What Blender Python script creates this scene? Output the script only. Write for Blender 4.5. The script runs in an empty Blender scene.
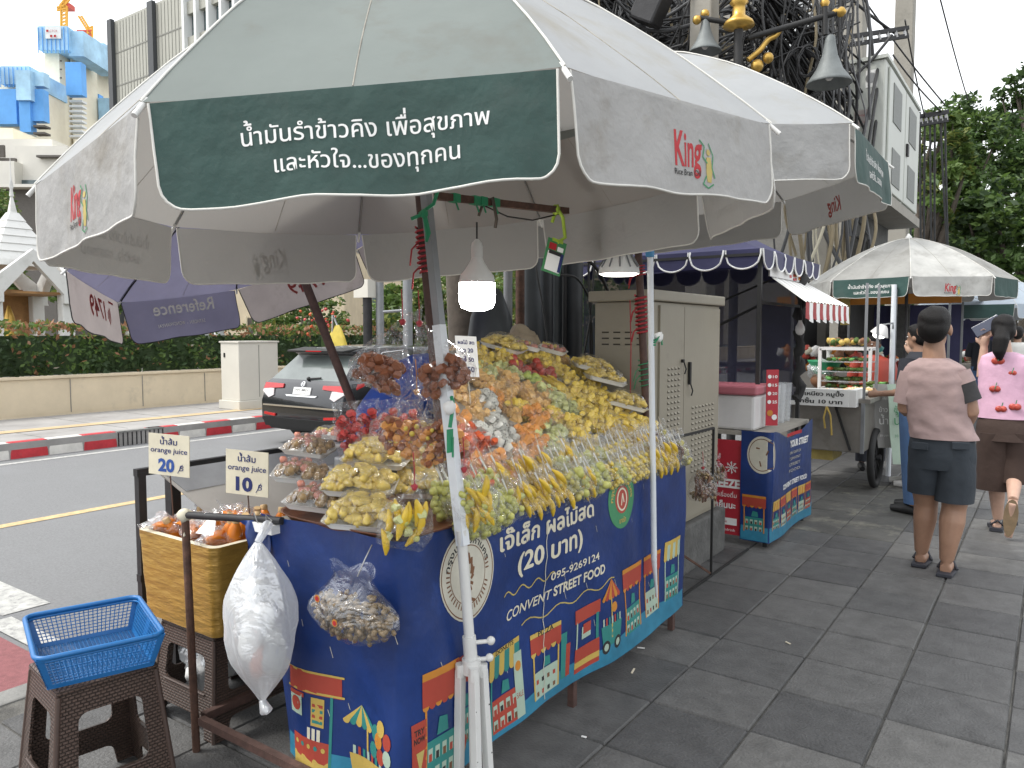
import bpy, math, random
from mathutils import Vector, Matrix, noise
from mathutils.geometry import delaunay_2d_cdt
R = random.Random(7)
SC = bpy.context.scene
COL = SC.collection
PI = math.pi
# ---------------------------------------------------------------- camera model (used to read metres off the photograph)
F = 769.0; PT = math.atan(51/769); YAW = math.radians(35.167); H = 1.5
def ray(px, py):
    x = (px-512)/F; y = -(py-384)/F
    fw = math.cos(PT)+y*math.sin(PT); up = -math.sin(PT)+y*math.cos(PT)
    s, c = math.sin(YAW), math.cos(YAW)
    return Vector((-s*fw+c*x, c*fw+s*x, up))
def G(px, py, z=0.0):
    d = ray(px, py); t = (z-H)/d.z; return Vector((d.x*t, d.y*t, z))
def AX(px, py, X):
    d = ray(px, py); t = X/d.x; return Vector((X, d.y*t, H+d.z*t))
def AY(px, py, Y):
    d = ray(px, py); t = Y/d.y; return Vector((d.x*t, Y, H+d.z*t))
def AD(px, py, D):            # at depth D along the view direction
    d = ray(px, py); s, c = math.sin(YAW), math.cos(YAW)
    t = D/(-s*d.x+c*d.y); return Vector((d.x*t, d.y*t, H+d.z*t))
# ---------------------------------------------------------------- materials
MATS = {}
def mat(name, col, rough=0.6, metal=0.0, var=0.12, vs=8.0, bump=0.0, bs=60.0, alpha=1.0, trans=0.0, emit=0.0,
        spec=0.5, dirt=None, dirt_s=3.0, dirt_lo=0.5, coat=0.0, stretch=None, col2=None):
    m = bpy.data.materials.new(name); m.use_nodes = True; MATS[name] = m
    nt = m.node_tree; N = nt.nodes; L = nt.links; N.clear()
    out = N.new('ShaderNodeOutputMaterial'); b = N.new('ShaderNodeBsdfPrincipled')
    tc = N.new('ShaderNodeTexCoord'); vec = tc.outputs['Object']
    if stretch:
        mp = N.new('ShaderNodeMapping'); mp.inputs['Scale'].default_value = stretch
        L.new(vec, mp.inputs['Vector']); vec = mp.outputs['Vector']
    b.inputs['Roughness'].default_value = rough; b.inputs['Metallic'].default_value = metal
    b.inputs['Specular IOR Level'].default_value = spec; b.inputs['Coat Weight'].default_value = coat
    c = list(col)+[1]
    colout = None
    if var > 0:
        n = N.new('ShaderNodeTexNoise'); n.inputs['Scale'].default_value = vs; n.inputs['Detail'].default_value = 6
        n.inputs['Roughness'].default_value = 0.65
        L.new(vec, n.inputs['Vector'])
        r = N.new('ShaderNodeValToRGB'); r.color_ramp.elements[0].position = 0.3; r.color_ramp.elements[1].position = 0.7
        c2 = list(col2)+[1] if col2 else [min(1, x*(1+var)) for x in col]+[1]
        c1 = c if col2 else [x*(1-var) for x in col]+[1]
        r.color_ramp.elements[0].color = c1; r.color_ramp.elements[1].color = c2
        L.new(n.outputs['Fac'], r.inputs['Fac']); colout = r.outputs['Color']
    if dirt:
        n2 = N.new('ShaderNodeTexNoise'); n2.inputs['Scale'].default_value = dirt_s; n2.inputs['Detail'].default_value = 8
        n2.inputs['Roughness'].default_value = 0.7; L.new(vec, n2.inputs['Vector'])
        r2 = N.new('ShaderNodeValToRGB'); r2.color_ramp.elements[0].position = dirt_lo; r2.color_ramp.elements[1].position = dirt_lo+0.22
        L.new(n2.outputs['Fac'], r2.inputs['Fac'])
        mx = N.new('ShaderNodeMixRGB'); L.new(r2.outputs['Color'], mx.inputs['Fac'])
        if colout: L.new(colout, mx.inputs['Color1'])
        else: mx.inputs['Color1'].default_value = c
        mx.inputs['Color2'].default_value = list(dirt)+[1]; colout = mx.outputs['Color']
    if colout: L.new(colout, b.inputs['Base Color'])
    else: b.inputs['Base Color'].default_value = c
    if bump > 0:
        n3 = N.new('ShaderNodeTexNoise'); n3.inputs['Scale'].default_value = bs; n3.inputs['Detail'].default_value = 5
        L.new(vec, n3.inputs['Vector'])
        bp = N.new('ShaderNodeBump'); bp.inputs['Strength'].default_value = bump; bp.inputs['Distance'].default_value = 0.01
        L.new(n3.outputs['Fac'], bp.inputs['Height']); L.new(bp.outputs['Normal'], b.inputs['Normal'])
    if emit > 0:
        b.inputs['Emission Color'].default_value = c; b.inputs['Emission Strength'].default_value = emit
    sh = b.outputs['BSDF']
    if trans > 0:
        t = N.new('ShaderNodeBsdfTranslucent')
        if colout: L.new(colout, t.inputs['Color'])
        else: t.inputs['Color'].default_value = c
        ms = N.new('ShaderNodeMixShader'); ms.inputs['Fac'].default_value = trans
        L.new(sh, ms.inputs[1]); L.new(t.outputs[0], ms.inputs[2]); sh = ms.outputs[0]
    if alpha < 1:
        t = N.new('ShaderNodeBsdfTransparent'); ms = N.new('ShaderNodeMixShader'); ms.inputs['Fac'].default_value = alpha
        L.new(t.outputs[0], ms.inputs[1]); L.new(sh, ms.inputs[2]); sh = ms.outputs[0]
    L.new(sh, out.inputs['Surface'])
    return m
def plastic(name, base, wrink=0.35, tint=(1, 1, 1), hi=0.55, bs=45, white=0.0):
    """thin clear film: mostly see-through, creases catch the light"""
    m = bpy.data.materials.new(name); m.use_nodes = True; MATS[name] = m
    nt = m.node_tree; N = nt.nodes; L = nt.links; N.clear()
    out = N.new('ShaderNodeOutputMaterial')
    tc = N.new('ShaderNodeTexCoord'); n = N.new('ShaderNodeTexNoise'); n.inputs['Scale'].default_value = bs; n.inputs['Detail'].default_value = 3
    n.inputs['Distortion'].default_value = 1.2
    L.new(tc.outputs['Object'], n.inputs['Vector'])
    bp = N.new('ShaderNodeBump'); bp.inputs['Strength'].default_value = wrink; bp.inputs['Distance'].default_value = 0.02
    L.new(n.outputs['Fac'], bp.inputs['Height'])
    g = N.new('ShaderNodeBsdfGlossy'); g.inputs['Roughness'].default_value = 0.10; g.inputs['Color'].default_value = (0.95, 0.97, 1, 1)
    L.new(bp.outputs['Normal'], g.inputs['Normal'])
    d = N.new('ShaderNodeBsdfDiffuse'); d.inputs['Color'].default_value = (0.8, 0.82, 0.84, 1)
    tl = N.new('ShaderNodeBsdfTranslucent'); tl.inputs['Color'].default_value = (0.8, 0.82, 0.84, 1)
    dm = N.new('ShaderNodeMixShader'); dm.inputs['Fac'].default_value = 0.5; L.new(d.outputs[0], dm.inputs[1]); L.new(tl.outputs[0], dm.inputs[2])
    gm = N.new('ShaderNodeMixShader'); gm.inputs['Fac'].default_value = 0.06+white*0.84; L.new(g.outputs[0], gm.inputs[1]); L.new(dm.outputs[0], gm.inputs[2])
    t = N.new('ShaderNodeBsdfTransparent'); t.inputs['Color'].default_value = list(tint)+[1]
    lw = N.new('ShaderNodeLayerWeight'); lw.inputs['Blend'].default_value = 0.35; L.new(bp.outputs['Normal'], lw.inputs['Normal'])
    mr = N.new('ShaderNodeMapRange'); mr.inputs['To Min'].default_value = base; mr.inputs['To Max'].default_value = hi
    L.new(lw.outputs['Facing'], mr.inputs['Value'])
    ms = N.new('ShaderNodeMixShader'); L.new(mr.outputs['Result'], ms.inputs['Fac'])
    L.new(t.outputs[0], ms.inputs[1]); L.new(gm.outputs[0], ms.inputs[2]); L.new(ms.outputs[0], out.inputs['Surface'])
    return m
# ---------------------------------------------------------------- tagging and objects
BASE = {}
def tag(o, label=None, cat=None, group=None, kind=None):
    if label: o['label'] = label
    if cat: o['category'] = cat
    if group: o['group'] = group
    if kind: o['kind'] = kind
    return o
def thing(name, label, cat, loc=(0, 0, 0), group=None):
    o = bpy.data.objects.new(name, None); COL.objects.link(o); o.location = loc
    o.empty_display_size = 0.05
    BASE[o] = Vector(loc); tag(o, label, cat, group); return o
def copy_tree(o, parent=None):
    c = o.copy(); COL.objects.link(c); c.parent = parent
    for ch in o.children: copy_tree(ch, c)
    return c
def dup(root, loc, rot=(0, 0, 0), label=None, scale=None, group=None):
    c = copy_tree(root); c.location = loc; c.rotation_euler = rot
    if scale: c.scale = (scale,)*3 if not hasattr(scale, '__len__') else scale
    if label: c['label'] = label
    if group: c['group'] = group
    return c
class MB:
    def __init__(s): s.v = []; s.f = []; s.m = []; s.s = []; s.mn = []
    def mi(s, m):
        if m not in s.mn: s.mn.append(m)
        return s.mn.index(m)
    def add(s, vs, fs, m, smooth=False):
        k = len(s.v); s.v += [tuple(p) for p in vs]; i = s.mi(m)
        for f in fs: s.f.append(tuple(k+j for j in f)); s.m.append(i); s.s.append(smooth)
        return s
    def box(s, c, d, m, rz=0, M=None):
        hx, hy, hz = d[0]/2, d[1]/2, d[2]/2
        vs = [Vector((x*hx, y*hy, z*hz)) for x in (-1, 1) for y in (-1, 1) for z in (-1, 1)]
        if M is None: M = Matrix.Rotation(rz, 3, 'Z')
        vs = [M @ p + Vector(c) for p in vs]
        return s.add(vs, [(0, 1, 3, 2), (4, 6, 7, 5), (0, 4, 5, 1), (2, 3, 7, 6), (0, 2, 6, 4), (1, 5, 7, 3)], m)
    def bb(s, a, b, m): # box by two corners
        return s.box([(a[i]+b[i])/2 for i in range(3)], [abs(a[i]-b[i]) for i in range(3)], m)
    def hexa(s, bot, top, m):   # 4 bottom + 4 top points
        return s.add(list(bot)+list(top), [(3, 2, 1, 0), (4, 5, 6, 7), (0, 1, 5, 4), (1, 2, 6, 5), (2, 3, 7, 6), (3, 0, 4, 7)], m)
    def tube(s, pts, r, m, n=8, caps=True, smooth=True, sq=False):
        pts = [Vector(p) for p in pts]; K = len(pts)
        rr = r if hasattr(r, '__len__') else [r]*K
        vs = []; up = None
        for i, p in enumerate(pts):
            d = (pts[min(i+1, K-1)]-pts[max(i-1, 0)])
            if d.length < 1e-9: d = Vector((0, 0, 1))
            d.normalize()
            if up is None:
                up = Vector((0, 0, 1)) if abs(d.z) < 0.9 else Vector((0, 1, 0))
            a = up - d*up.dot(d)
            if a.length < 1e-6: a = d.orthogonal()
            a.normalize(); b = d.cross(a); up = a
            for k in range(n):
                t = 2*PI*k/n + (PI/4 if sq else 0)
                vs.append(p+(a*math.cos(t)+b*math.sin(t))*rr[i]*(1.414 if sq else 1))
        fs = [(i*n+k, i*n+(k+1) % n, (i+1)*n+(k+1) % n, (i+1)*n+k) for i in range(K-1) for k in range(n)]
        s.add(vs, fs, m, smooth and not sq)
        if caps:
            s.add(vs[:n], [tuple(range(n-1, -1, -1))], m); s.add(vs[-n:], [tuple(range(n))], m)
        return s
    def bar(s, a, b, w, m): return s.tube([a, b], w/2, m, n=4, sq=True)
    def lathe(s, prof, c, m, n=20, M=None, sx=1, sy=1, smooth=True, cap=True):
        c = Vector(c); vs = []
        for (r, z) in prof:
            for k in range(n):
                t = 2*PI*k/n; p = Vector((r*math.cos(t)*sx, r*math.sin(t)*sy, z))
                if M is not None: p = M @ p
                vs.append(p+c)
        K = len(prof)
        fs = [(i*n+k, i*n+(k+1) % n, (i+1)*n+(k+1) % n, (i+1)*n+k) for i in range(K-1) for k in range(n)]
        s.add(vs, fs, m, smooth)
        if cap: s.add(vs[:n], [tuple(range(n-1, -1, -1))], m); s.add(vs[-n:], [tuple(range(n))], m)
        return s
    def sph(s, c, r, m, nu=10, nv=7, M=None, rough=0.0, seed=0):
        r = r if hasattr(r, '__len__') else (r, r, r); c = Vector(c); vs = []
        for j in range(nv+1):
            a = -PI/2+PI*j/nv
            for i in range(nu):
                t = 2*PI*i/nu; q = Vector((math.cos(a)*math.cos(t), math.cos(a)*math.sin(t), math.sin(a)))
                k = 1+rough*noise.noise(q*1.7+Vector((seed, 0, seed*1.3))) if rough else 1
                p = Vector((q.x*r[0], q.y*r[1], q.z*r[2]))*k
                if M is not None: p = M @ p
                vs.append(p+c)
        fs = [(j*nu+i, j*nu+(i+1) % nu, (j+1)*nu+(i+1) % nu, (j+1)*nu+i) for j in range(nv) for i in range(nu)]
        return s.add(vs, fs, m, True)
    def grid(s, fn, nu, nv, m, smooth=True, u0=0, u1=1, v0=0, v1=1, flip=False):
        vs = [fn(u0+(u1-u0)*i/nu, v0+(v1-v0)*j/nv) for j in range(nv+1) for i in range(nu+1)]
        w = nu+1
        fs = [(j*w+i, j*w+i+1, (j+1)*w+i+1, (j+1)*w+i) for j in range(nv) for i in range(nu)]
        if flip: fs = [f[::-1] for f in fs]
        return s.add(vs, fs, m, smooth)
    def poly(s, pts2, fn, m, z=0.0):   # flat printed shape mapped on a surface
        h = getattr(fn, 'tess', 0)
        if h:
            x0 = min(p[0] for p in pts2); x1 = max(p[0] for p in pts2); y0 = min(p[1] for p in pts2); y1 = max(p[1] for p in pts2)
            if x1-x0 > h*1.2 or y1-y0 > h*1.2:
                n = len(pts2); P = []
                for i in range(n):
                    a, c = Vector(pts2[i]), Vector(pts2[(i+1) % n]); k = max(1, int((c-a).length/h))
                    P += [a.lerp(c, j/k) for j in range(k)]
                n = len(P); E = [(i, (i+1) % n) for i in range(n)]; g = []
                nx, ny = int((x1-x0)/h)+1, int((y1-y0)/h)+1
                for i in range(1, nx):
                    for j in range(1, ny): g.append(Vector((x0+(x1-x0)*i/nx+1e-5*j, y0+(y1-y0)*j/ny)))
                vo, eo, fo, a_, b_, c_ = delaunay_2d_cdt(P+g, [], [list(range(n))], 1, 1e-6)
                return s.add([fn(v.x, v.y, z) for v in vo], [tuple(f) for f in fo], m)
        return s.add([fn(x, y, z) for x, y in pts2], [tuple(range(len(pts2)))], m)
    def rect(s, x0, y0, x1, y1, fn, m, z=0.0, nx=1, ny=1):
        for i in range(nx):
            for j in range(ny):
                a = x0+(x1-x0)*i/nx; b = x0+(x1-x0)*(i+1)/nx; c = y0+(y1-y0)*j/ny; d = y0+(y1-y0)*(j+1)/ny
                s.poly([(a, c), (b, c), (b, d), (a, d)], fn, m, z)
        return s
    def disc(s, x, y, r, fn, m, z=0.0, n=24, ry=None, a0=0, a1=2*PI):
        ry = ry or r
        full = abs(a1-a0-2*PI) < 1e-6
        P = [(x+r*math.cos(a0+(a1-a0)*k/n), y+ry*math.sin(a0+(a1-a0)*k/n)) for k in range(n if full else n+1)]
        return s.poly(P, fn, m, z)
    def ring(s, x, y, r0, r1, fn, m, z=0.0, n=32, k=1.0):
        vs = []
        for i in range(n):
            t = 2*PI*i/n; vs.append(fn(x+r0*math.cos(t), y+k*r0*math.sin(t), z)); vs.append(fn(x+r1*math.cos(t), y+k*r1*math.sin(t), z))
        return s.add(vs, [(2*i, 2*i+1, (2*i+3) % (2*n), (2*i+2) % (2*n)) for i in range(n)], m)
    def stroke(s, pts, w, fn, m, z=0.0):
        for (a, b) in zip(pts[:-1], pts[1:]):
            dx, dy = b[0]-a[0], b[1]-a[1]; l = math.hypot(dx, dy) or 1; nx, ny = -dy/l*w/2, dx/l*w/2
            s.poly([(a[0]+nx, a[1]+ny), (a[0]-nx, a[1]-ny), (b[0]-nx, b[1]-ny), (b[0]+nx, b[1]+ny)], fn, m, z)
        return s
    def text(s, t, x, y, w, h, fn, m, z=0.0, bold=0.0, skew=0.0, align='C', mirror=False):
        """text fitted to width w (or cap height h if w is None), x/y = anchor (centre/left, baseline)"""
        thai = any('\u0e00' < ch < '\u0e7f' for ch in t)
        V, Fc = glyphs(t, 0.0 if thai else bold)
        if not V: return s
        if thai and bold > 0:       # heavier strokes: the same glyphs laid over themselves slightly shifted
            V0, F0 = list(V), list(Fc); V = []; Fc = []
            for dx, dy in ((-bold, 0), (bold, 0), (0, bold*.8), (0, -bold*.8)):
                k = len(V); V += [(a+dx, b+dy) for a, b in V0]; Fc += [tuple(k+j for j in f) for f in F0]
        x0 = min(p[0] for p in V); x1 = max(p[0] for p in V)
        k = (w/(x1-x0)) if w else h/0.72
        ky = h/0.72 if h else k
        ax = x-(x1-x0)*k/2 if align == 'C' else x
        q = random.Random(len(t)*13+1)
        out = []
        for (a, b) in V:
            X = (a-x0)*k+b*ky*skew; Y = b*ky
            if mirror: X = (x1-x0)*k-X
            out.append(fn(ax+X, y+Y, z+q.uniform(-.00035, .00035)))
        return s.add(out, Fc, m)
    def build(s, name, parent=None, loc=None, bevel=0, sub=0, remesh=0, smoothmod=0, disp=None):
        base = Vector((0, 0, 0))
        if parent is not None:
            q = parent
            while q.parent: q = q.parent
            base = BASE.get(q, Vector((0, 0, 0)))
        elif loc is not None: base = Vector(loc)
        me = bpy.data.meshes.new(name)
        me.from_pydata([tuple(Vector(p)-base) for p in s.v], [], s.f)
        for n in s.mn: me.materials.append(MATS[n])
        me.polygons.foreach_set('material_index', s.m); me.polygons.foreach_set('use_smooth', s.s)
        me.update()
        o = bpy.data.objects.new(name, me); COL.objects.link(o)
        if parent is not None: o.parent = parent
        else: o.location = base; BASE[o] = base
        if bevel:
            b = o.modifiers.new('bevel', 'BEVEL'); b.width = bevel; b.segments = 2; b.limit_method = 'ANGLE'; b.angle_limit = 0.7
        if remesh:
            r = o.modifiers.new('remesh', 'REMESH'); r.mode = 'VOXEL'; r.voxel_size = remesh; r.use_smooth_shade = True
        if smoothmod:
            r = o.modifiers.new('smooth', 'SMOOTH'); r.iterations = smoothmod; r.factor = 0.5
        if sub:
            r = o.modifiers.new('subd', 'SUBSURF'); r.levels = sub; r.render_levels = sub
        return o
GC = {}
TONE = '\u0e48\u0e49\u0e4a\u0e4b\u0e4c'; UPV = '\u0e34\u0e35\u0e36\u0e37\u0e31\u0e33\u0e4d'
def _mesh(t, bold):
    k = (t, bold)
    if k in GC: return GC[k]
    c = bpy.data.curves.new('glyph_tmp', 'FONT'); c.body = t; c.size = 1; c.offset = bold; c.resolution_u = 3
    o = bpy.data.objects.new('glyph_tmp', c); COL.objects.link(o)
    dg = bpy.context.evaluated_depsgraph_get(); dg.update()
    me = o.evaluated_get(dg).to_mesh()
    v = [(p.co.x, p.co.y) for p in me.vertices]; f = [tuple(p.vertices) for p in me.polygons]
    o.evaluated_get(dg).to_mesh_clear(); bpy.data.objects.remove(o); bpy.data.curves.remove(c)
    GC[k] = (v, f); return GC[k]
def glyphs(t, bold=0.0):
    base = ''; marks = []
    for i, ch in enumerate(t):
        if ch in TONE and ((i > 0 and t[i-1] in UPV) or (i+1 < len(t) and t[i+1] in UPV)): marks.append((base, ch)); continue
        base += ch
    v, f = _mesh(base, bold); v = list(v); f = list(f)
    for pre, ch in marks:
        adv = max(p[0] for p in _mesh(pre+'|', 0)[0])-max(p[0] for p in _mesh('|', 0)[0]); v2, f2 = _mesh(ch, 0)
        k = len(v); v += [(x+adv, y+0.19) for x, y in v2]
        f += [tuple(k+j for j in q) for q in f2]
    return v, f
def plane_fn(o, ux, uy):
    o = Vector(o); ux = Vector(ux).normalized(); uy = Vector(uy).normalized(); n = ux.cross(uy)
    return lambda x, y, z=0.0: o+ux*x+uy*y+n*z
def sm(t): return t*t*(3-2*t)
def rr(a, b): return R.uniform(a, b)
EXPO = 0.70
# ---------------------------------------------------------------- world, sun
W = bpy.data.worlds.new("World"); SC.world = W; W.use_nodes = True
nt = W.node_tree; nt.nodes.clear()
wo = nt.nodes.new('ShaderNodeOutputWorld'); bg = nt.nodes.new('ShaderNodeBackground')
sk = nt.nodes.new('ShaderNodeTexSky'); sk.sky_type = 'NISHITA'; sk.sun_disc = False
SUN_EL, SUN_AZ = math.radians(56), math.radians(228)      # azimuth clockwise from +Y
sk.sun_elevation = SUN_EL; sk.sun_rotation = SUN_AZ; sk.dust_density = 6; sk.air_density = 1.6; sk.ozone_density = 1
hs = nt.nodes.new('ShaderNodeHueSaturation'); hs.inputs['Saturation'].default_value = 0.22
mxw = nt.nodes.new('ShaderNodeMixRGB'); mxw.inputs['Fac'].default_value = 0.55; mxw.inputs['Color2'].default_value = (11.5, 11.8, 12.2, 1)
nt.links.new(sk.outputs[0], hs.inputs['Color']); nt.links.new(hs.outputs[0], mxw.inputs['Color1'])
nt.links.new(mxw.outputs[0], bg.inputs['Color']); bg.inputs['Strength'].default_value = 0.13
nt.links.new(bg.outputs[0], wo.inputs['Surface'])
sd = bpy.data.lights.new('sun', 'SUN'); sd.energy = 1.5; sd.angle = math.radians(12); sd.color = (1, 0.96, 0.89)
so = bpy.data.objects.new('sun', sd); COL.objects.link(so)
sdir = Vector((math.sin(SUN_AZ)*math.cos(SUN_EL), math.cos(SUN_AZ)*math.cos(SUN_EL), math.sin(SUN_EL)))
so.rotation_euler = sdir.to_track_quat('Z', 'Y').to_euler()
# ---------------------------------------------------------------- materials
mat('asphalt', (.175, .178, .182), .85, var=.18, vs=60, bump=.5, bs=220, dirt=(.19, .195, .20), dirt_s=1.2, dirt_lo=.5)
mat('road_yellow', (.48, .36, .19), .8, var=.25, vs=20, bump=.3, bs=150)
mat('road_white', (.42, .42, .40), .8, var=.2, vs=12, bump=.4, bs=150, dirt=(.20, .20, .20), dirt_s=25, dirt_lo=.48)
mat('road_red', (.22, .08, .085), .85, var=.2, vs=30, bump=.4, bs=200)
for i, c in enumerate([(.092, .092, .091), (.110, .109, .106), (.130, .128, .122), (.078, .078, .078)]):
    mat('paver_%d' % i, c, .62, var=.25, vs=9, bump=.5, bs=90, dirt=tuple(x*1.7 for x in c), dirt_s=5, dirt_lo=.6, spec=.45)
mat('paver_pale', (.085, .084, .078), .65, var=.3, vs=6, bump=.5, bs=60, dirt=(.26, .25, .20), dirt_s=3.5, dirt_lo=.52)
mat('grout', (.16, .155, .14), .95, var=.5, vs=5, bump=.6, bs=90, col2=(.03, .03, .03))
mat('kerb_white', (.62, .60, .56), .8, var=.15, vs=7, dirt=(.3, .28, .25), dirt_s=5, dirt_lo=.56)
mat('kerb_red', (.46, .03, .04), .7, var=.25, vs=7, dirt=(.25, .09, .08), dirt_s=8, dirt_lo=.6)
mat('kerb_grey', (.20, .20, .19), .85, var=.2, vs=8, bump=.4)
mat('far_paving', (.30, .29, .28), .85, var=.15, vs=2, dirt=(.22, .21, .2), dirt_s=1.5)
mat('far_paving_tan', (.45, .34, .2), .85, var=.15, vs=3)
mat('wall_tan', (.60, .51, .37), .9, var=.10, vs=1.5, dirt=(.38, .34, .27), dirt_s=1.4, dirt_lo=.6, bump=.2, bs=20)
mat('black_iron', (.015, .015, .015), .6, var=.3)
mat('dark_iron', (.03, .03, .032), .5, metal=.4, var=.3, bump=.15)
mat('rust', (.09, .045, .03), .8, var=.4, vs=25, bump=.3, dirt=(.04, .025, .02), dirt_s=12)
mat('rust_brown', (.075, .04, .032), .7, var=.35, vs=25, bump=.2)
mat('white_paint', (.62, .62, .60), .45, var=.06, vs=8, dirt=(.28, .22, .16), dirt_s=18, dirt_lo=.66)
mat('pvc_white', (.66, .69, .72), .4, var=.05, dirt=(.45, .45, .43), dirt_s=14, dirt_lo=.6)
mat('canopy_green', (.19, .222, .212), .85, var=.08, vs=3, trans=.30, bump=.5, bs=7, dirt=(.15, .145, .125), dirt_s=2.6, dirt_lo=.50)
mat('canopy_white', (.39, .405, .415), .85, var=.06, vs=3, trans=.30, bump=.5, bs=7, dirt=(.33, .315, .27), dirt_s=2.8, dirt_lo=.50)
mat('valance_green', (.022, .066, .058), .75, var=.16, vs=5, trans=.12, bump=.8, bs=14, dirt=(.045, .075, .068), dirt_s=4, dirt_lo=.55)
mat('valance_white', (.41, .41, .405), .85, var=.08, vs=6, trans=.28, bump=1.0, bs=16, dirt=(.29, .275, .245), dirt_s=5, dirt_lo=.50)
mat('piping', (.62, .61, .57), .8, var=.1)
mat('canopy_purple', (.165, .16, .235), .85, var=.1, vs=4, trans=.38, bump=.4, bs=10, dirt=(.17, .16, .22), dirt_s=5, dirt_lo=.56)
mat('valance_pinkish', (.50, .45, .43), .85, var=.08, vs=6, trans=.35, bump=.4, bs=12, dirt=(.36, .31, .28), dirt_s=5, dirt_lo=.56)
mat('canopy_paleblue', (.50, .57, .64), .8, var=.06, vs=3, trans=.3, bump=.2, bs=12)
mat('ink_white', (.78, .78, .76), .7, var=.05)
mat('ink_red', (.38, .014, .02), .7, var=.1)
mat('ink_faint_red', (.50, .13, .12), .7, var=.1, trans=.6); mat('ink_print', (.88, .86, .78), .7, var=.02)
mat('ink_black', (.02, .02, .02), .7, var=0)
mat('ink_gold', (.42, .33, .10), .7, var=.2)
mat('ink_green', (.05, .22, .10), .7, var=.2)
mat('ink_blue', (.018, .07, .28), .6, var=.2)
mat('ink_navy', (.01, .02, .12), .6, var=.2)
mat('ink_cream', (.62, .58, .45), .7, var=.1)
mat('steel', (.35, .35, .35), .35, metal=.8, var=.1)
mat('grey_metal', (.25, .26, .27), .5, metal=.5, var=.1)
mat('dark_fabric', (.03, .03, .03), .9)
mat('red_tape', (.35, .03, .04), .7)
mat('green_tape', (.03, .30, .14), .5, trans=.2)
mat('lime_rope', (.30, .42, .04), .6)
mat('blue_tape', (.05, .22, .42), .6)
# ---------------------------------------------------------------- ground, road, pavements
KX = -3.57           # near kerb line
FX = -10.88          # far kerb line
ZR = -0.12
def flat(name, x0, y0, x1, y1, z, m, pts=None):
    b = MB(); P = pts or [(x0, y0), (x1, y0), (x1, y1), (x0, y1)]
    b.add([(x, y, z) for x, y in P], [tuple(range(len(P)))], m)
    o = b.build(name); tag(o, kind='structure'); return o
mat('earth', (.12, .11, .09), .95, var=.2, vs=.5)
flat('ground', -900, -400, 900, 1500, -0.145, 'earth')
flat('road', FX-.02, -40, KX+.02, 300, ZR, 'asphalt')
flat('centre_line', -7.22, -40, -7.09, 300, ZR+.004, 'road_yellow')
flat('edge_line', FX+.30, -40, FX+.41, 300, ZR+.004, 'road_white')
flat('crossing_red', -4.62, -3, -3.66, 1.78, ZR+.004, 'road_red', [(-4.8, -3), (-3.60, -3), (-3.60, 1.70), (-4.8, 1.70)])
flat('crossing_border', -4.75, 1.7, -3.8, 1.95, ZR+.008, 'road_white', [(-4.8, 1.73), (-3.95, 1.73), (-3.95, 1.86), (-4.8, 1.86)])
flat('crossing_stripe', -5.5, 1.8, -4.9, 2.15, ZR+.004, 'road_white', [(-7, 1.84), (-4.87, 1.84), (-4.87, 2.10), (-7, 2.10)])
b = MB()
b.bb((KX-.0, -40, -.2), (KX+.14, 300, -.003), 'kerb_grey'); tag(b.build('near_kerb', bevel=.01), kind='structure')
b = MB(); b.add([(KX+.14, -40, -.012), (9, -40, -.012), (9, 300, -.012), (KX+.14, 300, -.012)], [(0, 1, 2, 3)], 'grout')
tag(b.build('paving_bed'), kind='structure')
b = MB(); q = random.Random(3)
xs = [-0.09+0.4*k for k in range(-8, 16)]
def tile(x0, x1, y0, y1, m):
    g = .0032; z = q.uniform(-.003, .0015); tx = q.uniform(-.004, .004); ty = q.uniform(-.004, .004); e = .006
    cx, cy = (x0+x1)/2, (y0+y1)/2
    def P(x, y, dz): return (x, y, z+dz+(x-cx)*tx+(y-cy)*ty)
    X0, X1, Y0, Y1 = x0+g, x1-g, y0+g, y1-g
    vs = [P(X0, Y0, -.009), P(X1, Y0, -.009), P(X1, Y1, -.009), P(X0, Y1, -.009), P(X0+e, Y0+e, 0), P(X1-e, Y0+e, 0), P(X1-e, Y1-e, 0), P(X0+e, Y1-e, 0)]
    b.add(vs, [(4, 5, 6, 7), (0, 1, 5, 4), (1, 2, 6, 5), (2, 3, 7, 6), (3, 0, 4, 7)], m)
for i in range(len(xs)-1):
    x0, x1 = xs[i], xs[i+1]
    if x0 < KX+.14: x0 = max(x0, KX+.14)
    if x1 <= KX+.16: continue
    off = 0.0 if i % 2 else 0.0
    for j in range(-8, 80):
        y0 = j*.4+.02; 
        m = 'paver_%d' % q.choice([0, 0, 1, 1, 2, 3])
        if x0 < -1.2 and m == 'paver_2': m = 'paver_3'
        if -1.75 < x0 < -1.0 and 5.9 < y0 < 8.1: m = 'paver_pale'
        tile(x0, x1, y0, y0+.4, m)
tag(b.build('pavement'), kind='structure')
flat('pavement_far', KX+.14, 32.02, 9, 300, -.002, 'paver_1')
# gritty seam next to the last visible slab row
# far side
b = MB(); b.bb((FX-.02, -40, -.2), (-14.05, 300, .085), 'far_paving'); tag(b.build('far_pavement'), kind='structure')
b = MB(); b.add([(-12.3, -40, .0925), (-12.0, -40, .0925), (-12.0, 300, .0925), (-12.3, 300, .0925)], [(0, 1, 2, 3)], 'far_paving_tan')
for y in range(-10, 60):
    b.bb((-13.9, y*1.2, .080), (FX-.35, y*1.2+.012, .0885), 'kerb_grey')
tag(b.build('tactile_strip'), kind='structure')
b = MB()
def yk(px): 
    d = ray(px, 440); t = FX/d.x; return d.y*t
reds = [(10, 49), (84, 118), (150, 180), (207, 233), (257, 279)]
edges = [-40]; 
cuts = []
for a, c in reds: cuts += [(yk(a), yk(c))]
y = -40; L_ = 0
segs = []
yy = cuts[0][0]-1.05*2
ylist = []
t = cuts[0][0]
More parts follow.
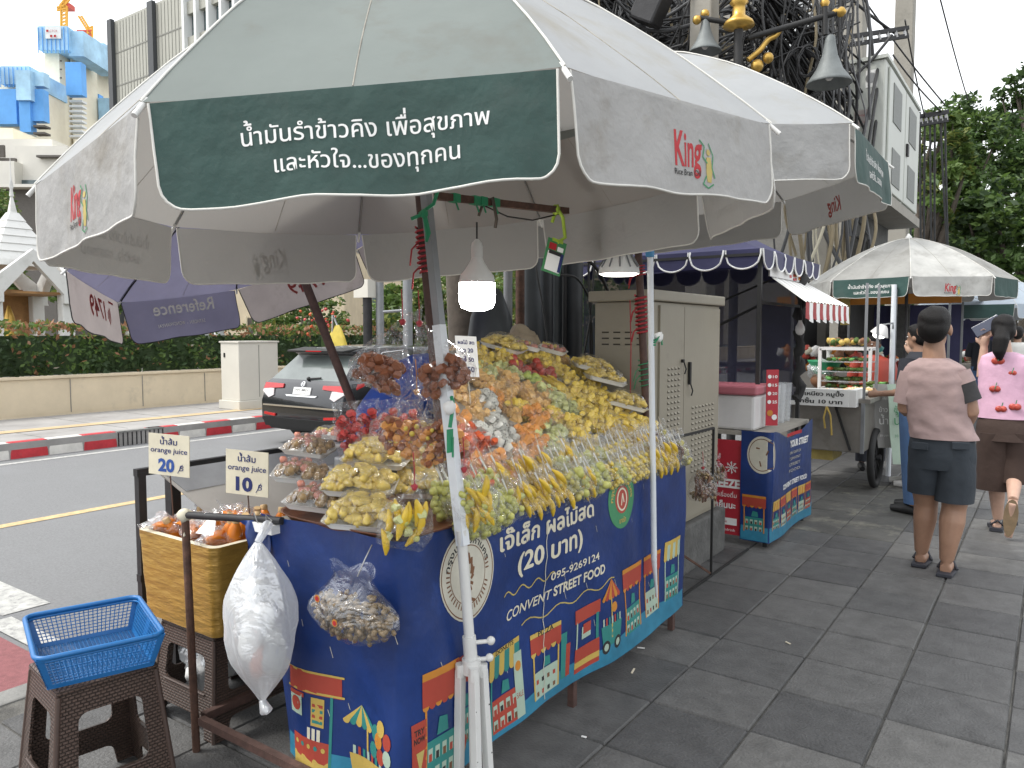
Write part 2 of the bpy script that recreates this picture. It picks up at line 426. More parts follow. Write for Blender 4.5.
while t > -20: segs.append((t-.55, t, 'kerb_white')); segs.append((t-1.1, t-.55, 'kerb_red')); t -= 1.1
for k, (a, c) in enumerate(cuts):
    segs.append((a, c, 'kerb_red'))
    nx = cuts[k+1][0] if k+1 < len(cuts) else c+.6
    if k == 1: segs.append((yk(165), nx, 'kerb_red'))
    else: segs.append((c, nx, 'kerb_white'))
t = cuts[-1][1]+.6
while t < 70: segs.append((t, t+.6, 'kerb_red')); segs.append((t+.6, t+1.2, 'kerb_white')); t += 1.2
for a, c, m in segs:
    g = .006
    b.hexa([(FX-.17, a+g, -.2), (FX, a+g, -.2), (FX, c-g, -.2), (FX-.17, c-g, -.2)], [(FX-.17, a+g, .095), (FX-.03, a+g, .095), (FX-.03, c-g, .095), (FX-.17, c-g, .095)], m)
tag(b.build('far_kerb', bevel=.012), kind='structure')
# storm drain mouth in the far kerb
ga, gb = cuts[1][1], yk(165)
t = thing('drain_grate', 'black barred storm drain mouth in the red and white kerb', 'drain', (FX-.05, ga, -.12))
b = MB(); b.bb((FX-.16, ga+.005, -.13), (FX-.12, gb-.005, .09), 'black_iron'); b.build('drain_back', t)
b = MB(); b.bb((FX-.12, ga+.005, .07), (FX-.01, gb-.005, .095), 'kerb_grey'); b.build('lintel', t)
b = MB(); n = int((gb-ga)/.07)
for k in range(n+1): b.bb((FX-.05, ga+.01+k*(gb-ga-.04)/n, -.13), (FX-.02, ga+.03+k*(gb-ga-.04)/n, .07), 'dark_iron')
b.build('grate_bars', t)
# retaining wall
t = thing('retaining_wall', 'long low tan plastered wall under the clipped hedge', 'wall', (-14.2, 10, 0))
b = MB(); b.bb((-14.35, -30, -.1), (-14.02, 90, .72), 'wall_tan'); b.build('wall_body', t, bevel=.01)
b = MB(); b.bb((-14.38, -30, .722), (-13.99, 90, .76), 'wall_tan'); b.bb((-14.0, -30, .028), (-13.985, 90, .12), 'wall_tan'); b.build('coping', t)
b = MB()
for k in range(-20, 60): b.bb((-14.015, k*1.3, .125), (-14.010, k*1.3+.012, .70), 'kerb_grey')
b.build('panel_joint', t)
# ---------------------------------------------------------------- foliage
mat('leaf_a', (.065, .12, .03), .6, var=.3, vs=1.2, trans=.35)
mat('leaf_b', (.11, .18, .04), .6, var=.3, vs=1.2, trans=.35)
mat('leaf_c', (.035, .068, .022), .6, var=.3, vs=1.2, trans=.25)
mat('leaf_red', (.34, .17, .09), .6, var=.3, vs=3, trans=.3)
mat('leaf_yellow', (.16, .19, .04), .6, var=.3, vs=2, trans=.4)
mat('bark', (.09, .075, .06), .9, var=.3, vs=8, bump=.6, bs=20)
mat('bloom', (.7, .68, .66), .7, var=.1)
def leaves(b, c, rad, n, size, mats, q, flatz=0.5):
    for _ in range(n):
        while True:
            d = Vector((q.uniform(-1, 1), q.uniform(-1, 1), q.uniform(-1, 1)))
            if d.length < 1: break
        p = Vector(c)+Vector((d.x*rad[0], d.y*rad[1], d.z*rad[2]))
        a = Vector((q.gauss(0, 1), q.gauss(0, 1), q.gauss(0, .6))).normalized(); bb_ = a.cross(Vector((q.gauss(0, 1), q.gauss(0, 1), q.gauss(0, 1)))).normalized()
        s = size*q.uniform(.6, 1.3)
        b.add([p-a*s, p+bb_*s*.45, p+a*s, p-bb_*s*.45], [(0, 1, 2, 3)], q.choice(mats))
def tree(name, label, base, crown_c, crown_r, nclump, nleaf, lsize, mats, seed, trunk_r=.15, group=None, limbs=9, clump=.3, lean=(0, 0)):
    q = random.Random(seed); base = Vector(base); cc = Vector(crown_c)
    t = thing(name, label, 'tree', base, group)
    b = MB(); fork = base.lerp(cc, .55)+Vector((q.uniform(-.2, .2), q.uniform(-.2, .2), 0))
    b.tube([base, base.lerp(fork, .5)+Vector((.1, .05, 0)), fork], [trunk_r*1.2, trunk_r, trunk_r*.8], 'bark', 10)
    cl = []
    for k in range(nclump):
        while True:
            d = Vector((q.uniform(-1, 1), q.uniform(-1, 1), q.uniform(-1, 1)))
            if .35 < d.length < 1: break
        cl.append(cc+Vector((d.x*crown_r[0], d.y*crown_r[1], d.z*crown_r[2])))
    for k in range(min(limbs, len(cl))):
        e = cl[k]; m = fork.lerp(e, .5)+Vector((q.uniform(-.3, .3), q.uniform(-.3, .3), q.uniform(0, .4)))
        b.tube([fork, m, e], [trunk_r*.5, trunk_r*.3, trunk_r*.1], 'bark', 6)
    b.build('trunk', t)
    b = MB()
    for e in cl:
        s = q.uniform(.6, 1.3)*clump; mm = q.choice([mats, mats[:1], mats[-2:]])
        leaves(b, e, (s*crown_r[0], s*crown_r[1], s*.55*crown_r[2]), nleaf, lsize, mm, q)
    b.build('crown', t)
    return t
# hedge
q = random.Random(11); b = MB()
b.bb((-15.0, -6, .76), (-14.45, 40, 1.45), 'leaf_c')
for _ in range(19000):
    y = -2+37*q.random()**1.25; s = q.random(); 
    top = 1.63+.05*noise.noise(Vector((y*1.5, 3, 0)))
    if s < .62: x = -14.36+q.gauss(0, .05)+.07*noise.noise(Vector((y*2, 0, 5))); z = q.uniform(.74, top)
    else: x = q.uniform(-15.05, -14.3); z = top+q.gauss(0, .03)
    d = noise.noise(Vector((y*2.2, z*3, 1)))
    hi = z > top-.20
    m = q.choice(['leaf_red', 'leaf_red', 'leaf_yellow', 'leaf_b']) if hi and q.random() < .85 else ('leaf_c' if d < -.1 else q.choice(['leaf_a', 'leaf_b', 'leaf_a', 'leaf_red' if q.random() < .25 else 'leaf_c']))
    if not hi and q.random() < .006: m = 'bloom'
    a = Vector((q.gauss(0, 1), q.gauss(0, 1), q.gauss(0, 1))).normalized(); c = a.cross(Vector((q.gauss(0, 1), q.gauss(0, 1), q.gauss(0, 1)))).normalized(); S_ = q.uniform(.035, .075)
    p = Vector((x, y, z)); b.add([p-a*S_, p+c*S_*.5, p+a*S_, p-c*S_*.5], [(0, 1, 2, 3)], m)
o = b.build('clipped_hedge', loc=(-14.7, 10, .7)); tag(o, 'dense clipped hedge with reddish young tips on top of the tan wall', 'hedge')
# trees over the wall, left and centre of the photo
mid = [
 ('tree_small', 'airy street tree with thin forking trunk just left of the hanging snack bags', AD(432, 350, 21), 1.45, (370, 460), (255, 380), 90, 70),
 ('tree_small', 'leafy green tree behind the traffic signal pole', AD(330, 350, 26), 1.0, (262, 350), (280, 372), 70, 70),
 ('tree_small', 'bright green tree behind the grey conduits and roadside box', AD(560, 350, 24), 1.2, (455, 640), (215, 370), 110, 70),
 ('tree_small', 'tree whose foliage fills the gap beneath the umbrella beside the bulb', AD(500, 350, 33), 1.2, (430, 580), (180, 360), 110, 60),
 ('tree_small', 'pale green tree seen between purple parasol and shrine', AD(95, 330, 24), 1.0, (55, 135), (240, 325), 60, 60),
 ('tree_small', 'dark bushy tree at the left edge behind the white shrine', AD(-8, 300, 27), 1.0, (-50, 26), (178, 310), 60, 80),
]
for i, (nm, lb, bp, tr, (xa, xb), (ya, yb), nc, nl) in enumerate(mid):
    s_, c_ = math.sin(YAW), math.cos(YAW); D = -s_*bp.x+c_*bp.y
    cx = (xa+xb)/2; cy = (ya+yb)/2; cc = AD(cx, cy, D); rx = (xb-xa)/2/F*D; rz = (yb-ya)/2/F*D
    tree(nm, lb, (bp.x, bp.y, -.14), cc, (rx, rx, rz), nc, nl, .10, ['leaf_b', 'leaf_yellow', 'leaf_a'], 50+i, .12, 'trees beyond the hedge', clump=.22, limbs=14)
# right: big trees over the street
right = [
 ('street_tree', 'dense dark green tree mass behind the raised electrical box', 965, 220, 60, 115, 24, 170, 130, ['leaf_a', 'leaf_c', 'leaf_b']),
 ('street_tree', 'tall tree at the right edge whose open crown shows the sky', 1045, 130, 55, 75, 26, 70, 60, ['leaf_a', 'leaf_c', 'leaf_a']),
 ('street_tree', 'lower tree leaning over the far parasols at the right edge', 1030, 250, 75, 70, 19, 120, 110, ['leaf_a', 'leaf_c', 'leaf_b']),
 ('street_tree', 'bright leafed tree directly right of the raised electrical box', 938, 175, 30, 62, 19, 50, 70, ['leaf_b', 'leaf_yellow', 'leaf_a']),
 ('street_tree', 'dark tree far down the street behind the food stalls', 880, 270, 80, 60, 34, 130, 100, ['leaf_c', 'leaf_a']),
]
for i, (nm, lb, px, py, rx, ry, D, nc, nl, ms) in enumerate(right):
    c = AD(px, py, D); k = D/F
    tree(nm, lb, (c.x-.5, c.y, -.05), c, (rx*k, rx*k, ry*k), nc, nl, .11 if D < 25 else .13, ms, 80+i, .22, 'trees along the pavement', clump=.2 if i != 1 else .17, limbs=20)
# ---------------------------------------------------------------- buildings
mat('clad_grey', (.36, .36, .315), .6, var=.05, vs=.3)
mat('clad_joint', (.22, .22, .20), .7, var=0)
mat('pilaster_dark', (.05, .055, .06), .6, var=0)
mat('glass_blue', (.10, .14, .15), .15, var=.4, vs=.4, spec=.8)
mat('white_fin', (.7, .72, .72), .5, var=0)
mat('conc_pale', (.82, .76, .60), .9, var=.12, vs=.05, dirt=(.7, .62, .48), dirt_s=.06)
mat('net_blue', (.13, .38, .78), .7, var=.2, vs=.08)
mat('net_pale', (.38, .60, .78), .7, var=.3, vs=.12)
mat('white_wall', (.70, .68, .62), .8, var=.06, vs=.2)
mat('roof_dark', (.12, .11, .10), .8)
mat('crane_yellow', (.75, .38, .04), .6, var=.1)
mat('concrete_dark2', (.22, .21, .19), .9, var=.15); mat('crane_red', (.6, .08, .05), .6, var=.1)
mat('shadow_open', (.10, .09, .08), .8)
# cladded block (facade square to the street)
YB = 60.0
p0 = AY(111, 23, YB); zt = p0.z; x0 = p0.x
xm = AY(151, 20, YB).x; xg = AY(182, 20, YB).x
t = thing('office_block', 'grey panel clad office block with white finned glazing behind the main umbrella', 'building', (x0, YB, 0))
b = MB(); b.bb((x0, YB, -.1), (xg, YB+30, zt), 'clad_grey'); b.build('clad_wall', t)
b = MB()
H_ = zt
for k in range(1, 12):
    z = zt-k*4.6
    if z > 0: b.bb((x0, YB-.05, z), (xg, YB-.002, z+.18), 'clad_joint')
n = 22
for k in range(n): 
    x = x0+(xg-x0)*k/n; b.bb((x, YB-.045, 0), (x+.09, YB-.002, zt-.3), 'clad_joint')
b.build('panel_joint', t)
for xa, w in ((x0-.1, 1.1), (xm, 1.3)):
    b = MB(); b.bb((xa, YB-.6, 0), (xa+w, YB-.06, zt+.2), 'pilaster_dark'); b.build('pilaster', t)
b = MB(); b.bb((xg, YB+1, -.1), (xg+70, YB+30, zt+25), 'glass_blue'); b.build('glazing', t)
b = MB()
for k in range(26): b = MB(); x = xg+.2+k*2.7; b.bb((x, YB-.2, 0), (x+.5, YB+.98, zt+25), 'white_fin'); b.build('vertical_fin', t)
b = MB()
for k in range(18): z = zt+24-k*4.5; b.bb((xg, YB+.3, z), (xg+70, YB+.99, z+1.6), 'clad_grey')
b.build('floor_band', t)
# towers under construction, far away
def blk(b, xa, xb, ya, yb, D, m, dep=12):
    """box standing at depth D whose front spans the given view columns; square to the street grid"""
    a = AD(xa, ya, D); c = AD(xb, yb, D); z0, z1 = min(a.z, AD(xa, yb, D).z), a.z
    dd = Vector((-math.sin(YAW), math.cos(YAW), 0))*dep
    A = Vector((a.x, a.y, 0)); C = Vector((c.x, c.y, 0))
    P = [A, C, C+dd, A+dd]
    b.hexa([(p.x, p.y, z0) for p in P], [(p.x, p.y, z1) for p in P], m)
def frontfn(px, py, D):
    a = AD(px, py, D); ux = Vector((math.cos(YAW), math.sin(YAW), 0)); return plane_fn(a, ux, Vector((0, 0, 1)))
D = 260
def tower(label, shaft, crown, patches, D, sl, floors=True):
    p = AD(shaft[0], 330, D); t = thing('unfinished_tower', label, 'building', (p.x, p.y, 0), 'towers under construction')
    b = MB(); blk(b, shaft[0], shaft[1], shaft[2], 345, D, 'conc_pale', 16)
    if sl: blk(b, shaft[1], sl, shaft[2]+4, 345, D+5, 'conc_pale', 16)
    b.build('concrete_core', t)
    b = MB(); blk(b, *crown[:4], D-3, 'net_pale', 20)
    if len(crown) > 4: blk(b, crown[1], crown[4], crown[2]+5, crown[3]+6, D-1, 'net_pale', 20)
    xa, xb, ya, yb = crown[:4]
    for k in range(8):
        x = xa+(xb-xa)*k/7; blk(b, x-.25, x+.25, ya+1, yb+3, D-3.4, 'net_blue', .3)
    b.build('climbing_formwork', t)
    for (xa, xb, ya, yb, m, dd) in patches:
        b = MB(); blk(b, xa, xb, ya, yb, D-dd, m, 3); 
        b.build('safety_net' if m.startswith('net') else 'slab_edge', t)
    for k in range(12):
        y = shaft[2]+12+k*8.5
        if y < 140: b = MB(); blk(b, shaft[0]+(shaft[1]-shaft[0])*.6, shaft[0]+(shaft[1]-shaft[0])*.6+2, y, y+1.5, D-.3, 'shadow_open', .2); b.build('wall_opening', t)
    return t
t1 = tower('tall pale unfinished tower with blue formwork crown and white sign', (44, 70, 48, 0), (38, 68, 26, 50, 84), [(65, 82, 62, 95, 'net_blue', 4)], 260, 82)
b = MB(); blk(b, 45, 61, 26.5, 38.5, 256.4, 'white_fin', .3)
fn = frontfn(53, 32, 256); k = 256/F
b.text('■ CTCK', -1*k, 0*k, 11*k, None, fn, 'ink_red', .05); b.text('■ ■', 0, -5*k, 6*k, None, fn, 'ink_red', .05)
b.build('site_sign', t1)
b = MB()
for y in range(100, 140, 5): blk(b, 69, 82, y, y+2, 258, 'white_fin', 3)
b.build('scaffold_deck', t1)
tower('second unfinished tower with blue crown just behind the tallest one', (84, 95, 56, 0), (84, 95, 38, 60, 105), [(83, 100, 94, 124, 'net_blue', 4), (98, 111, 98, 122, 'net_pale', 5)], 285, 101)
tower('rearmost unfinished tower with small blue top beside the grey office block', (101, 111, 76, 0), (100, 111, 58, 79), [], 320, 0)
tower('low unfinished tower wrapped in blue netting at the left edge', (-12, 45, 82, 0), (0, 30, 66, 84), [(-12, 17, 89, 124, 'net_blue', 4), (18, 31, 85, 132, 'net_blue', 5), (31, 44, 89, 121, 'net_blue', 4), (15, 31, 70, 100, 'net_pale', 6), (31, 44, 72, 86, 'net_pale', 4), (33, 45, 125, 127, 'shadow_open', 5), (33, 45, 132, 134, 'shadow_open', 5)], 245, 0)
def lattice(b, a, c, w, m, n=10, th=.25):
    a = Vector(a); c = Vector(c); d = (c-a).normalized(); s = Vector((math.cos(YAW), math.sin(YAW), 0)); 
    if abs(d.dot(s)) > .7: s = Vector((0, 0, 1))
    b.bar(a-s*w, c-s*w, th, m); b.bar(a+s*w, c+s*w, th, m)
    for i in range(n):
        p = a.lerp(c, i/n); r = a.lerp(c, (i+1)/n); b.bar(p-s*w, r+s*w, th*.7, m); b.bar(p+s*w, r-s*w, th*.7, m)
D = 262
t = thing('tower_crane', 'orange tower crane standing on the tallest unfinished tower', 'crane', AD(64, 27, D))
b = MB(); lattice(b, AD(64, 27, D), AD(64, 6, D), 1.0, 'crane_yellow', 6, .5); b.build('mast', t)
b = MB(); lattice(b, AD(57, 9, D), AD(66, 7, D), .5, 'crane_yellow', 4, .5); lattice(b, AD(62, 6, D), AD(90, -30, D), .8, 'crane_yellow', 14, .5); b.build('jib', t)
b = MB(); blk(b, 62, 70, 3, 8, D, 'crane_red', 3); b.build('operator_cab', t)
D = 287
t = thing('tower_crane', 'smaller yellow crane with slanting jib on the second tower', 'crane', AD(90, 38, D))
b = MB(); lattice(b, AD(90, 38, D), AD(90, 26, D), .9, 'crane_yellow', 4, .5); b.build('mast', t)
b = MB(); lattice(b, AD(90, 32, D), AD(80, 16, D), .7, 'crane_yellow', 8, .4); lattice(b, AD(77, 33, D), AD(92, 33, D), .8, 'crane_red', 4, .5); b.build('jib', t)
# white low buildings
t = thing('white_building', 'low white stepped building under the unfinished towers at the left edge', 'building', AD(20, 330, 120))
b = MB(); blk(b, -40, 60, 139, 345, 122, 'white_wall', 10); blk(b, -30, 22, 128, 345, 126, 'conc_pale', 8); blk(b, 15, 75, 146, 345, 118, 'white_wall', 10); b.build('wall', t)
b = MB(); blk(b, -30, 15, 158, 161, 117.5, 'roof_dark', 6); blk(b, 36, 62, 155, 157, 117, 'roof_dark', 6); blk(b, 17, 40, 180, 188, 117.6, 'glass_blue', .4); blk(b, -10, 4, 145, 157, 117, 'shadow_open', .4); b.build('window_band', t)
b = MB(); blk(b, -30, 15, 161, 185, 116, 'white_wall', 5); b.build('parapet', t)
t = thing('dark_building', 'dark flat roofed building behind the white shrine spire', 'building', AD(20, 330, 60))
b = MB(); blk(b, -60, 58, 187, 345, 62, 'roof_dark', 10); b.build('wall', t)
b = MB(); blk(b, -60, 60, 184, 187, 61, 'white_wall', 11); b.build('roof', t)
t = thing('beige_building', 'beige building with dark window bays behind the hedge and car', 'building', AD(280, 340, 40))
b = MB(); blk(b, 222, 345, 232, 350, 40, 'wall_tan', 8); b.build('wall', t)
for x in (246, 272, 300, 325):
    b = MB(); blk(b, x, x+17, 318, 345, 39.9, 'shadow_open', .5); f = b.build('window', t)
    b = MB(); blk(b, x-1, x, 316, 346, 39.6, 'conc_pale', .5); blk(b, x+8, x+9, 316, 346, 39.6, 'conc_pale', .5); blk(b, x+17, x+18, 316, 346, 39.6, 'conc_pale', .5); b.build('pilaster', f)
t = thing('yellow_building', 'yellowish shop building glimpsed through trees behind the hanging bags', 'building', AD(480, 340, 55))
b = MB(); blk(b, 380, 640, 225, 350, 55, 'wall_tan', 8); b.build('wall', t)
for x in range(390, 630, 26):
    b = MB(); blk(b, x, x+14, 250, 275, 54.8, 'glass_blue', .4); b.build('window', t)
    b = MB(); blk(b, x, x+14, 300, 325, 54.8, 'shadow_open', .4); b.build('window', t)
# corrugated high building at the top right behind the wires
t = thing('ribbed_building', 'pale ribbed metal facade high behind the cable tangle', 'building', AD(800, 60, 30))
b = MB(); blk(b, 745, 836, -60, 345, 30, 'concrete_dark2', 8); b.build('wall', t)
b = MB()
for k in range(22): x = 768+k*3.1; blk(b, x, x+1.4, -60, 52, 29.7, 'white_fin', .3)
b.build('facade_rib', t)
t = thing('dark_shopfront', 'dark shaded shop arcade behind the food stalls', 'building', AD(700, 330, 30))
b = MB(); blk(b, 640, 860, 150, 345, 32, 'roof_dark', 6); b.build('wall', t)
b = MB(); blk(b, 800, 862, 295, 345, 31, 'shadow_open', 1); b.build('opening', t)
# shrine
mat('shrine_white', (.66, .66, .64), .7, var=.05, vs=1, dirt=(.5, .5, .47), dirt_s=2)
mat('shrine_in', (.30, .16, .06), .7, var=.4, vs=3)
mat('gold', (.52, .33, .08), .35, metal=.7, var=.2)
c = AX(30, 325, -18); cy = AX(24, 325, -18).y; cx = -18.9; cy = AX(17, 325, -18.9).y
t = thing('spirit_shrine', 'white tiered Thai shrine with spire and open arched porch', 'shrine', (cx, cy, 0))
b = MB(); s = 1.0
def sq(z0, z1, r0, r1, m='shrine_white'): b.lathe([(r0*1.414, z0), (r1*1.414, z1)], (cx, cy, 0), m, 4, M=Matrix.Rotation(PI/4, 3, 'Z'), smooth=False)
sq(-.1, .9, .95, .95); 
for dx in (-1, 1):
    for dy in (-1, 1): b.bb((cx+dx*.72-.13, cy+dy*.72-.13, .9), (cx+dx*.72+.13, cy+dy*.72+.13, 2.45), 'shrine_white')
b.build('porch', t, bevel=.02)
b = MB(); gz = 2.3
for sgn in (-1, 1):          # gabled pediments facing four ways
    for ax in (0, 1):
        for sd_ in (-1, 1):
            n = Vector((sgn, 0, 0)) if ax == 0 else Vector((0, sgn, 0)); w = Vector((0, 1, 0)) if ax == 0 else Vector((1, 0, 0))
            o_ = Vector((cx, cy, 0))+n*.93
            pts = [w*sd_*1.02+Vector((0, 0, gz-.15)), w*sd_*.92+Vector((0, 0, gz+.22)), Vector((0, 0, gz+1.0)), Vector((0, 0, gz+.74)), w*sd_*.60+Vector((0, 0, gz+.05)), w*sd_*.60+Vector((0, 0, gz-.15))]
            f = [o_+p for p in pts]; g_ = [o_+p-n*.16 for p in pts]
            b.add(f+g_, [(0, 1, 2, 3), (0, 3, 4, 5), (9, 8, 7, 6), (11, 10, 9, 6)]+[(i, (i+1) % 6, 6+(i+1) % 6, 6+i) for i in range(6)], 'shrine_white')
b.build('pediment', t)
b = MB(); z = 2.95; r = .80
tiers = [(.86, .80, .18), (.80, .66, .26), (.70, .57, .24), (.60, .47, .24), (.50, .36, .24), (.39, .25, .24), (.27, .13, .26), (.10, .03, .5)]
for (a, c_, h) in tiers: sq(z, z+h*.72, a*.74, c_*.74); z += h*.72
b.build('tiered_roof', t, bevel=.01)
b = MB(); b.lathe([(.05, z), (.03, z+.15), (.05, z+.2), (.015, z+.4), (.004, z+.9)], (cx, cy, 0), 'shrine_white', 8); b.build('spire', t)
b = MB(); b.bb((cx-.85, cy-.8, .9), (cx-.8, cy+.8, 2.5), 'shrine_in'); b.bb((cx-.8, cy-.82, 2.35), (cx+.8, cy+.82, 2.4), 'shrine_in'); b.build('inner_screen', t)
b = MB(); b.lathe([(.18, .9), (.16, 1.3), (.10, 1.5), (.14, 1.7), (.09, 1.9), (.03, 2.1)], (cx, cy-.15, 0), 'gold', 10); b.build('figurine', t)
b = MB(); b.lathe([(.07, .9), (.07, 1.8)], (cx+.3, cy+.3, 0), 'shrine_white', 8); b.build('candle_post', t)
# electrical box on the far pavement
t = thing('switch_cabinet', 'cream roadside switch cabinet in front of the hedge left of the car', 'cabinet', (-12.6, 9.2, 0))
A = G(232, 414, .03); C = G(279, 412, .03)
mat('cream_metal', (.58, .56, .50), .5, var=.04, vs=2, dirt=(.45, .42, .36), dirt_s=3, dirt_lo=.62)
x1, y1 = -12.2, AX(240, 410, -12.2).y; x0 = -12.75; y2 = AX(279, 410, -12.2).y
b = MB(); b.bb((x0, y1, .25), (x1, y2, 1.32), 'cream_metal'); b.build('body', t, bevel=.01)
b = MB(); b.bb((x0-.04, y1-.04, .086), (x1+.04, y2+.04, .25), 'cream_metal'); b.build('plinth', t, bevel=.01)
b = MB(); b.bb((x0-.02, y1-.02, 1.322), (x1+.02, y2+.02, 1.35), 'cream_metal'); b.build('lid', t)
b = MB(); b.bb((x1+.001, (y1+y2)/2-.005, .3), (x1+.006, (y1+y2)/2+.005, 1.28), 'clad_joint'); b.bb((x0+.1, y1-.012, 1.05), (x0+.14, y1-.001, 1.13), 'black_iron'); b.build('door_seam', t)
# signal pole behind car
t = thing('signal_pole', 'slim grey pole with cream control box seen above the car', 'pole', AD(379, 350, 17))
p = AD(380, 320, 17); b = MB(); b.tube([(p.x, p.y, -.1), (p.x, p.y, 4.5)], .09, 'grey_metal', 10); b.build('post', t)
p2 = AD(366, 320, 17); z = AD(366, 290, 17).z; b = MB(); b.bb((p2.x-.22, p2.y-.15, z-.17), (p2.x+.22, p2.y+.15, z+.22), 'cream_metal'); b.build('control_box', t)
b = MB(); b.tube([(p2.x+.05, p2.y, -.1), (p2.x+.05, p2.y, z-.17)], .1, 'dark_iron', 8); b.build('bracket_post', t)
for i, (px, lab) in enumerate(((408, 'dark grey street pole with cross arm beyond the hedge'),)):
    t = thing('street_pole', lab, 'pole', AD(px, 340, 16)); p = AD(px, 340, 16)
    b = MB(); b.tube([(p.x, p.y, -.1), (p.x, p.y, 5)], .1, 'grey_metal', 10); b.build('post', t)
    b = MB(); z = AD(px, 285, 16).z; b.tube([AD(px-25, 312, 16), AD(px, 310, 16)], .03, 'grey_metal', 6); b.build('cross_arm', t)
# ---------------------------------------------------------------- parasols
def orient(b, d):
    d = Vector(d); s_ = Vector((0, 0, 0))
    for f in b.f:
        if len(f) > 2: s_ += (Vector(b.v[f[1]])-Vector(b.v[f[0]])).cross(Vector(b.v[f[2]])-Vector(b.v[f[0]]))
    if s_.dot(d) < 0: b.f = [f[::-1] for f in b.f]
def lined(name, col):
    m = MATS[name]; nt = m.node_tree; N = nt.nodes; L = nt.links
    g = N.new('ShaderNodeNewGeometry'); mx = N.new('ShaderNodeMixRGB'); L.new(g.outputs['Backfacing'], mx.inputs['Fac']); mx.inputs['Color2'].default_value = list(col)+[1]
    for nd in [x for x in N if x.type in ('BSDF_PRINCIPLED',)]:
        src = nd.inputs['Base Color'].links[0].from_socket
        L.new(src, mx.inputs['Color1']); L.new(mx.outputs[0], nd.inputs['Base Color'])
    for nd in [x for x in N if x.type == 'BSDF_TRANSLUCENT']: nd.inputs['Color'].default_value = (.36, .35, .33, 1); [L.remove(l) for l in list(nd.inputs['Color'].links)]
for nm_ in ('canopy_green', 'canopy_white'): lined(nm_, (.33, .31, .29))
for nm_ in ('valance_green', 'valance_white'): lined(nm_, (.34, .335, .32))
def frame_axes(tx, ty):
    n = Vector((tx, ty, 1)).normalized(); a = (Vector((1, 0, 0))-n*n.x).normalized(); return a, n.cross(a), n
mat('seam', (.30, .28, .24), .8, var=.4, vs=9)
def umbrella(label, C, Rr, th, tx, ty, h, tops, vals, L=.215, prints={}, pole=None, seed=0, flare=.06, rib_m='steel', det=1.0, group='market parasols', skip=(), pole_m='rust', pole_r=.02, cat='umbrella', edge_m='piping'):
    C = Vector(C); a, b_, n = frame_axes(tx, ty)
    base = C-n*(C.z/n.z)
    t = thing('market_parasol', label, cat, base, group)
    def corner(k, r=1.0):
        an = th+k*PI/4; return C+(a*math.cos(an)+b_*math.sin(an))*Rr*r+n*(h*(1-r**1.6))
    def surf(k, u, r):
        p = corner(k, r).lerp(corner(k+1, r), u)
        mid = (a*math.cos(th+(k+.5)*PI/4)+b_*math.sin(th+(k+.5)*PI/4))
        s = math.sin(PI*u)
        p = p-n*(.035*Rr*s*math.sin(PI*min(1, r*.9))) + n*.006*noise.noise(Vector((u*3+k*7, r*5, seed)))
        return p
    def valf(k):
        A, B = corner(k), corner(k+1); ux = (B-A).normalized(); m = (A+B)/2; W_ = (B-A).length
        out = (a*math.cos(th+(k+.5)*PI/4)+b_*math.sin(th+(k+.5)*PI/4)).normalized()
        dn = (-n+Vector((0, 0, -1))).normalized()+out*flare*1.0; dn.normalize()
        dn2 = (dn-ux*dn.dot(ux)).normalized(); nn = ux.cross(-dn2).normalized()
        if nn.dot(out) < 0: nn = -nn
        def f(x, y, z=0.0):
            w = -y/L
            d = .005*w*math.sin(x*17+k*2.1+seed)+.012*w*noise.noise(Vector((x*6, y*6, k*3.7+seed)))+.004*noise.noise(Vector((x*17, y*17, k+seed)))*w
            tck = x*(1-.03*w)
            return m+ux*tck+dn2*(-y+.010*noise.noise(Vector((x*5, 0, k+seed*2))) * w)+nn*(z*.4+d)+n*(-.004)
        return f, W_
    for k in range(-3, 5):
        i = (k+3) % 8
        b = MB(); nu, nr = 10, 12
        b.grid(lambda u, v, k=k: surf(k, u, .02+.98*v), nu, nr, tops[i]); orient(b, n)
        b.tube([surf(k, .5, .03+.96*j/14)+n*.0008 for j in range(15)], .0016, 'seam', 4)
        b.tube([surf(k, .0, .03+.97*j/14)+n*.0015 for j in range(15)], .0030, 'piping' if edge_m == 'piping' else edge_m, 5)
        b.build('canopy_panel', t)
        if k in skip: continue
        f, W_ = valf(k); hw = W_/2*.965
        b = MB(); rc = .05; N = 28; M_ = 7
        def len_at(x):
            e = hw-abs(x)
            return L if e > rc else L-rc+math.sqrt(max(0, rc*rc-(rc-e)**2))
        xs_ = sorted(set([-hw+2*hw*j/N for j in range(N+1)]+[s*(hw-rc*q_) for s in (-1, 1) for q_ in (0, .08, .25, .5, .75)]))
        vs = []; 
        for x in xs_:
            l = len_at(x)
            for j in range(M_+1): vs.append(f(x, -l*j/M_))
        w = M_+1
        b.add(vs, [(i2*w+j, (i2+1)*w+j, (i2+1)*w+j+1, i2*w+j+1) for i2 in range(len(xs_)-1) for j in range(M_)], vals[i], True)
        orient(b, (a*math.cos(th+(k+.5)*PI/4)+b_*math.sin(th+(k+.5)*PI/4)))
        edge = [f(-hw, 0)]+[f(-hw, -(L-rc)*j/5) for j in range(1, 5)]+[f(x, -len_at(x)) for x in xs_]+[f(hw, -(L-rc)*j/5) for j in range(4, -1, -1)]
        b.tube(edge, .0029, edge_m, 5)
        if k in prints: prints[k](b, f, W_)
        b.build('valance', t)
    b = MB(); b.lathe([(.03, -.02), (.035, .012), (.02, .03), (.008, .05)], C+n*(h+.005), 'white_paint', 10); b.build('top_cap', t)
    b = MB(); b.lathe([(.03, -.03), (.035, 0), (.03, .03)], C+n*(h-.30), 'grey_metal', 10); b.build('runner', t)
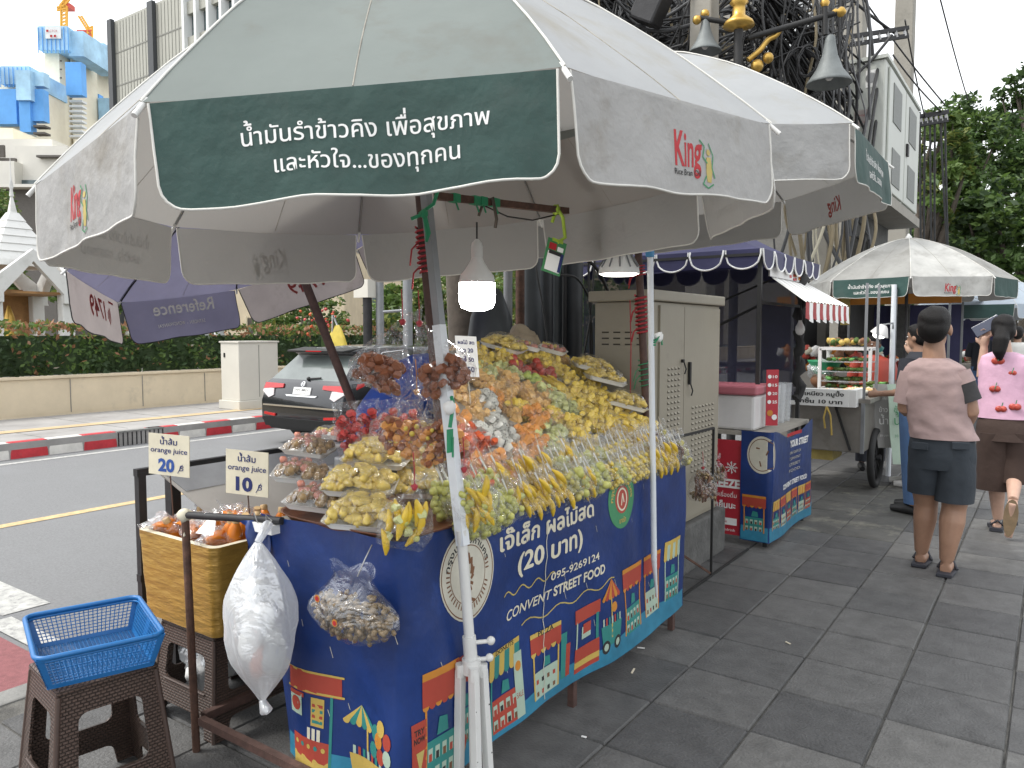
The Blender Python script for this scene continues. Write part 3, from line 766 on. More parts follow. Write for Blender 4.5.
    for k in range(-3, 5):
        b = MB(); b.tube([corner(k, r)-n*.010 for r in (.03, .3, .5, .7, .9, 1.0)], .0045, rib_m, 5)
        tip = corner(k, 1.018)-n*.010; b.tube([corner(k, .985)-n*.008, tip], .0065, 'white_paint', 7)
        b.tube([C+n*(h-.30)+(corner(k, .05)-C-n*h), corner(k, .52)-n*.014], .004, rib_m, 5)
        b.build('rib', t)
    if pole is None: pole = (0.0, h)
    b = MB(); b.tube([C-n*(C.z/n.z-pole[0]), C+n*(h+.0)], pole_r, pole_m, 10); b.build('pole', t)
    return t, corner, valf, n
def P_slogan(b, f, W_):
    b.text('น้ำมันรำข้าวคิง เพื่อสุขภาพ', 0.02, -.100, .50, None, f, 'ink_white', .0035, bold=.008)
    b.text('และหัวใจ...ของทุกคน', 0.02, -.160, .375, None, f, 'ink_white', .0035, bold=.008)
def P_king(b, f, W_, dx=-.01):
    b.text('King', dx, -.150, .115, .082, f, 'ink_red', .002, bold=.022, skew=.12)
    b.text('Rice Bran Oil', dx-.005, -.172, .115, .014, f, 'ink_black', .0035, bold=.01)
    X = dx+.085      # small rice-ear emblem in gold and green
    b.poly([(X-.008, -.185), (X+.006, -.187), (X+.012, -.16), (X+.010, -.125), (X-.006, -.125), (X-.010, -.16)], f, 'ink_gold', .0033)
    b.disc(X+.003, -.113, .008, f, 'ink_gold', .0033, 10)
    b.stroke([(X-.03, -.085), (X-.012, -.10), (X-.020, -.125), (X-.004, -.14)], .004, f, 'ink_green', .0036)
    b.stroke([(X+.008, -.09), (X+.022, -.12), (X+.012, -.15), (X+.02, -.175)], .004, f, 'ink_green', .0036)
    b.stroke([(X-.01, -.17), (X-.024, -.19), (X-.006, -.20), (X+.014, -.19)], .004, f, 'ink_green', .0036)
def P_inner(b, f, W_):
    b.text('King', -.02, -.150, .115, .082, lambda x, y, z=0.0: f(x, y, -.004), 'ink_faint_red', 0, bold=.022, skew=.12)
W8 = lambda g: ['canopy_green' if (i % 2) == g else 'canopy_white' for i in range(8)]
V8 = lambda g: ['valance_green' if (i % 2) == g else 'valance_white' for i in range(8)]
um1 = umbrella('large grey and green parasol right over the fruit stall, nearest of all', (-1.726, 1.925, 1.988), 1.1, .209, -.065, -.043, .72, W8(1), V8(1),
   prints={-2: P_slogan, -1: P_king, -3: lambda b, f, W_: P_king(b, f, W_, -.03), 1: lambda b, f, W_: P_king(b, f, W_, 0), 0: P_slogan, 2: P_slogan, 4: P_slogan, 3: lambda b, f, W_: P_king(b, f, W_, 0)}, seed=1, pole=(.93, .72), pole_m='rust_brown')
um2 = umbrella('second large parasol of the same make, over the far end of the fruit stall', (-1.823, 3.703, 2.259), 1.232, .422, -.058, -.02, .66, W8(0), V8(0),
   prints={-1: P_slogan, 1: P_slogan, 0: P_inner}, seed=2, skip=(-3, 4), pole=(.15, .66), pole_m='rust_brown')
c3 = AD(907, 285, 8.9); c3.z = 2.08
d3 = math.atan2(-c3.y, -c3.x)
mat('canopy_old', (.30, .30, .285), .85, var=.2, vs=4, trans=.2, bump=.6, bs=9, dirt=(.17, .165, .15), dirt_s=3, dirt_lo=.52); mat('canopy_old_white', (.46, .46, .44), .85, var=.2, vs=4, trans=.2, bump=.6, bs=9, dirt=(.24, .23, .21), dirt_s=3.5, dirt_lo=.52)
for nm_ in ('canopy_old', 'canopy_old_white'): lined(nm_, (.28, .27, .26))
um3 = umbrella('grey and green parasol over the food cart, with people walking in front', c3, 1.08, d3-.0+.03, 0, 0, .50, ['canopy_old' if (i % 2) == 0 else 'canopy_old_white' for i in range(8)], ['valance_green' if (i % 2) == 0 else 'canopy_old_white' for i in range(8)],
   prints={-1: P_slogan, 0: lambda b, f, W_: P_king(b, f, W_, -.02)}, seed=3, L=.20, pole=(0, .5), pole_m='dark_iron', pole_r=.018)
c4 = AD(990, 305, 13); c4.z = 1.95
um4 = umbrella('pale blue parasol farthest down the pavement at the right edge', c4, 1.15, math.atan2(-c4.y, -c4.x)+.3, 0, 0, .5, ['canopy_paleblue']*8, ['canopy_paleblue' if i % 2 else 'valance_green' for i in range(8)], seed=4, L=.22, pole_m='dark_iron', group='market parasols')
def both(fn):       # print showing on both faces of the thin cloth
    def g(b, f, W_):
        fn(b, f, W_); fn(b, lambda x, y, z=0.0: f(x, y, -z*1.5), W_)
    return g
def P_ref(b, f, W_):
    b.text('Reference', 0, -.10, .44, None, f, 'ink_print', .003, bold=.012)
    b.text('SATHORN  -  WONGWIANYAI', 0.04, -.175, .34, .022, f, 'ink_print', .003)
def P_1749(b, f, W_):
    b.text('1749', -.02, -.15, .24, .11, f, 'ink_faint_red', .003, bold=.012)
    for r in (.03, .05, .07): b.stroke([(-.17-r*math.cos(k*.35-.7), -.11+r*math.sin(k*.35-.7)) for k in range(5)], .009, f, 'ink_faint_red', .003)
    b.stroke([(-.30, -.03), (-.22, -.03)], .01, f, 'ink_faint_red', .003)
def P_1749b(b, f, W_):
    b.text('1749', .2, -.15, .24, .11, f, 'ink_faint_red', .003, bold=.012); b.stroke([(-.3, -.16), (.02, -.16)], .008, f, 'ink_faint_red', .003)
tp = ['canopy_purple']*8
vp = ['valance_pinkish']*8; vp[(2+3) % 8] = 'canopy_purple'; vp[(-2+3) % 8] = 'canopy_purple'; vp[(0+3)%8]='valance_pinkish'
um5 = umbrella('tilted purple parasol with cream print, on the road side behind the fruit stall', (-3.492, 2.775, 2.081), 1.1, 1.264, -.361, -.167, .40, tp, vp, L=.25, skip=(4, -3),
   prints={2: both(P_ref), 3: both(P_1749), 1: both(P_1749)}, seed=5, pole=(0, .40), pole_m='rust_brown', pole_r=.024, rib_m='black_iron', edge_m='black_iron')
# cream lettering on the sloping purple panel, seen from below
t5, cor5, val5, n5 = um5
b = MB()
A, B_, Cc = cor5(3), cor5(4), cor5(3, .02).lerp(cor5(4, .02), .5)
pan = [o for o in t5.children if o.name.startswith('canopy_panel')][6]
def pf(x, y, z=0.0):
    k = 3; r = .93-y; u = .5+x/ max(.2, r); u = min(max(u, .02), .98)
    an0 = cor5(k, r); an1 = cor5(k+1, r); p = an0.lerp(an1, u)
    return p-n5*(.035*1.1*math.sin(PI*u)*math.sin(PI*min(1, r*.9))+.006+z)
for ln, y, w in (('เดินทาง', .44, .20), ('เริ่ม 3.69 ล้าน', .14, .5)):
    b.text(ln, 0, y, w, None, pf, 'ink_print', 0, bold=.012)
b.build('panel_lettering', pan)
pan.children[0].parent = pan
# ---------------------------------------------------------------- white telescopic stand leaning in front of the stall
t = thing('parasol_stand', 'white scuffed telescopic stand with folded tripod legs against the blue banner', 'stand', (-1.43, 1.86, 0))
pA, pB, pC = AX(425, 186, -1.60), AX(463, 545, -1.44), AX(472, 672, -1.43); pD = Vector((-1.43, 1.87, .02))
b = MB(); b.tube([pA, AX(440, 330, -1.53)], .013, 'grey_metal', 4, sq=True); b.build('upper_tube', t)
b = MB(); b.tube([AX(439, 325, -1.53), pB], .015, 'pvc_white', 4, sq=True); b.build('middle_tube', t)
b = MB(); b.tube([AX(461, 530, -1.445), pC], .016, 'white_paint', 14)
b.tube([AX(469, 636, -1.435), AX(471, 662, -1.433)], .021, 'white_paint', 14); b.build('lower_tube', t)
hubp = AX(471.5, 668, -1.43)
b = MB(); b.tube([hubp+Vector((0, 0, .03)), hubp+Vector((0, 0, -.015))], .030, 'white_paint', 12)
b.tube([AX(470, 643, -1.435)+Vector((0, .0, 0)), AX(470, 643, -1.435)+Vector((.045, .035, .005))], .007, 'white_paint', 8)
b.sph(AX(470, 643, -1.435)+Vector((.05, .04, .006)), .014, 'white_paint', 8, 6)
b.tube([hubp+Vector((0, 0, .025)), hubp+Vector((.04, .03, .03))], .007, 'white_paint', 8); b.sph(hubp+Vector((.044, .034, .032)), .013, 'white_paint', 8, 6)
b.build('locking_collar', t)
dirs = [Vector((math.cos(an), math.sin(an), 0)) for an in (math.radians(-140), math.radians(-40), math.radians(35), )]
for i, dv in enumerate(dirs):
    b = MB(); a_ = hubp+dv*.034+Vector((0, 0, -.005)); z_ = Vector((hubp.x, hubp.y, .02))+dv*.050+Vector((.0, .012, 0))
    b.tube([a_, z_], .0125, 'white_paint', 4, sq=True)
    b.tube([a_+Vector((0, 0, .02)), a_+Vector((0, 0, -.02))], .016, 'white_paint', 8)
    for zz in (.25, .6): 
        p = a_.lerp(z_, zz)+dv*.013; b.sph(p, .004, 'black_iron', 6, 4)
    b.build('leg', t, bevel=.002)
b = MB(); b.tube([Vector((hubp.x, hubp.y, hubp.z-.02)), Vector((hubp.x+.002, hubp.y+.005, .03))], .011, 'white_paint', 10); b.build('centre_rod', t)
# PVC tube at the far end with knotted cords
t = thing('pvc_tube', 'white plastic tube tied upright to the rusty pole at the far end of the stall', 'pole', AX(655, 594, -1.46))
b = MB(); b.tube([AX(650, 244, -1.46), AX(654, 560, -1.46)], .0135, 'pvc_white', 12); b.tube([AX(654, 560, -1.46), AX(657, 598, -1.46)], [.0135, .004], 'pvc_white', 8); b.build('tube', t)
b = MB(); b.box(AX(650, 250, -1.445), (.03, .03, .06), 'blue_tape'); b.build('blue_tape', t, bevel=.003)
b = MB()
for k in range(3):
    p = AX(652, 340+k*2.5, -1.46); b.lathe([(.017, -.004), (.019, 0), (.017, .004)], p, 'green_tape', 10)
b.sph(AX(659, 337, -1.44), .022, 'ink_white', 9, 6, rough=.4); b.tube([AX(655, 342, -1.44), AX(661, 334, -1.43), AX(662, 345, -1.43)], .004, 'green_tape', 5); b.build('knotted_bag', t)
# cords wound on the poles
def wind(name, label, p0, p1, r, m, turns, tr=.004, cat='cord', group=None):
    p0 = Vector(p0); p1 = Vector(p1); d = (p1-p0); L_ = d.length; d.normalize(); a_ = d.orthogonal().normalized(); c_ = d.cross(a_)
    pts = []; K = turns*9; q_ = random.Random(turns)
    for i in range(K+1):
        s = i/K; an = 2*PI*turns*s; rrr = r*(1+.25*q_.random()); pts.append(p0+d*L_*s+(a_*math.cos(an)+c_*math.sin(an))*rrr)
    b = MB(); b.tube(pts, tr, m, 5)
    for k in range(2):
        e = p0+d*L_*q_.random(); b.tube([e+a_*r, e+a_*(r+.02)+Vector((0, 0, -.02)), e+a_*(r+.025)+c_*.02+Vector((0, 0, -.07))], tr*.8, m, 5)
    o = b.build(name, loc=p0); tag(o, label, cat, group)
    return o
C1 = Vector((-1.726, 1.925, 1.988)); n1 = um1[3]; C2 = Vector((-1.823, 3.703, 2.259)); n2 = um2[3]
onp = lambda C, n, z: C-n*((C.z-z)/n.z)
wind('red_cord', 'red cord wound on the dark pole above the snack bags', onp(C1, n1, 1.85), onp(C1, n1, 1.70), .024, 'red_tape', 9)
wind('red_cord', 'thick red cord wound on the rusty pole beside the white tube, middle height', onp(C2, n2, 1.70), onp(C2, n2, 1.50), .026, 'red_tape', 9, .006)
wind('red_cord', 'frayed red cord with loose end high on the rusty pole by the white tube', onp(C2, n2, 1.86), onp(C2, n2, 1.80), .026, 'red_tape', 4)
wind('string_winding', 'green string wound low on the rusty pole beside the white tube', onp(C2, n2, 1.36), onp(C2, n2, 1.22), .026, 'green_tape', 5, .003)
b = MB(); p = AX(425, 215, -1.585)+Vector((.015, -.02, 0))
b.tube([p+Vector((-.02, -.0, .0)), p+Vector((.02, .02, .03)), p+Vector((.03, .03, .075))], .006, 'green_tape', 5)
b.tube([p, p+Vector((.015, .0, -.06)), p+Vector((.008, 0, -.085))], [.007, .009, .004], 'green_tape', 5); b.tube([p, p+Vector((-.035, -.02, -.015))], .006, 'green_tape', 5); b.sph(p, .013, 'green_tape', 8, 6, rough=.4)
tag(b.build('green_ribbon', loc=p), 'green ribbon knotted at the top of the white stand', 'ribbon')
b = MB(); p = AX(447, 440, -1.48)+Vector((.02, -.01, 0))
b.box(p, (.004, .026, .07), 'green_tape'); b.box(p+Vector((.001, .012, -.02)), (.004, .014, .06), 'green_tape', rz=.5); b.sph(p+Vector((0, 0, .1)), .02, 'ink_white', 8, 6, rough=.4); b.tube([p+Vector((0, 0, .04)), p+Vector((.005, .01, .11)), p+Vector((-.01, .02, .13))], .006, 'green_tape', 5)
tag(b.build('green_ribbon', loc=p), 'green plastic strip hanging halfway down the white stand', 'ribbon')
# crossbar with bulb and card
bA, bB = AY(436, 196, 1.98), AX(567, 211, -1.62)
t = thing('crossbar', 'dark square metal bar under the nearest parasol carrying the lit bulb', 'bar', bA)
b = MB(); b.bar(bA, bB, .024, 'rust'); b.build('bar', t)
b = MB()
for s in (.12, .26, .31, .40): 
    b = MB(); p = bA.lerp(bB, s); b.box(p, (.03, .035, .03), 'green_tape'); b.tube([p, p+Vector((.01, .01, -.04))], .004, 'green_tape', 5); b.build('tape', t, bevel=.003)
mat('bulb_white', (.72, .72, .70), .35, var=.03); mat('bulb_lit', (1, .98, .95), .4, var=0, emit=34); mat('bulb_lit_soft', (1, .97, .9), .4, var=0, emit=3.5)
def bulb(label, p, s, lit, socket='white_paint', shape='led', group='bulbs hung over the stalls', cord=.12):
    t = thing('light_bulb', label, 'light bulb', p, group); p = Vector(p)
    b = MB(); b.tube([p+Vector((0, 0, .155*s+cord)), p+Vector((0, 0, .15*s))], .003, 'black_iron', 6); b.build('cord', t)
    b = MB(); b.lathe([(.006*s, .17*s), (.020*s, .155*s), (.024*s, .14*s), (.023*s, .10*s)], p, socket, 14); b.build('socket', t)
    if shape == 'led':
        b = MB(); b.lathe([(.021*s, .10*s), (.026*s, .085*s), (.045*s, .055*s), (.066*s, .028*s), (.071*s, .0)], p, 'bulb_white', 20); b.build('collar', t)
        b = MB(); b.lathe([(.070*s, .0), (.071*s, -.07*s), (.062*s, -.095*s), (.03*s, -.108*s), (.002, -.11*s)], p, lit, 20); b.build('diffuser', t)
    elif shape == 'par':
        b = MB(); b.lathe([(.021*s, .10*s), (.028*s, .09*s), (.04*s, .06*s), (.075*s, .01*s), (.08*s, -.015*s)], p, 'bulb_white', 20)
        for k in range(12):
            an = k*PI/6; b.tube([p+Vector((math.cos(an)*.03*s, math.sin(an)*.03*s, .088*s)), p+Vector((math.cos(an)*.078*s, math.sin(an)*.078*s, .008*s))], .003*s, 'grey_metal', 5)
        b.build('reflector', t)
        b = MB(); b.lathe([(.078*s, -.014*s), (.06*s, -.022*s), (.002, -.026*s)], p, lit, 20); b.build('lens', t)
    else:
        b = MB(); b.lathe([(.016*s, .10*s), (.02*s, .08*s), (.043*s, .035*s), (.048*s, .0), (.04*s, -.03*s), (.02*s, -.05*s), (.002, -.054*s)], p, lit, 18); b.build('glass', t)
    return t
bp1 = AX(477, 283, -1.63)
bulb('big bright white bulb glowing under the nearest parasol', bp1, .88, 'bulb_lit', cord=.07)
bp2 = AX(619, 270, -1.62); bulb('ribbed reflector bulb glowing in front of the beige utility cabinet', bp2, 1.18, 'bulb_lit_soft', 'black_iron', 'par', cord=.1)
b = MB(); p = bA.lerp(bB, .33)
b.tube([p, p+Vector((.02, .02, .015)), p+Vector((.03, .03, -.06)), p+Vector((.02, .035, -.09))], .006, 'bark', 6); b.tube([p+Vector((0, 0, .012)), p+Vector((-.02, -.01, -.05))], .005, 'bark', 6)
tag(b.build('cord_knot', loc=p), 'knotted brown cord on the crossbar right above the big bulb', 'cord')
lp = [bA.lerp(bB, .30)+Vector((0, 0, -.01)), bA.lerp(bB, .5)+Vector((0, 0, -.045)), bA.lerp(bB, .7)+Vector((0, 0, -.05)), bA.lerp(bB, .95)+Vector((0, 0, -.012))]
b = MB(); b.tube(lp, .003, 'black_iron', 5); tag(b.build('power_cord', loc=lp[0]), 'thin black cord drooping beneath the crossbar of the nearest parasol', 'cord')
# hanging card (its code is left out)
mat('card_green', (.04, .20, .07), .4, var=.05)
tl, tr_, bl = AX(551, 238, -1.63), AX(571, 250, -1.63), AX(537, 274, -1.63)
cc = AX(554, 257, -1.63)
ux = Vector((.42, .86, -.26)).normalized(); uy = Vector((.10, .24, .95)); uy = (uy-ux*uy.dot(ux)).normalized()
cf = plane_fn(cc, ux, uy)
t = thing('payment_card', 'green and white laminated card hanging from the crossbar by lime string', 'card', cc)
b = MB(); b.box(cc, (.088, .135, .002), 'card_green', M=Matrix((ux, uy, ux.cross(uy))).transposed())
b.rect(-.034, -.058, .036, .018, cf, 'ink_white', .0022); b.rect(-.03, .008, .03, .022, cf, 'ink_black', .003); b.rect(-.034, .026, .0, .052, cf, 'ink_red', .0022); b.rect(.006, .026, .034, .044, cf, 'ink_white', .0022); b.rect(.026, -.055, .040, .02, cf, 'ink_navy', .003)
b.build('card', t)
b = MB(); tp_ = bA.lerp(bB, .9); 
b.tube([tp_+Vector((0, 0, .015)), tp_+Vector((.02, .02, -.03)), cf(.03, .09), cf(.0, .06)], .0075, 'lime_rope', 6); b.tube([tp_, tp_+Vector((-.01, -.012, -.05))], .007, 'lime_rope', 6); b.sph(tp_, .02, 'lime_rope', 8, 6, rough=.4)
b.box(cf(0, .066), (.05, .012, .008), 'lime_rope', M=Matrix((ux, uy, ux.cross(uy))).transposed()); b.build('string', t)
# ---------------------------------------------------------------- fruit stall: cart, banner
mat('banner_blue', (.008, .030, .140), .34, var=.28, vs=4, spec=.5, bump=.9, bs=6, dirt=(.02, .06, .25), dirt_s=5, dirt_lo=.58)
mat('banner_sky', (.03, .19, .30), .4, var=.2, vs=12)
mat('ink_orange', (.50, .20, .025), .5, var=.1); mat('ink_yellow', (.50, .35, .08), .5, var=.1); mat('ink_teal', (.025, .20, .18), .5, var=.1); mat('ink_brick', (.36, .05, .03), .5, var=.1)
mat('ink_pale', (.36, .46, .37), .5, var=.1); mat('ink_brown', (.16, .07, .03), .6); mat('ink_seal', (.52, .50, .42), .5, var=.12, vs=14)
mat('table_top', (.32, .30, .26), .6, var=.1)
mat('tray_brown', (.16, .06, .028), .45, var=.15, bump=.2)
mat('panel_greywhite', (.40, .385, .36), .55, var=.06, vs=6, dirt=(.3, .29, .27), dirt_s=5, dirt_lo=.6)
mat('panel_film', (.30, .31, .32), .25, var=.1)
BX, BY = -1.50, 1.58; RC = .022; YF = 3.66
ZT = lambda s: .905-.03*max(0, s)/2.1
def bpt(s):      # plan position and outward normal along the cloth; s<0 end face, s>0 long face
    q1 = PI/2*RC
    if s < -q1/2: d = -q1/2-s; return Vector((BX-RC-d, BY, 0)), Vector((0, -1, 0))
    if s > q1/2: d = s-q1/2; return Vector((BX, BY+RC+d, 0)), Vector((1, 0, 0))
    an = -PI/2+(s+q1/2)/q1*PI/2; c = Vector((BX-RC, BY+RC, 0)); n = Vector((math.cos(an), math.sin(an), 0)); return c+n*RC, n
def ban(s, z, off=0.0):
    p, n = bpt(s); w = (.9-z)/.8
    d = .014*w*math.sin(s*5.2+z*2)+.022*noise.noise(Vector((s*2.3, z*2.1, 4)))+.006*noise.noise(Vector((s*6, z*5, 9)))
    if s < 0: d += .020*math.sin(s*15+z*3)*(.3+w)*min(1, -s*4) + .03*w*min(1, -s*2.2)
    return Vector((p.x, p.y, z))+n*((off*.25+.0006 if off > 0 else off)+d+.004)
ban.tess = .03
def bgrid(s0, s1, zb, zt, m, b, nu, nv, off=0.0):
    b.grid(lambda u, v: ban(s0+(s1-s0)*u, (zb(s0+(s1-s0)*u) if callable(zb) else zb)*(1-v)+(zt(s0+(s1-s0)*u) if callable(zt) else zt)*v, off), nu, nv, m)
zb = lambda s: .115+.015*math.sin(s*3) + (.0 if s > 0 else .05*min(1, -s*1.2))
cart = thing('fruit_stall', 'long fruit stall table wrapped in a blue printed banner', 'stall', (-1.95, 2.6, 0))
b = MB()
S0 = lambda v: -.49-.13*v
b.grid(lambda u, v: ban(S0(v)+(2.06-S0(v))*u, zb(S0(v)+(2.06-S0(v))*u)*(1-v)+ZT(S0(v)+(2.06-S0(v))*u)*v), 170, 34, 'banner_blue')
S1 = 2.04
fn = ban
# light blue street strip along the hem
wave = lambda s: .205+.012*math.sin(s*9)+.01*math.sin(s*4+1)
bgrid(-.49, 2.05, lambda s: zb(s)+.002, wave, 'banner_sky', b, 110, 3, .0025)
sX = lambda px, py: AX(px, py, BX)            # helper to read the long face
def booth(s, z, w, h, roof='ink_brick', body='ink_teal', trim='ink_yellow', kind=0):
    H0 = z
    fnr = fn
    b.rect(s-w*.42, H0, s+w*.42, H0+h*.42, fnr, body, .004, 4, 1)
    for k in range(2):
        for j in range(4):
            x = s-w*.36+j*w*.19; y = H0+h*(.04+.19*k); b.rect(x, y, x+w*.12, y+h*.12, fnr, 'ink_pale', .005); b.rect(x+w*.02, y, x+w*.10, y+h*.07, fnr, ['ink_brown', 'ink_brick', 'ink_black'][(j+k) % 3], .006)
    b.rect(s-w*.44, H0, s-w*.39, H0+h*.85, fnr, trim, .005); b.rect(s+w*.39, H0, s+w*.44, H0+h*.85, fnr, trim, .005)
    N = 6
    for j in range(N):
        x0 = s-w*.5+j*w/N; m = roof if j % 2 == 0 else trim
        b.poly([(x0, H0+h*.74), (x0+w/N, H0+h*.74), (x0+w/N, H0+h*.98), (x0, H0+h*.98)], fnr, roof if kind else m, .006)
        b.disc(x0+w/N/2, H0+h*.745, w/N/2, fnr, roof if (kind and j % 2) else (trim if kind else m), .0065, 8, a0=PI, a1=2*PI)
    b.rect(s-w*.5, H0+h*.98, s+w*.5, H0+h*1.05, fnr, trim if kind else roof, .0065, 3, 1)
    b.poly([(s-.02, H0+h*.44), (s+.03, H0+h*.44), (s+.025, H0+h*.58), (s-.01, H0+h*.6)], fnr, 'ink_teal', .005)
def sunshade(s, z, r, cols=('ink_yellow', 'ink_teal'), hh=.8):
    for k in range(6):
        a0 = -r+2*r*k/6; a1 = -r+2*r*(k+1)/6
        b.poly([(s+a0, z), (s+a1, z), (s, z+r*hh)], fn, cols[k % 2], .006); b.disc(s+(a0+a1)/2, z, r/6, fn, cols[k % 2], .0065, 8, a0=PI, a1=2*PI)
def cart_icon(s, z, w, h, m='ink_yellow'):
    b.poly([(s-w/2, z+h), (s+w/2, z+h), (s+w*.42, z), (s-w*.42, z)], fn, m, .005)
    for dx in (-.28, .28): b.disc(s+dx*w, z-.002, h*.32, fn, 'ink_black', .006, 14); b.disc(s+dx*w, z-.002, h*.18, fn, 'ink_pale', .007, 10)
    for j in range(7): x = s-w*.42+j*w*.13; b.rect(x, z+h, x+w*.07, z+h*1.35, fn, ['ink_pale', 'ink_brick', 'ink_teal'][j % 3], .006)
# end face art
b.rect(-.46, .37, -.25, .44, fn, 'ink_brick', .005, 5, 1); b.rect(-.47, .435, -.24, .442, fn, 'ink_yellow', .006, 5, 1); b.rect(-.47, .372, -.24, .379, fn, 'ink_yellow', .006, 5, 1)
b.rect(-.29, .15, -.28, .38, fn, 'ink_teal', .005); b.rect(-.46, .29, -.40, .36, fn, 'ink_pale', .005); b.disc(-.43, .325, .024, fn, 'ink_brick', .006, 12); b.rect(-.46, .352, -.39, .366, fn, 'ink_brick', .0065)
b.rect(-.36, .27, -.31, .36, fn, 'ink_yellow', .005)
for k in range(4): b.rect(-.355, .28+k*.017, -.315, .29+k*.017, fn, 'ink_brick' if k % 2 else 'ink_teal', .006)
for k in range(3): b.rect(-.375+k*.02, .225, -.362+k*.02, .262, fn, 'ink_cream', .006)
b.rect(-.45, .14, -.29, .225, fn, 'ink_brick', .005, 3, 1); b.rect(-.45, .12, -.29, .165, fn, 'ink_yellow', .006, 3, 1)
for k in range(5): b.disc(-.43+k*.03, .20, .008, fn, ['ink_yellow', 'ink_teal'][k % 2], .006, 8)
b.rect(-.146, .20, -.138, .33, fn, 'ink_yellow', .005); sunshade(-.17, .315, .075)
for (dx, dy, m) in ((0, 0, 'ink_yellow'), (.03, -.03, 'ink_brick'), (-.01, -.04, 'ink_orange'), (-.035, -.075, 'ink_teal'), (.0, -.085, 'ink_brick'), (.03, -.08, 'ink_pale'), (-.025, -.02, 'ink_teal')):
    b.disc(-.075+dx, .335+dy, .018, fn, m, .007+dx*.01, 12, ry=.026)
cart_icon(-.14, .14, .16, .075)
# long face art
b.rect(.015, .13, .075, .36, fn, 'ink_brick', .005, 2, 1); b.text('TRY', .045, .322, .042, .018, fn, 'ink_black', .0075, bold=.03); b.text('NOW', .045, .298, .046, .018, fn, 'ink_black', .0075, bold=.03)
b.poly([(.03, .27), (.065, .27), (.048, .20)], fn, 'ink_gold', .007)
booth(.14, .14, .16, .34, 'ink_brick', 'ink_teal', 'ink_orange', 1)
booth(.245, .20, .08, .28, 'ink_brick', 'ink_teal', 'ink_brick', 1)
b.poly([(.21, .20), (.26, .20), (.235, .12)], fn, 'ink_orange', .007); b.disc(.235, .215, .028, fn, 'ink_brick', .0072, 12)
booth(.50, .15, .20, .27, 'ink_yellow', 'ink_brick', 'ink_teal'); b.text('DONUTS', .50, .417, .12, .016, fn, 'ink_black', .0085, bold=.02)
b.rect(.56, .15, .61, .38, fn, 'ink_pale', .008); b.disc(.585, .33, .018, fn, 'ink_orange', .009, 12); b.text('SALE', .585, .22, .04, .02, fn, 'ink_brick', .009)
booth(.77, .16, .20, .235, 'ink_brick', 'ink_pale', 'ink_yellow', 1); b.rect(.87, .17, .91, .35, fn, 'ink_teal', .006); b.rect(.905, .17, .935, .30, fn, 'ink_brick', .007); b.text('PIZZA', .77, .388, .1, .02, fn, 'ink_black', .0085, bold=.02)
b.rect(.97, .355, 1.16, .41, fn, 'ink_brick', .006, 3, 1); b.rect(.975, .15, 1.155, .25, fn, 'ink_brick', .005, 3, 1); b.rect(.975, .17, 1.155, .195, fn, 'ink_yellow', .006, 3, 1); b.rect(.98, .25, .99, .36, fn, 'ink_pale', .006); b.rect(1.13, .25, 1.15, .36, fn, 'ink_teal', .006); b.rect(1.02, .28, 1.09, .33, fn, 'ink_pale', .006); b.rect(1.03, .30, 1.09, .34, fn, 'ink_brick', .007)
b.rect(1.245, .22, 1.253, .40, fn, 'ink_yellow', .005); sunshade(1.25, .395, .075, ('ink_orange', 'ink_brick'), 1.0); cart_icon(1.25, .19, .16, .09, 'ink_teal'); b.disc(1.27, .345, .022, fn, 'ink_orange', .007, 10)
booth(1.46, .18, .20, .28, 'ink_brick', 'ink_teal', 'ink_orange', 1)
booth(1.68, .19, .18, .27, 'ink_brick', 'ink_pale', 'ink_orange', 1)
booth(1.90, .20, .18, .28, 'ink_yellow', 'ink_teal', 'ink_pale')
# writing
def at_s(px, py):
    p = AX(px, py, BX); return p.y-BY-RC+PI/4*RC, p.z
s0, z0 = at_s(500, 541); s1, z1 = at_s(590, 513)
b.text('เจ๊เล็ก ผลไม้สด', (at_s(500, 530)[0]+at_s(592, 500)[0])/2, .765, at_s(592, 500)[0]-at_s(498, 530)[0], .062, fn, 'ink_cream', .004, bold=.03)
b.text('(20 บาท)', (at_s(518, 555)[0]+at_s(581, 540)[0])/2, .665, at_s(581, 540)[0]-at_s(518, 555)[0], .070, fn, 'ink_cream', .004, bold=.03)
b.text('095-9269124', (at_s(551, 565)[0]+at_s(597, 550)[0])/2, .578, at_s(597, 550)[0]-at_s(551, 565)[0], .030, fn, 'ink_cream', .004, bold=.015)
sa, sb = at_s(505, 610)[0], at_s(602, 570)[0]
b.text('CONVENT', sa+(sb-sa)*.22, .510, (sb-sa)*.42, .036, fn, 'ink_cream', .004, bold=.01, skew=.25)
b.text('STREET FOOD', sa+(sb-sa)*.73, .512, (sb-sa)*.54, .038, fn, 'ink_cream', .004, bold=.03)
for (x0, x1, y) in ((.50, .82, .60), (.62, 1.28, .462)):
    pts = [(x0+(x1-x0)*k/24, y+.012*math.sin(k*.9)) for k in range(25)]; b.stroke(pts, .005, fn, 'ink_gold', .004)
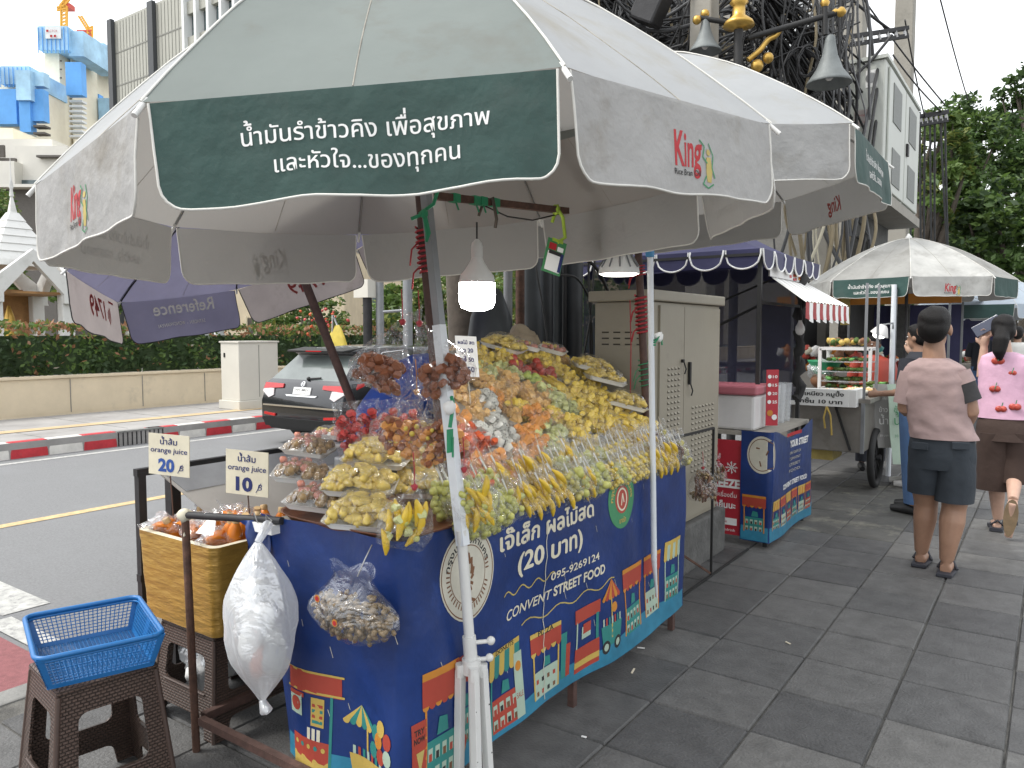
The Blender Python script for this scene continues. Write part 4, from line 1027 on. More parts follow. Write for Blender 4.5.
# seal with the radial wreath
cs, cz = at_s(465, 572); cz = .735; cs = .295
b.disc(cs, cz, .138, fn, 'ink_seal', .004, 40, ry=.146); b.ring(cs, cz, .128, .132, fn, 'ink_brown', .005, 40, 1.06); b.ring(cs, cz, .086, .089, fn, 'ink_brown', .005, 40, 1.06)
for k in range(46):
    an = k*2*PI/46
    if 20 < k < 44 or k < 3: b.stroke([(cs+.091*math.cos(an), cz+.096*math.sin(an)), (cs+.108*math.cos(an), cz+.114*math.sin(an))], .005, fn, 'ink_brown', .006)
V_, F_ = glyphs('กรุงเทพมหานคร', .02); mx_ = max(v[0] for v in V_); 
def arc(x, y, z=0.0):
    an = PI*.93-(x/mx_)*PI*.86; r = .094+y*.028; return fn(cs+r*math.cos(an), cz+r*1.06*math.sin(an), .006)
b.add([arc(*v) for v in V_], F_, 'ink_black')
for k in range(16):     # dark engraved figure in the middle, as strokes
    an = k*2.4; r = .02+.045*((k*7) % 5)/5
    b.stroke([(cs+r*math.cos(an)*.6, cz+r*math.sin(an)*1.4), (cs+(r+.02)*math.cos(an+.5)*.6, cz+(r+.02)*math.sin(an+.5)*1.4)], .010, fn, 'ink_brown', .006)
# green badge
cs, cz = at_s(620, 500); 
b.disc(cs, cz, .115, fn, 'ink_green', .004, 32, ry=.12); b.disc(cs, cz+.005, .060, fn, 'ink_brick', .005, 24); b.disc(cs, cz+.005, .046, fn, 'ink_cream', .006, 24, ry=.05); b.disc(cs, cz+.005, .036, fn, 'ink_brick', .007, 24, ry=.042); b.stroke([(cs-.01, cz-.02), (cs+.004, cz+.03), (cs+.015, cz-.01)], .008, fn, 'ink_cream', .008)
V_, F_ = glyphs('กรุงเทพมหานคร', .02)
def arc(x, y, z=0.0):
    an = PI*1.0-(x/mx_)*PI*1.0; r = .078+y*.026; return fn(cs+r*math.cos(an), cz+r*math.sin(an), .006)
b.add([arc(*v) for v in V_], F_, 'ink_yellow')
b.text('บางรัก', cs, cz-.095, .06, .022, fn, 'ink_yellow', .006, bold=.02)
sx, sz = at_s(592, 488); b.poly([(sx+.03*math.cos(k*PI/5+PI/2)*(1 if k % 2 == 0 else .4), sz+.03*math.sin(k*PI/5+PI/2)*(1 if k % 2 == 0 else .4)) for k in range(10)], fn, 'ink_gold', .004)
b.text('โ', -.0, .9, .01, .01, fn, 'ink_white', -.01) if False else None
# creases / scuffs
for k in range(30):
    s = R.uniform(-.6, 1.98); z = R.uniform(.3, .85); l = R.uniform(.01, .04); b.stroke([(s, z), (s+l*.4, z-l)], .002, fn, 'ink_seal', .003)
xs_ = at_s(545, 600)[0]; b.stroke([(xs_+.004*math.sin(k*2), .80-k*.03) for k in range(23)], .004, fn, 'ink_seal', .0095)
b.build('banner', cart)
# folded flap of the banner at the end, hem corner draped on the end rail
b = MB()
def flap(u, v):
    p = Vector((BX-RC-.56-.08*u+.05*v, BY-.03-.02*u+.015*math.sin(u*9), .895-.01*u-v*(.30-.20*u))); return p+Vector((0, .02*math.sin(v*7+u*5), 0))
b.grid(flap, 10, 10, 'banner_blue'); b.build('banner_flap', cart)
# structure
XB, YE, YE0 = -2.45, 3.68, 1.60
b = MB(); b.bb((-2.12, YE0+.03, .855), (BX-.03, YE, .88), 'table_top'); b.bb((XB, 2.65, .855), (-2.121, YE, .88), 'table_top'); b.build('table_top', cart, bevel=.004)
for (x, y) in ((BX-.035, 1.66), (BX-.035, 2.60), (BX-.035, 3.58), (XB+.02, 2.6), (XB+.02, 3.6)):
    b = MB(); b.bar((x, y, 0), (x, y, .855), .028, 'rust_brown'); b.build('leg', cart)
b = MB()
b.bar((BX-.03, 1.2+.3, .125), (BX-.03, 3.62, .125), .028, 'rust_brown'); b.bar((XB, 1.55, .125), (XB, 3.62, .125), .028, 'rust_brown'); b.bar((XB, 3.62, .12), (BX-.03, 3.62, .12), .028, 'rust_brown')
b.bar((XB+.02, 1.53, .125), (BX-.03, 1.53, .125), .026, 'rust_brown'); b.build('lower_frame', cart)
# sloping display board
b = MB(); PB_ = [(-1.60, 2.02), (-1.60, 3.64), (-1.95, 3.85), (-2.46, 3.90), (-2.46, 2.88)]; zs_ = lambda x: .915+(-1.60-x)*.579
b.add([(x, y, .885) for x, y in PB_]+[(x, y, zs_(x)) for x, y in PB_], [(4, 3, 2, 1, 0), (5, 6, 7, 8, 9)]+[(i_, (i_+1) % 5, 5+(i_+1) % 5, 5+i_) for i_ in range(5)], 'table_top'); b.build('display_slope', cart)
# end frame beside the juice box
t = thing('end_rail', 'rusty pipe frame with taped corner standing beside the yellow box', 'frame', (-2.47, 1.53, 0))
kn = AY(185, 515, 1.53); e = Vector((BX-RC-.6, 1.55, .895))
b = MB(); b.tube([(kn.x+.03, 1.53, 0), kn], .014, 'rust', 8); b.build('upright', t); b = MB(); b.tube([kn, Vector((-2.0, 1.56, .90))], .013, 'dark_iron', 8); b.build('top_rail', t)
b = MB(); b.sph(kn, (.026, .026, .024), 'ink_cream', 10, 7, rough=.3); b.tube([kn+Vector((0, 0, -.02)), kn+Vector((.01, -.01, -.07)), kn+Vector((-.01, -.005, -.09))], .004, 'ink_cream', 5); b.build('taped_joint', t)
b = MB(); p = AY(268, 527, 1.56); b.box(p, (.10, .05, .03), 'ink_white'); 
for dx in (-.02, .02): b.tube([p+Vector((dx, -.02, 0)), p+Vector((dx*1.5, -.03, .05)), p+Vector((dx*2.4, -.02, .03))], .002, 'steel', 5)
tag(b.build('binder_clip', bevel=.008, loc=p), 'white clamp holding the corner of the blue banner to the rail', 'clip')
# ---------------------------------------------------------------- goods on the fruit stall
plastic('film', .01, hi=.40, wrink=1.3, bs=38); plastic('film_cloudy', .34, wrink=.9, hi=.75, white=.6, bs=22); plastic('peanut_film', .06, wrink=1.0, hi=.45, bs=14); plastic('film_white', .56, wrink=1.0, hi=.85, white=.8, bs=11)
plastic('wrap', .03, hi=.45, wrink=1.2, bs=26)
FRU = {'mango': (.62, .42, .03), 'yellow': (.70, .52, .10), 'jack': (.66, .50, .13), 'corn': (.66, .51, .09), 'grape': (.46, .46, .13), 'olive': (.40, .36, .11), 'papaya': (.62, .28, .08), 'melon': (.66, .42, .17), 'tomato': (.55, .10, .03),
       'guava': (.52, .54, .24), 'apple': (.42, .06, .04), 'dragon': (.55, .55, .50), 'brown': (.14, .06, .025), 'rustred': (.24, .085, .04), 'peanut': (.20, .14, .07), 'crimson': (.42, .05, .045), 'orange': (.66, .24, .03), 'pinkish': (.50, .20, .14), 'longan': (.30, .20, .09), 'greenapple': (.42, .50, .12)}
for k, c in FRU.items(): mat('fruit_'+k, c, .32, var=.3, vs=22, spec=.5, bump=.2, bs=50)
mat('seed', (.01, .01, .01), .4); mat('skewer_wood', (.62, .56, .44), .7); mat('foam', (.80, .80, .77), .55, var=.02)
mat('snack_green', (.10, .30, .07), .5)
def pieces(b, kind, q, w, th, h, n, size=1.0):
    m = 'fruit_'+kind
    for i in range(n):
        x = q.uniform(-w/2, w/2)*.8; z = h*q.uniform(.05, .95); y = q.uniform(-th/2, th/2)*.7
        x *= 1-.3*(z/h)
        if kind in ('mango', 'brown') and size > 0:
            an = q.uniform(-.5, .5); l = .035*size; pts = []
            for t in (-1, -.5, 0, .5, 1): pts.append((x+math.sin(an)*l*t+.006*(1-t*t), y, z+math.cos(an)*l*t))
            b.tube(pts, [.003*size, .009*size, .011*size, .009*size, .003*size], m, 6)
        elif kind in ('grape', 'olive', 'longan', 'peanut', 'greenapple'):
            b.sph((x, y, z), .0115*size*q.uniform(.85, 1.15), m, 8, 5)
        elif kind == 'corn': b.sph((x, y, z), .009*size*q.uniform(.8, 1.2), m, 6, 4)
        elif kind == 'apple':
            b.sph((x, y, z), .02*size, m, 10, 6)
        elif kind == 'jack':
            M = Matrix.Rotation(q.uniform(0, 6), 3, 'Z') @ Matrix.Rotation(q.uniform(-.7, .7), 3, 'X')
            b.sph((x, y, z), (.024*size, .014*size, .013*size), m, 8, 5, M=M, rough=.5, seed=i)
        else:
            M = Matrix.Rotation(q.uniform(0, 6), 3, 'Z') @ Matrix.Rotation(q.uniform(-1, 1), 3, 'X'); s = .016*size*q.uniform(.8, 1.2)
            b.lathe([(s*.8, -s*.7), (s*1.15, 0), (s*.8, s*.7)], (x, y, z), m, 4, M=M, smooth=False)
            if kind == 'dragon' or kind == 'crimson':
                for _ in range(3): b.sph((x+q.uniform(-s, s), y-s*.9, z+q.uniform(-s, s)), .0022, 'seed', 4, 3)
def film(b, w, th, h, fill, q, m='film', open_top=True, knot=False, seed=0):
    nu, nv = 14, 9; vs = []
    for j in range(nv+1):
        v = j/nv; z = h*v
        if v < fill: rx = w/2*(.86+.2*math.sin(PI*v/fill)); ry = th/2*(.55+.6*math.sin(PI*min(1, v/fill+.15)))
        else:
            s = (v-fill)/(1-fill)
            if knot: k = (1-s)**1.2; rx = w/2*(.12+.8*k); ry = th/2*(.12+.5*k)
            else: rx = w/2*(.86+.10*s); ry = th/2*(.6-.45*s)
        for i in range(nu):
            t = 2*PI*i/nu; c, sn = math.cos(t), math.sin(t)
            p = Vector((rx*math.copysign(abs(c)**.7, c), ry*sn, z))
            p += Vector((noise.noise(Vector((i*.9, j*.8, seed))), noise.noise(Vector((i*.9, j*.8, seed+9))), 0))*.006*(1+2*v)
            vs.append(p)
    fs = [(j*nu+i, j*nu+(i+1) % nu, (j+1)*nu+(i+1) % nu, (j+1)*nu+i) for j in range(nv) for i in range(nu)]
    b.add(vs, fs, m, True); b.add(vs[:nu], [tuple(range(nu-1, -1, -1))], m, True)
CATN = {'mango': 'mango', 'grape': 'grapes'}
def bag_proto(name, kind, w=.105, th=.05, h=.175, n=9, size=1.0, fill=.66, skewer=True, knot=False, seed=0, fm='film', extra=None):
    q = random.Random(seed); t = thing(name, 'x', 'fruit bag', (0, 0, 0))
    b = MB(); pieces(b, kind, q, w*.92, th, h*fill, n, size)
    if extra:
        for (k2, n2, s2) in extra: pieces(b, k2, q, w*.9, th, h*fill, n2, s2)
    b.build('fruit_pieces', t)
    b = MB(); film(b, w, th, h, fill, q, fm, knot=knot, seed=seed)
    if knot: b.tube([(0, 0, h), (.012, 0, h+.03), (.03, .01, h+.045)], [.006, .012, .003], fm, 6); b.tube([(0, 0, h), (-.01, .006, h+.03), (-.03, .0, h+.04)], [.006, .012, .003], fm, 6)
    b.build('plastic_film', t)
    if skewer:
        b = MB(); b.tube([(.02, 0, h*.3), (.028, -.004, h*1.12)], .0016, 'skewer_wood', 5); b.tube([(.02, -.006, h*.5), (.02, -.006, h*.92)], .003, 'ink_white', 4); b.build('skewer', t)
    return t
USED = set()
def place(proto, loc, rot, label, group, scale=1.0, cat=None):
    if proto in USED: o = dup(proto, loc, rot, label, scale, group)
    else:
        USED.add(proto); o = proto; o.location = loc; o.rotation_euler = rot; o.scale = (scale,)*3; o['label'] = label; o['group'] = group
    if cat: o['category'] = cat
    return o
ORD = ['first', 'second', 'third', 'fourth', 'fifth', 'sixth', 'seventh', 'eighth', 'ninth', 'tenth', 'eleventh', 'twelfth', 'thirteenth', 'fourteenth', 'fifteenth', 'sixteenth', 'seventeenth', 'eighteenth', 'nineteenth', 'twentieth']
PB = {
 'mango': bag_proto('mango_bag', 'mango', n=18, size=1.1, seed=1), 'mango2': bag_proto('mango_bag', 'mango', n=15, size=1.1, seed=21, extra=[('guava', 3, .8)]),
 'grape': bag_proto('grape_bag', 'grape', n=46, size=1.1, seed=2), 'grape2': bag_proto('grape_bag', 'grape', n=38, seed=22, size=1.25),
 'olive': bag_proto('gooseberry_bag', 'olive', n=38, seed=3, size=1.2), 'corn': bag_proto('starfruit_bag', 'corn', n=70, seed=4, size=1.15), 'olive2': bag_proto('gooseberry_bag', 'grape', n=26, seed=5, size=1.35, extra=[('mango', 3, .7)]),
 'brown': bag_proto('tamarind_bag', 'brown', n=12, seed=6, size=.8),
}
row = ['grape']*5+['mango2', 'mango', 'mango', 'mango2', 'mango']+['olive', 'olive2', 'mango2', 'grape2', 'olive2', 'corn', 'grape2']+['corn', 'corn', 'corn', 'corn']+['mango', 'mango2', 'mango', 'mango']+['brown', 'olive']
DESC = {'grape': ('bag of pale green grapes', 'bags of grapes'), 'grape2': ('bag of pale green grapes', 'bags of grapes'), 'mango': ('bag of yellow mango strips', 'bags of mango strips'), 'mango2': ('bag of yellow mango strips', 'bags of mango strips'), 'olive': ('bag of olive green gooseberries', 'bags of gooseberries'), 'olive2': ('bag of olive green gooseberries', 'bags of gooseberries'), 'corn': ('bag of small yellow fruit cubes', 'bags of small yellow cubes'), 'brown': ('bag of brown tamarind pods', 'bags of tamarind')}
N = len(row); q = random.Random(5)
for r_ in range(2):
    cnt = {}
    for i, k in enumerate(row):
        nm, gr = DESC[k]; cnt[nm] = cnt.get(nm, 0)+1
        y = 1.86+(3.60-1.86)*(i+.5*r_)/(N-1)+q.uniform(-.01, .01); x = -1.485-.10*r_+q.uniform(-.008, .008); z = .862-.02*(y-1.8)/1.8+.052*r_+q.uniform(-.008, .008)
        place(PB[k], (x, y, z), (q.uniform(-.12, .12), math.radians(-28+q.uniform(-6, 6)), math.radians(50+q.uniform(-14, 14)) if False else math.radians(62+q.uniform(-12, 12))),
              '%s %s from the left, %s front row' % (ORD[cnt[nm]-1], nm, ['lower', 'upper'][r_]), gr+(' in the %s row' % ['lower', 'upper'][r_]), q.uniform(.9, 1.08))
# slope
SA, SB = Vector((-1.60, 0, .925)), Vector((-2.42, 0, 1.40))
sn = Vector((SB.z-SA.z, 0, -(SB.x-SA.x))).normalized()      # outward normal (towards +x, up)
def on_slope(px, py, off=0.0):
    d = ray(px, py); o = Vector((0, 0, H)); t = (SA-o).dot(sn)/d.dot(sn); return o+d*t+sn*off
SR = math.atan2(SB.z-SA.z, SA.x-SB.x)
def lying(proto, px, py, off, rz, label, group, scale=1.0, jit=.12):
    p = on_slope(px, py, off); dn = (SA-SB).normalized()
    # bag's height axis points up the slope, its thickness axis along the slope normal
    zc = (-dn); yc = -sn; M = Matrix((zc.cross(-yc)*-1, yc, zc)).transposed()
    M = Matrix((yc.cross(zc), yc, zc)).transposed()
    M = Matrix.Rotation(rz, 3, sn) @ M @ Matrix.Rotation(q.uniform(-jit, jit), 3, 'X') @ Matrix.Rotation(q.uniform(-jit, jit), 3, 'Z')
    c = p-zc*(.5*.19*scale)
    return place(proto, c, M.to_euler(), label, group, scale)
mk = lambda kind, n, size, seed, **kw: bag_proto(kw.pop('name', 'fruit_bag'), kind, w=.15, th=.065, h=.19, n=int(n*1.7), size=size*1.15, fill=.86, seed=seed, skewer=False, **kw)
PS = {'papaya': mk('papaya', 26, 1.1, 31, name='papaya_bag'), 'melon': mk('melon', 26, 1.15, 32, name='melon_bag'), 'tomato': mk('tomato', 26, 1.0, 33, name='carrot_bag'), 'dragon': mk('dragon', 28, 1.1, 34, name='dragon_fruit_bag'), 'guava': mk('guava', 24, 1.15, 35, name='guava_bag'), 'apple': mk('apple', 9, 1.1, 36, name='apple_bag'),
      'yellow': mk('yellow', 28, 1.05, 37, name='pineapple_bag'), 'mangol': mk('mango', 20, 1.0, 38, name='mango_bag'), 'greenapple': mk('greenapple', 14, 1.7, 39, name='green_apple_bag')}
SD = {'papaya': 'bag of orange papaya chunks', 'melon': 'bag of pale orange melon chunks', 'tomato': 'bag of bright red orange carrot sticks', 'dragon': 'bag of grey white dragon fruit', 'guava': 'bag of pale green guava chunks', 'apple': 'bag of red apples', 'yellow': 'bag of yellow pineapple chunks', 'mangol': 'bag of yellow mango strips lying flat', 'greenapple': 'bag of green apples'}
items = [ # kind, px, py
 ('tomato', 455, 462, 'at the lower left beside the white stand'), ('tomato', 468, 440, 'second up beside the white stand'), ('tomato', 462, 480, 'lowest, just over the grapes by the stand'), ('papaya', 456, 418, 'at the left, halfway up the slope by the stand'),
 ('dragon', 488, 425, 'nearest the middle of the slope'), ('dragon', 496, 448, 'directly above the grape bags'), ('dragon', 478, 404, 'topmost of the dragon fruit, right of the stand'), ('papaya', 482, 470, 'low, touching the tops of the grape bags'),
 ('papaya', 520, 440, 'above the yellow mango bags of the front'), ('papaya', 514, 460, 'just behind the front row, left of centre'), ('papaya', 530, 422, 'centre of the slope'), ('melon', 500, 392, 'left of the green apple bag'), ('melon', 520, 398, 'below the red apples'), ('melon', 482, 385, 'upper left, under the pineapple'), ('melon', 540, 415, 'centre right of the slope'), ('melon', 464, 395, 'left edge, behind the white stand'),
 ('greenapple', 528, 384, 'centre of the slope'), ('guava', 545, 402, 'right of the green apples'), ('guava', 552, 432, 'low centre above the gooseberries'), ('guava', 506, 374, 'upper left near the price card'), ('guava', 535, 450, 'low, touching the front row tops'),
 ('apple', 540, 374, 'upper centre of the heap'), ('apple', 512, 372, 'upper left centre'),
 ('yellow', 478, 368, 'top left, beside the blue price card'), ('yellow', 495, 362, 'top left, second from the price card'), ('yellow', 512, 355, 'top of the heap'), ('yellow', 530, 364, 'top centre above the red apples'), ('yellow', 556, 372, 'upper right beside the foam trays'), ('yellow', 560, 392, 'right of centre'), ('yellow', 575, 410, 'right side halfway up'), ('yellow', 568, 428, 'right side just behind the front row'), ('yellow', 590, 425, 'right side below the foam tray'), ('yellow', 470, 352, 'leftmost at the very top'), ('mangol', 600, 432, 'right end of the slope'), ('mangol', 618, 436, 'far right end of the slope'), ('mangol', 545, 385, 'upper middle'), ('yellow', 585, 398, 'right side beside the foam tray')]
for (k, px, py, w) in items:
    lying(PS[k], px, py, q.uniform(.015, .04), q.uniform(-.6, .6), '%s %s' % (SD[k], w), SD[k].replace('bag', 'bags', 1)+' on the slope', q.uniform(.85, 1.0))
W_R = {}
for (px, py, k) in ((470, 455, 'tomato'), (486, 440, 'dragon'), (500, 470, 'papaya'), (505, 430, 'dragon'), (470, 408, 'melon'), (490, 400, 'papaya'), (545, 440, 'guava'), (508, 410, 'melon'), (552, 418, 'yellow'), (528, 445, 'papaya'), (560, 445, 'yellow'), (580, 440, 'yellow'), (590, 412, 'yellow'), (602, 408, 'yellow'), (565, 380, 'yellow'), (575, 370, 'yellow'), (545, 362, 'yellow'), (500, 380, 'melon'), (485, 372, 'guava'), (515, 385, 'melon'), (525, 374, 'apple'), (558, 404, 'guava'), (572, 395, 'yellow'), (630, 440, 'mangol'), (610, 425, 'yellow'), (640, 434, 'yellow'), (480, 355, 'yellow'), (455, 438, 'tomato'), (520, 410, 'yellow'), (535, 398, 'melon'), (590, 385, 'yellow'), (640, 425, 'yellow'), (632, 430, 'yellow'), (615, 412, 'yellow'), (604, 398, 'yellow'), (625, 425, 'mangol')):
    W_R[k] = W_R.get(k, 0)+1
    lying(PS[k], px, py, q.uniform(.0, .03), q.uniform(-.8, .8), '%s, %s from left, half buried in the heap' % (SD[k], ORD[W_R[k]-1]), SD[k].replace('bag', 'bags', 1)+' on the slope', q.uniform(.85, 1.02))
for i_, (px, py) in enumerate(((468, 352), (484, 349), (500, 346), (516, 345), (532, 346), (546, 350), (560, 356), (574, 363))):
    lying(PS['yellow'] if i_ % 3 else PS['melon'], px, py, -.02, q.uniform(-.6, .6), '%s along the very top ridge, %s from the left' % (SD['yellow'] if i_ % 3 else SD['melon'], ORD[i_]), 'bags along the ridge of the heap', 1.0)
p_ = on_slope(524, 343, -.02); b = MB(); mat('paper_bag', (.33, .27, .19), .8, var=.15, bump=.6, bs=14); b.sph(p_+Vector((-.04, .02, .02)), (.10, .10, .09), 'paper_bag', 22, 16, rough=.6, seed=5); b.sph(p_+Vector((-.06, .1, -.02)), (.09, .10, .08), 'paper_bag', 18, 12, rough=.8, seed=8)
tag(b.build('crumpled_bag', loc=p_), 'crumpled brown bag behind the trays at the very top of the heap', 'bag')
# jackfruit trays
def tray_proto(name, kind, n, w=.20, d=.135, size=1.0, hgt=.03, cover=True, seed=0, extra=None, dome=.03):
    q = random.Random(seed); t = thing(name, 'x', 'tray', (0, 0, 0)); b = MB()
    def R_(s, z): return [(math.copysign(1, math.cos(a))*(w/2*s-.02)+.02*math.cos(a)*1.0, math.copysign(1, math.sin(a))*(d/2*s-.02)+.02*math.sin(a), z) for a in [(k+.5)*PI/8 for k in range(16)]]
    rings = [R_(.86, .0), R_(1.0, .022), R_(1.04, .024), R_(1.0, .019), R_(.84, .004)]
    vs = [p for r in rings for p in r]; fs = [(j*16+i, j*16+(i+1) % 16, (j+1)*16+(i+1) % 16, (j+1)*16+i) for j in range(4) for i in range(16)]+[tuple(range(15, -1, -1)), tuple(range(64, 80))]
    b.add(vs, fs, 'foam', False); b.build('foam_tray', t)
    b = MB(); k = 0
    while k < n:
        x = q.uniform(-1, 1)*w*.40; y = q.uniform(-1, 1)*d*.38; lay = q.random(); z = .016+lay*dome*(1-(x/(w*.5))**2)
        m = 'fruit_'+kind
        if kind == 'jack':
            M = Matrix.Rotation(q.uniform(0, 6.28), 3, 'Z') @ Matrix.Rotation(q.uniform(-.6, .6), 3, 'X'); b.sph((x, y, z+.008), (.030*size, .016*size, .015*size), m, 9, 6, M=M, rough=.55, seed=k*.7)
        else: b.sph((x, y, z+.006), .0125*size, m, 8, 5, rough=.2, seed=k)
        k += 1
    if extra: 
        for (k2, n2, s2) in extra:
            for _ in range(n2): b.sph((q.uniform(-.4, .1)*w, q.uniform(-.35, .35)*d, .03+dome*.7), .014*s2, 'fruit_'+k2, 7, 5, rough=.4, seed=_)
    b.build('fruit_pieces', t)
    b = MB()
    def wf(u, v):
        x = (u-.5)*w*1.03; y = (v-.5)*d*1.03; e = min(1, min(u, 1-u, v, 1-v)*5); return Vector((x, y, .024+(dome+.018)*sm(e)*(1-.3*(2*u-1)**2)+.004*noise.noise(Vector((u*9, v*9, seed)))))
    b.grid(wf, 12, 9, 'wrap'); b.build('cling_film', t)
    return t
TJ = tray_proto('jackfruit_tray', 'jack', 58, seed=1, w=.235, d=.16, dome=.05); TJ2 = tray_proto('jackfruit_tray', 'jack', 60, seed=2, w=.235, d=.16, dome=.05)
TL = tray_proto('longan_tray', 'longan', 60, w=.21, d=.155, size=1.2, seed=3, extra=[('pinkish', 9, 1.1)]); TP = tray_proto('sausage_tray', 'pinkish', 12, w=.17, d=.12, seed=4, size=1.3, extra=[('corn', 10, .7)], dome=.015)
def tr(proto, px, py, z, rz, tilt, label, group, s=1.0, lean=0.0):
    p = G(px, py, z); return place(proto, p, (tilt, lean, rz), label, group, s, 'tray')
gj = 'foam trays of jackfruit stacked on the brown tray'
for (pr_, px, py, z, rz, lb) in ((TJ, 366, 522, .918, .55, 'lowest front foam tray of yellow jackfruit in the left stack'), (TJ2, 360, 490, .975, .62, 'middle front foam tray of yellow jackfruit in the left stack'), (TJ, 378, 462, 1.035, .5, 'topmost foam tray of yellow jackfruit in the front left stack'),
                         (TJ2, 424, 492, .930, .9, 'lowest foam tray of jackfruit in the stack beside the white stand'), (TJ, 424, 468, .985, .8, 'middle foam tray of jackfruit in the stack beside the white stand'), (TJ2, 414, 440, 1.045, .75, 'topmost foam tray of jackfruit in the stack beside the white stand')):
    tr(pr_, px, py, z, rz, math.radians(-9 if False else 10), lb, gj, 1.0, math.radians(4))
gl = 'foam trays of brown longans on the brown tray'
for (pr_, px, py, z, rz, lb) in ((TL, 318, 505, .925, .5, 'lowest foam tray of brown longans at the left of the jackfruit'), (TL, 302, 478, .975, .7, 'foam tray of brown longans second from the bottom, left corner'), (TL, 310, 452, 1.02, .4, 'topmost foam tray of longans left of the jackfruit')):
    tr(pr_, px, py, z, rz, math.radians(8), lb, gl, .95, .1)
tr(TP, 330, 437, 1.05, .3, .1, 'small foam tray of pink fruit tucked behind the longan trays', 'foam trays of pink fruit', .85)
# trays on top of the heap
for (pr_, px, py, off, lb) in ((TP, 520, 357, .05, 'foam tray of orange and pink pieces at the very top left of the heap'), (TP, 548, 360, .05, 'foam tray of orange and pink pieces at the very top right of the heap'), (TJ, 588, 378, .05, 'foam tray of jackfruit highest at the right shoulder of the heap'), (TJ2, 600, 390, .05, 'foam tray of jackfruit second at the right shoulder of the heap'), (TJ, 622, 413, .04, 'foam tray of jackfruit lowest at the right shoulder of the heap'), (TJ2, 500, 356, .04, 'foam tray of jackfruit among pineapple bags at the top left')):
    p = on_slope(px, py, off); place(pr_, p, (.05, math.radians(14), q.uniform(.2, .9)), lb, 'foam trays set on the heap', .95, 'tray')
# brown serving tray
c = G(352, 528, .90)
t = thing('serving_tray', 'brown plastic tray with rounded corners under the jackfruit trays', 'tray', (c.x, c.y, .905))
b = MB()
cx, cy = -1.80, 1.80
for (s, z) in (): pass
def ov(s, z): return [(-1.80+.31*s*math.copysign(abs(math.cos(a))**.5, math.cos(a)), 1.79+.21*s*math.copysign(abs(math.sin(a))**.5, math.sin(a)), z) for a in [k*PI/16 for k in range(32)]]
rg = [ov(.92, .884), ov(1.0, .912), ov(1.03, .914), ov(.99, .905), ov(.9, .892)]
b.add([p for r in rg for p in r], [(j*32+i, j*32+(i+1) % 32, (j+1)*32+(i+1) % 32, (j+1)*32+i) for j in range(4) for i in range(32)]+[tuple(range(128, 160))], 'tray_brown', True); b.build('tray', t)
# hanging bags
def hang(name, label, pts, kind, w, h, n, size, seed, group=None, fm='film', extra=None, th=.07, fill=.38, rope='red_tape', rz=.6, tilt=0):
    P = Vector(pts); t = thing(name, label, 'snack bag', P, group); q_ = random.Random(seed)
    M = Matrix.Rotation(rz, 3, 'Z') @ Matrix.Rotation(tilt, 3, 'Y')
    b = MB(); pieces(b, kind, q_, w*.95, th, h*fill*1.1, n, size)
    if extra:
        for (k2, n2, s2) in extra: pieces(b, k2, q_, w*.8, th, h*fill*1.2, n2, s2)
    b.v = [tuple(P+M @ (Vector(v)-Vector((0, 0, h)))) for v in b.v]; b.build('snack_pieces', t)
    b = MB(); film(b, w, th, h, fill, q_, fm, knot=True, seed=seed)
    b.tube([(0, 0, h), (.012, 0, h+.03), (.03, .01, h+.045)], [.006, .012, .003], fm, 6); b.tube([(0, 0, h), (-.01, .006, h+.03), (-.03, .0, h+.04)], [.006, .012, .003], fm, 6)
    b.v = [tuple(P+M @ (Vector(v)-Vector((0, 0, h)))) for v in b.v]; b.build('plastic_film', t)
    b = MB(); b.sph(P, .010, rope, 8, 5, rough=.4); b.tube([P, P+Vector((0, 0, .05)), P+Vector((-.004, .0, .10))], .0018, rope, 5); b.build('tie', t)
    return t
hp = AX(412, 322, -1.60)
hang('snack_bag', 'left clear bag of dark brown dried snacks hanging high on the dark pole', hp+Vector((-.02, -.02, 0)), 'rustred', .20, .22, 60, 1.0, 41, 'bags of brown snacks hung on the pole', rz=.5, tilt=.42, fill=.40, th=.09)
hang('snack_bag', 'right clear bag of dark brown dried snacks hanging high on the dark pole', hp+Vector((.03, .0, -.005)), 'rustred', .20, .22, 60, 1.0, 42, 'bags of brown snacks hung on the pole', rz=.7, tilt=-.42, fill=.40, th=.09)
hp = AX(424, 392, -1.58)
hang('snack_bag', 'left bag of mixed orange peel snacks hanging below the brown ones', hp+Vector((-.03, 0, 0)), 'papaya', .20, .21, 44, .85, 43, 'bags of orange snacks hung on the pole', extra=[('rustred', 22, .9), ('corn', 16, .9)], fill=.5, rz=.5, tilt=.35, rope='ink_orange')
hang('snack_bag', 'right bag of mixed orange peel snacks hanging below the brown ones', hp+Vector((.02, .02, -.01)), 'papaya', .20, .21, 40, .85, 44, 'bags of orange snacks hung on the pole', extra=[('rustred', 24, .9), ('corn', 14, .9)], fill=.5, rz=.7, tilt=-.2, rope='ink_orange')
hp = AX(430, 478, -1.47)
hang('mango_bag', 'tied bag of mango slices and green fruit hanging left of the white stand', hp+Vector((-.015, -.05, -.02)), 'mango', .16, .175, 14, 1.1, 45, 'tied mango bags at the stand', extra=[('guava', 9, .9), ('grape', 12, 1.0), ('tomato', 3, .6)], fill=.62, th=.08, rz=.9, tilt=.25)
hang('mango_bag', 'tied bag of mango slices and green fruit hanging right of the white stand', AX(462, 470, -1.45)+Vector((0, .01, -.0)), 'mango', .15, .17, 13, 1.1, 46, 'tied mango bags at the stand', extra=[('grape', 22, 1.0)], fill=.6, th=.08, rz=.9, tilt=-.3)
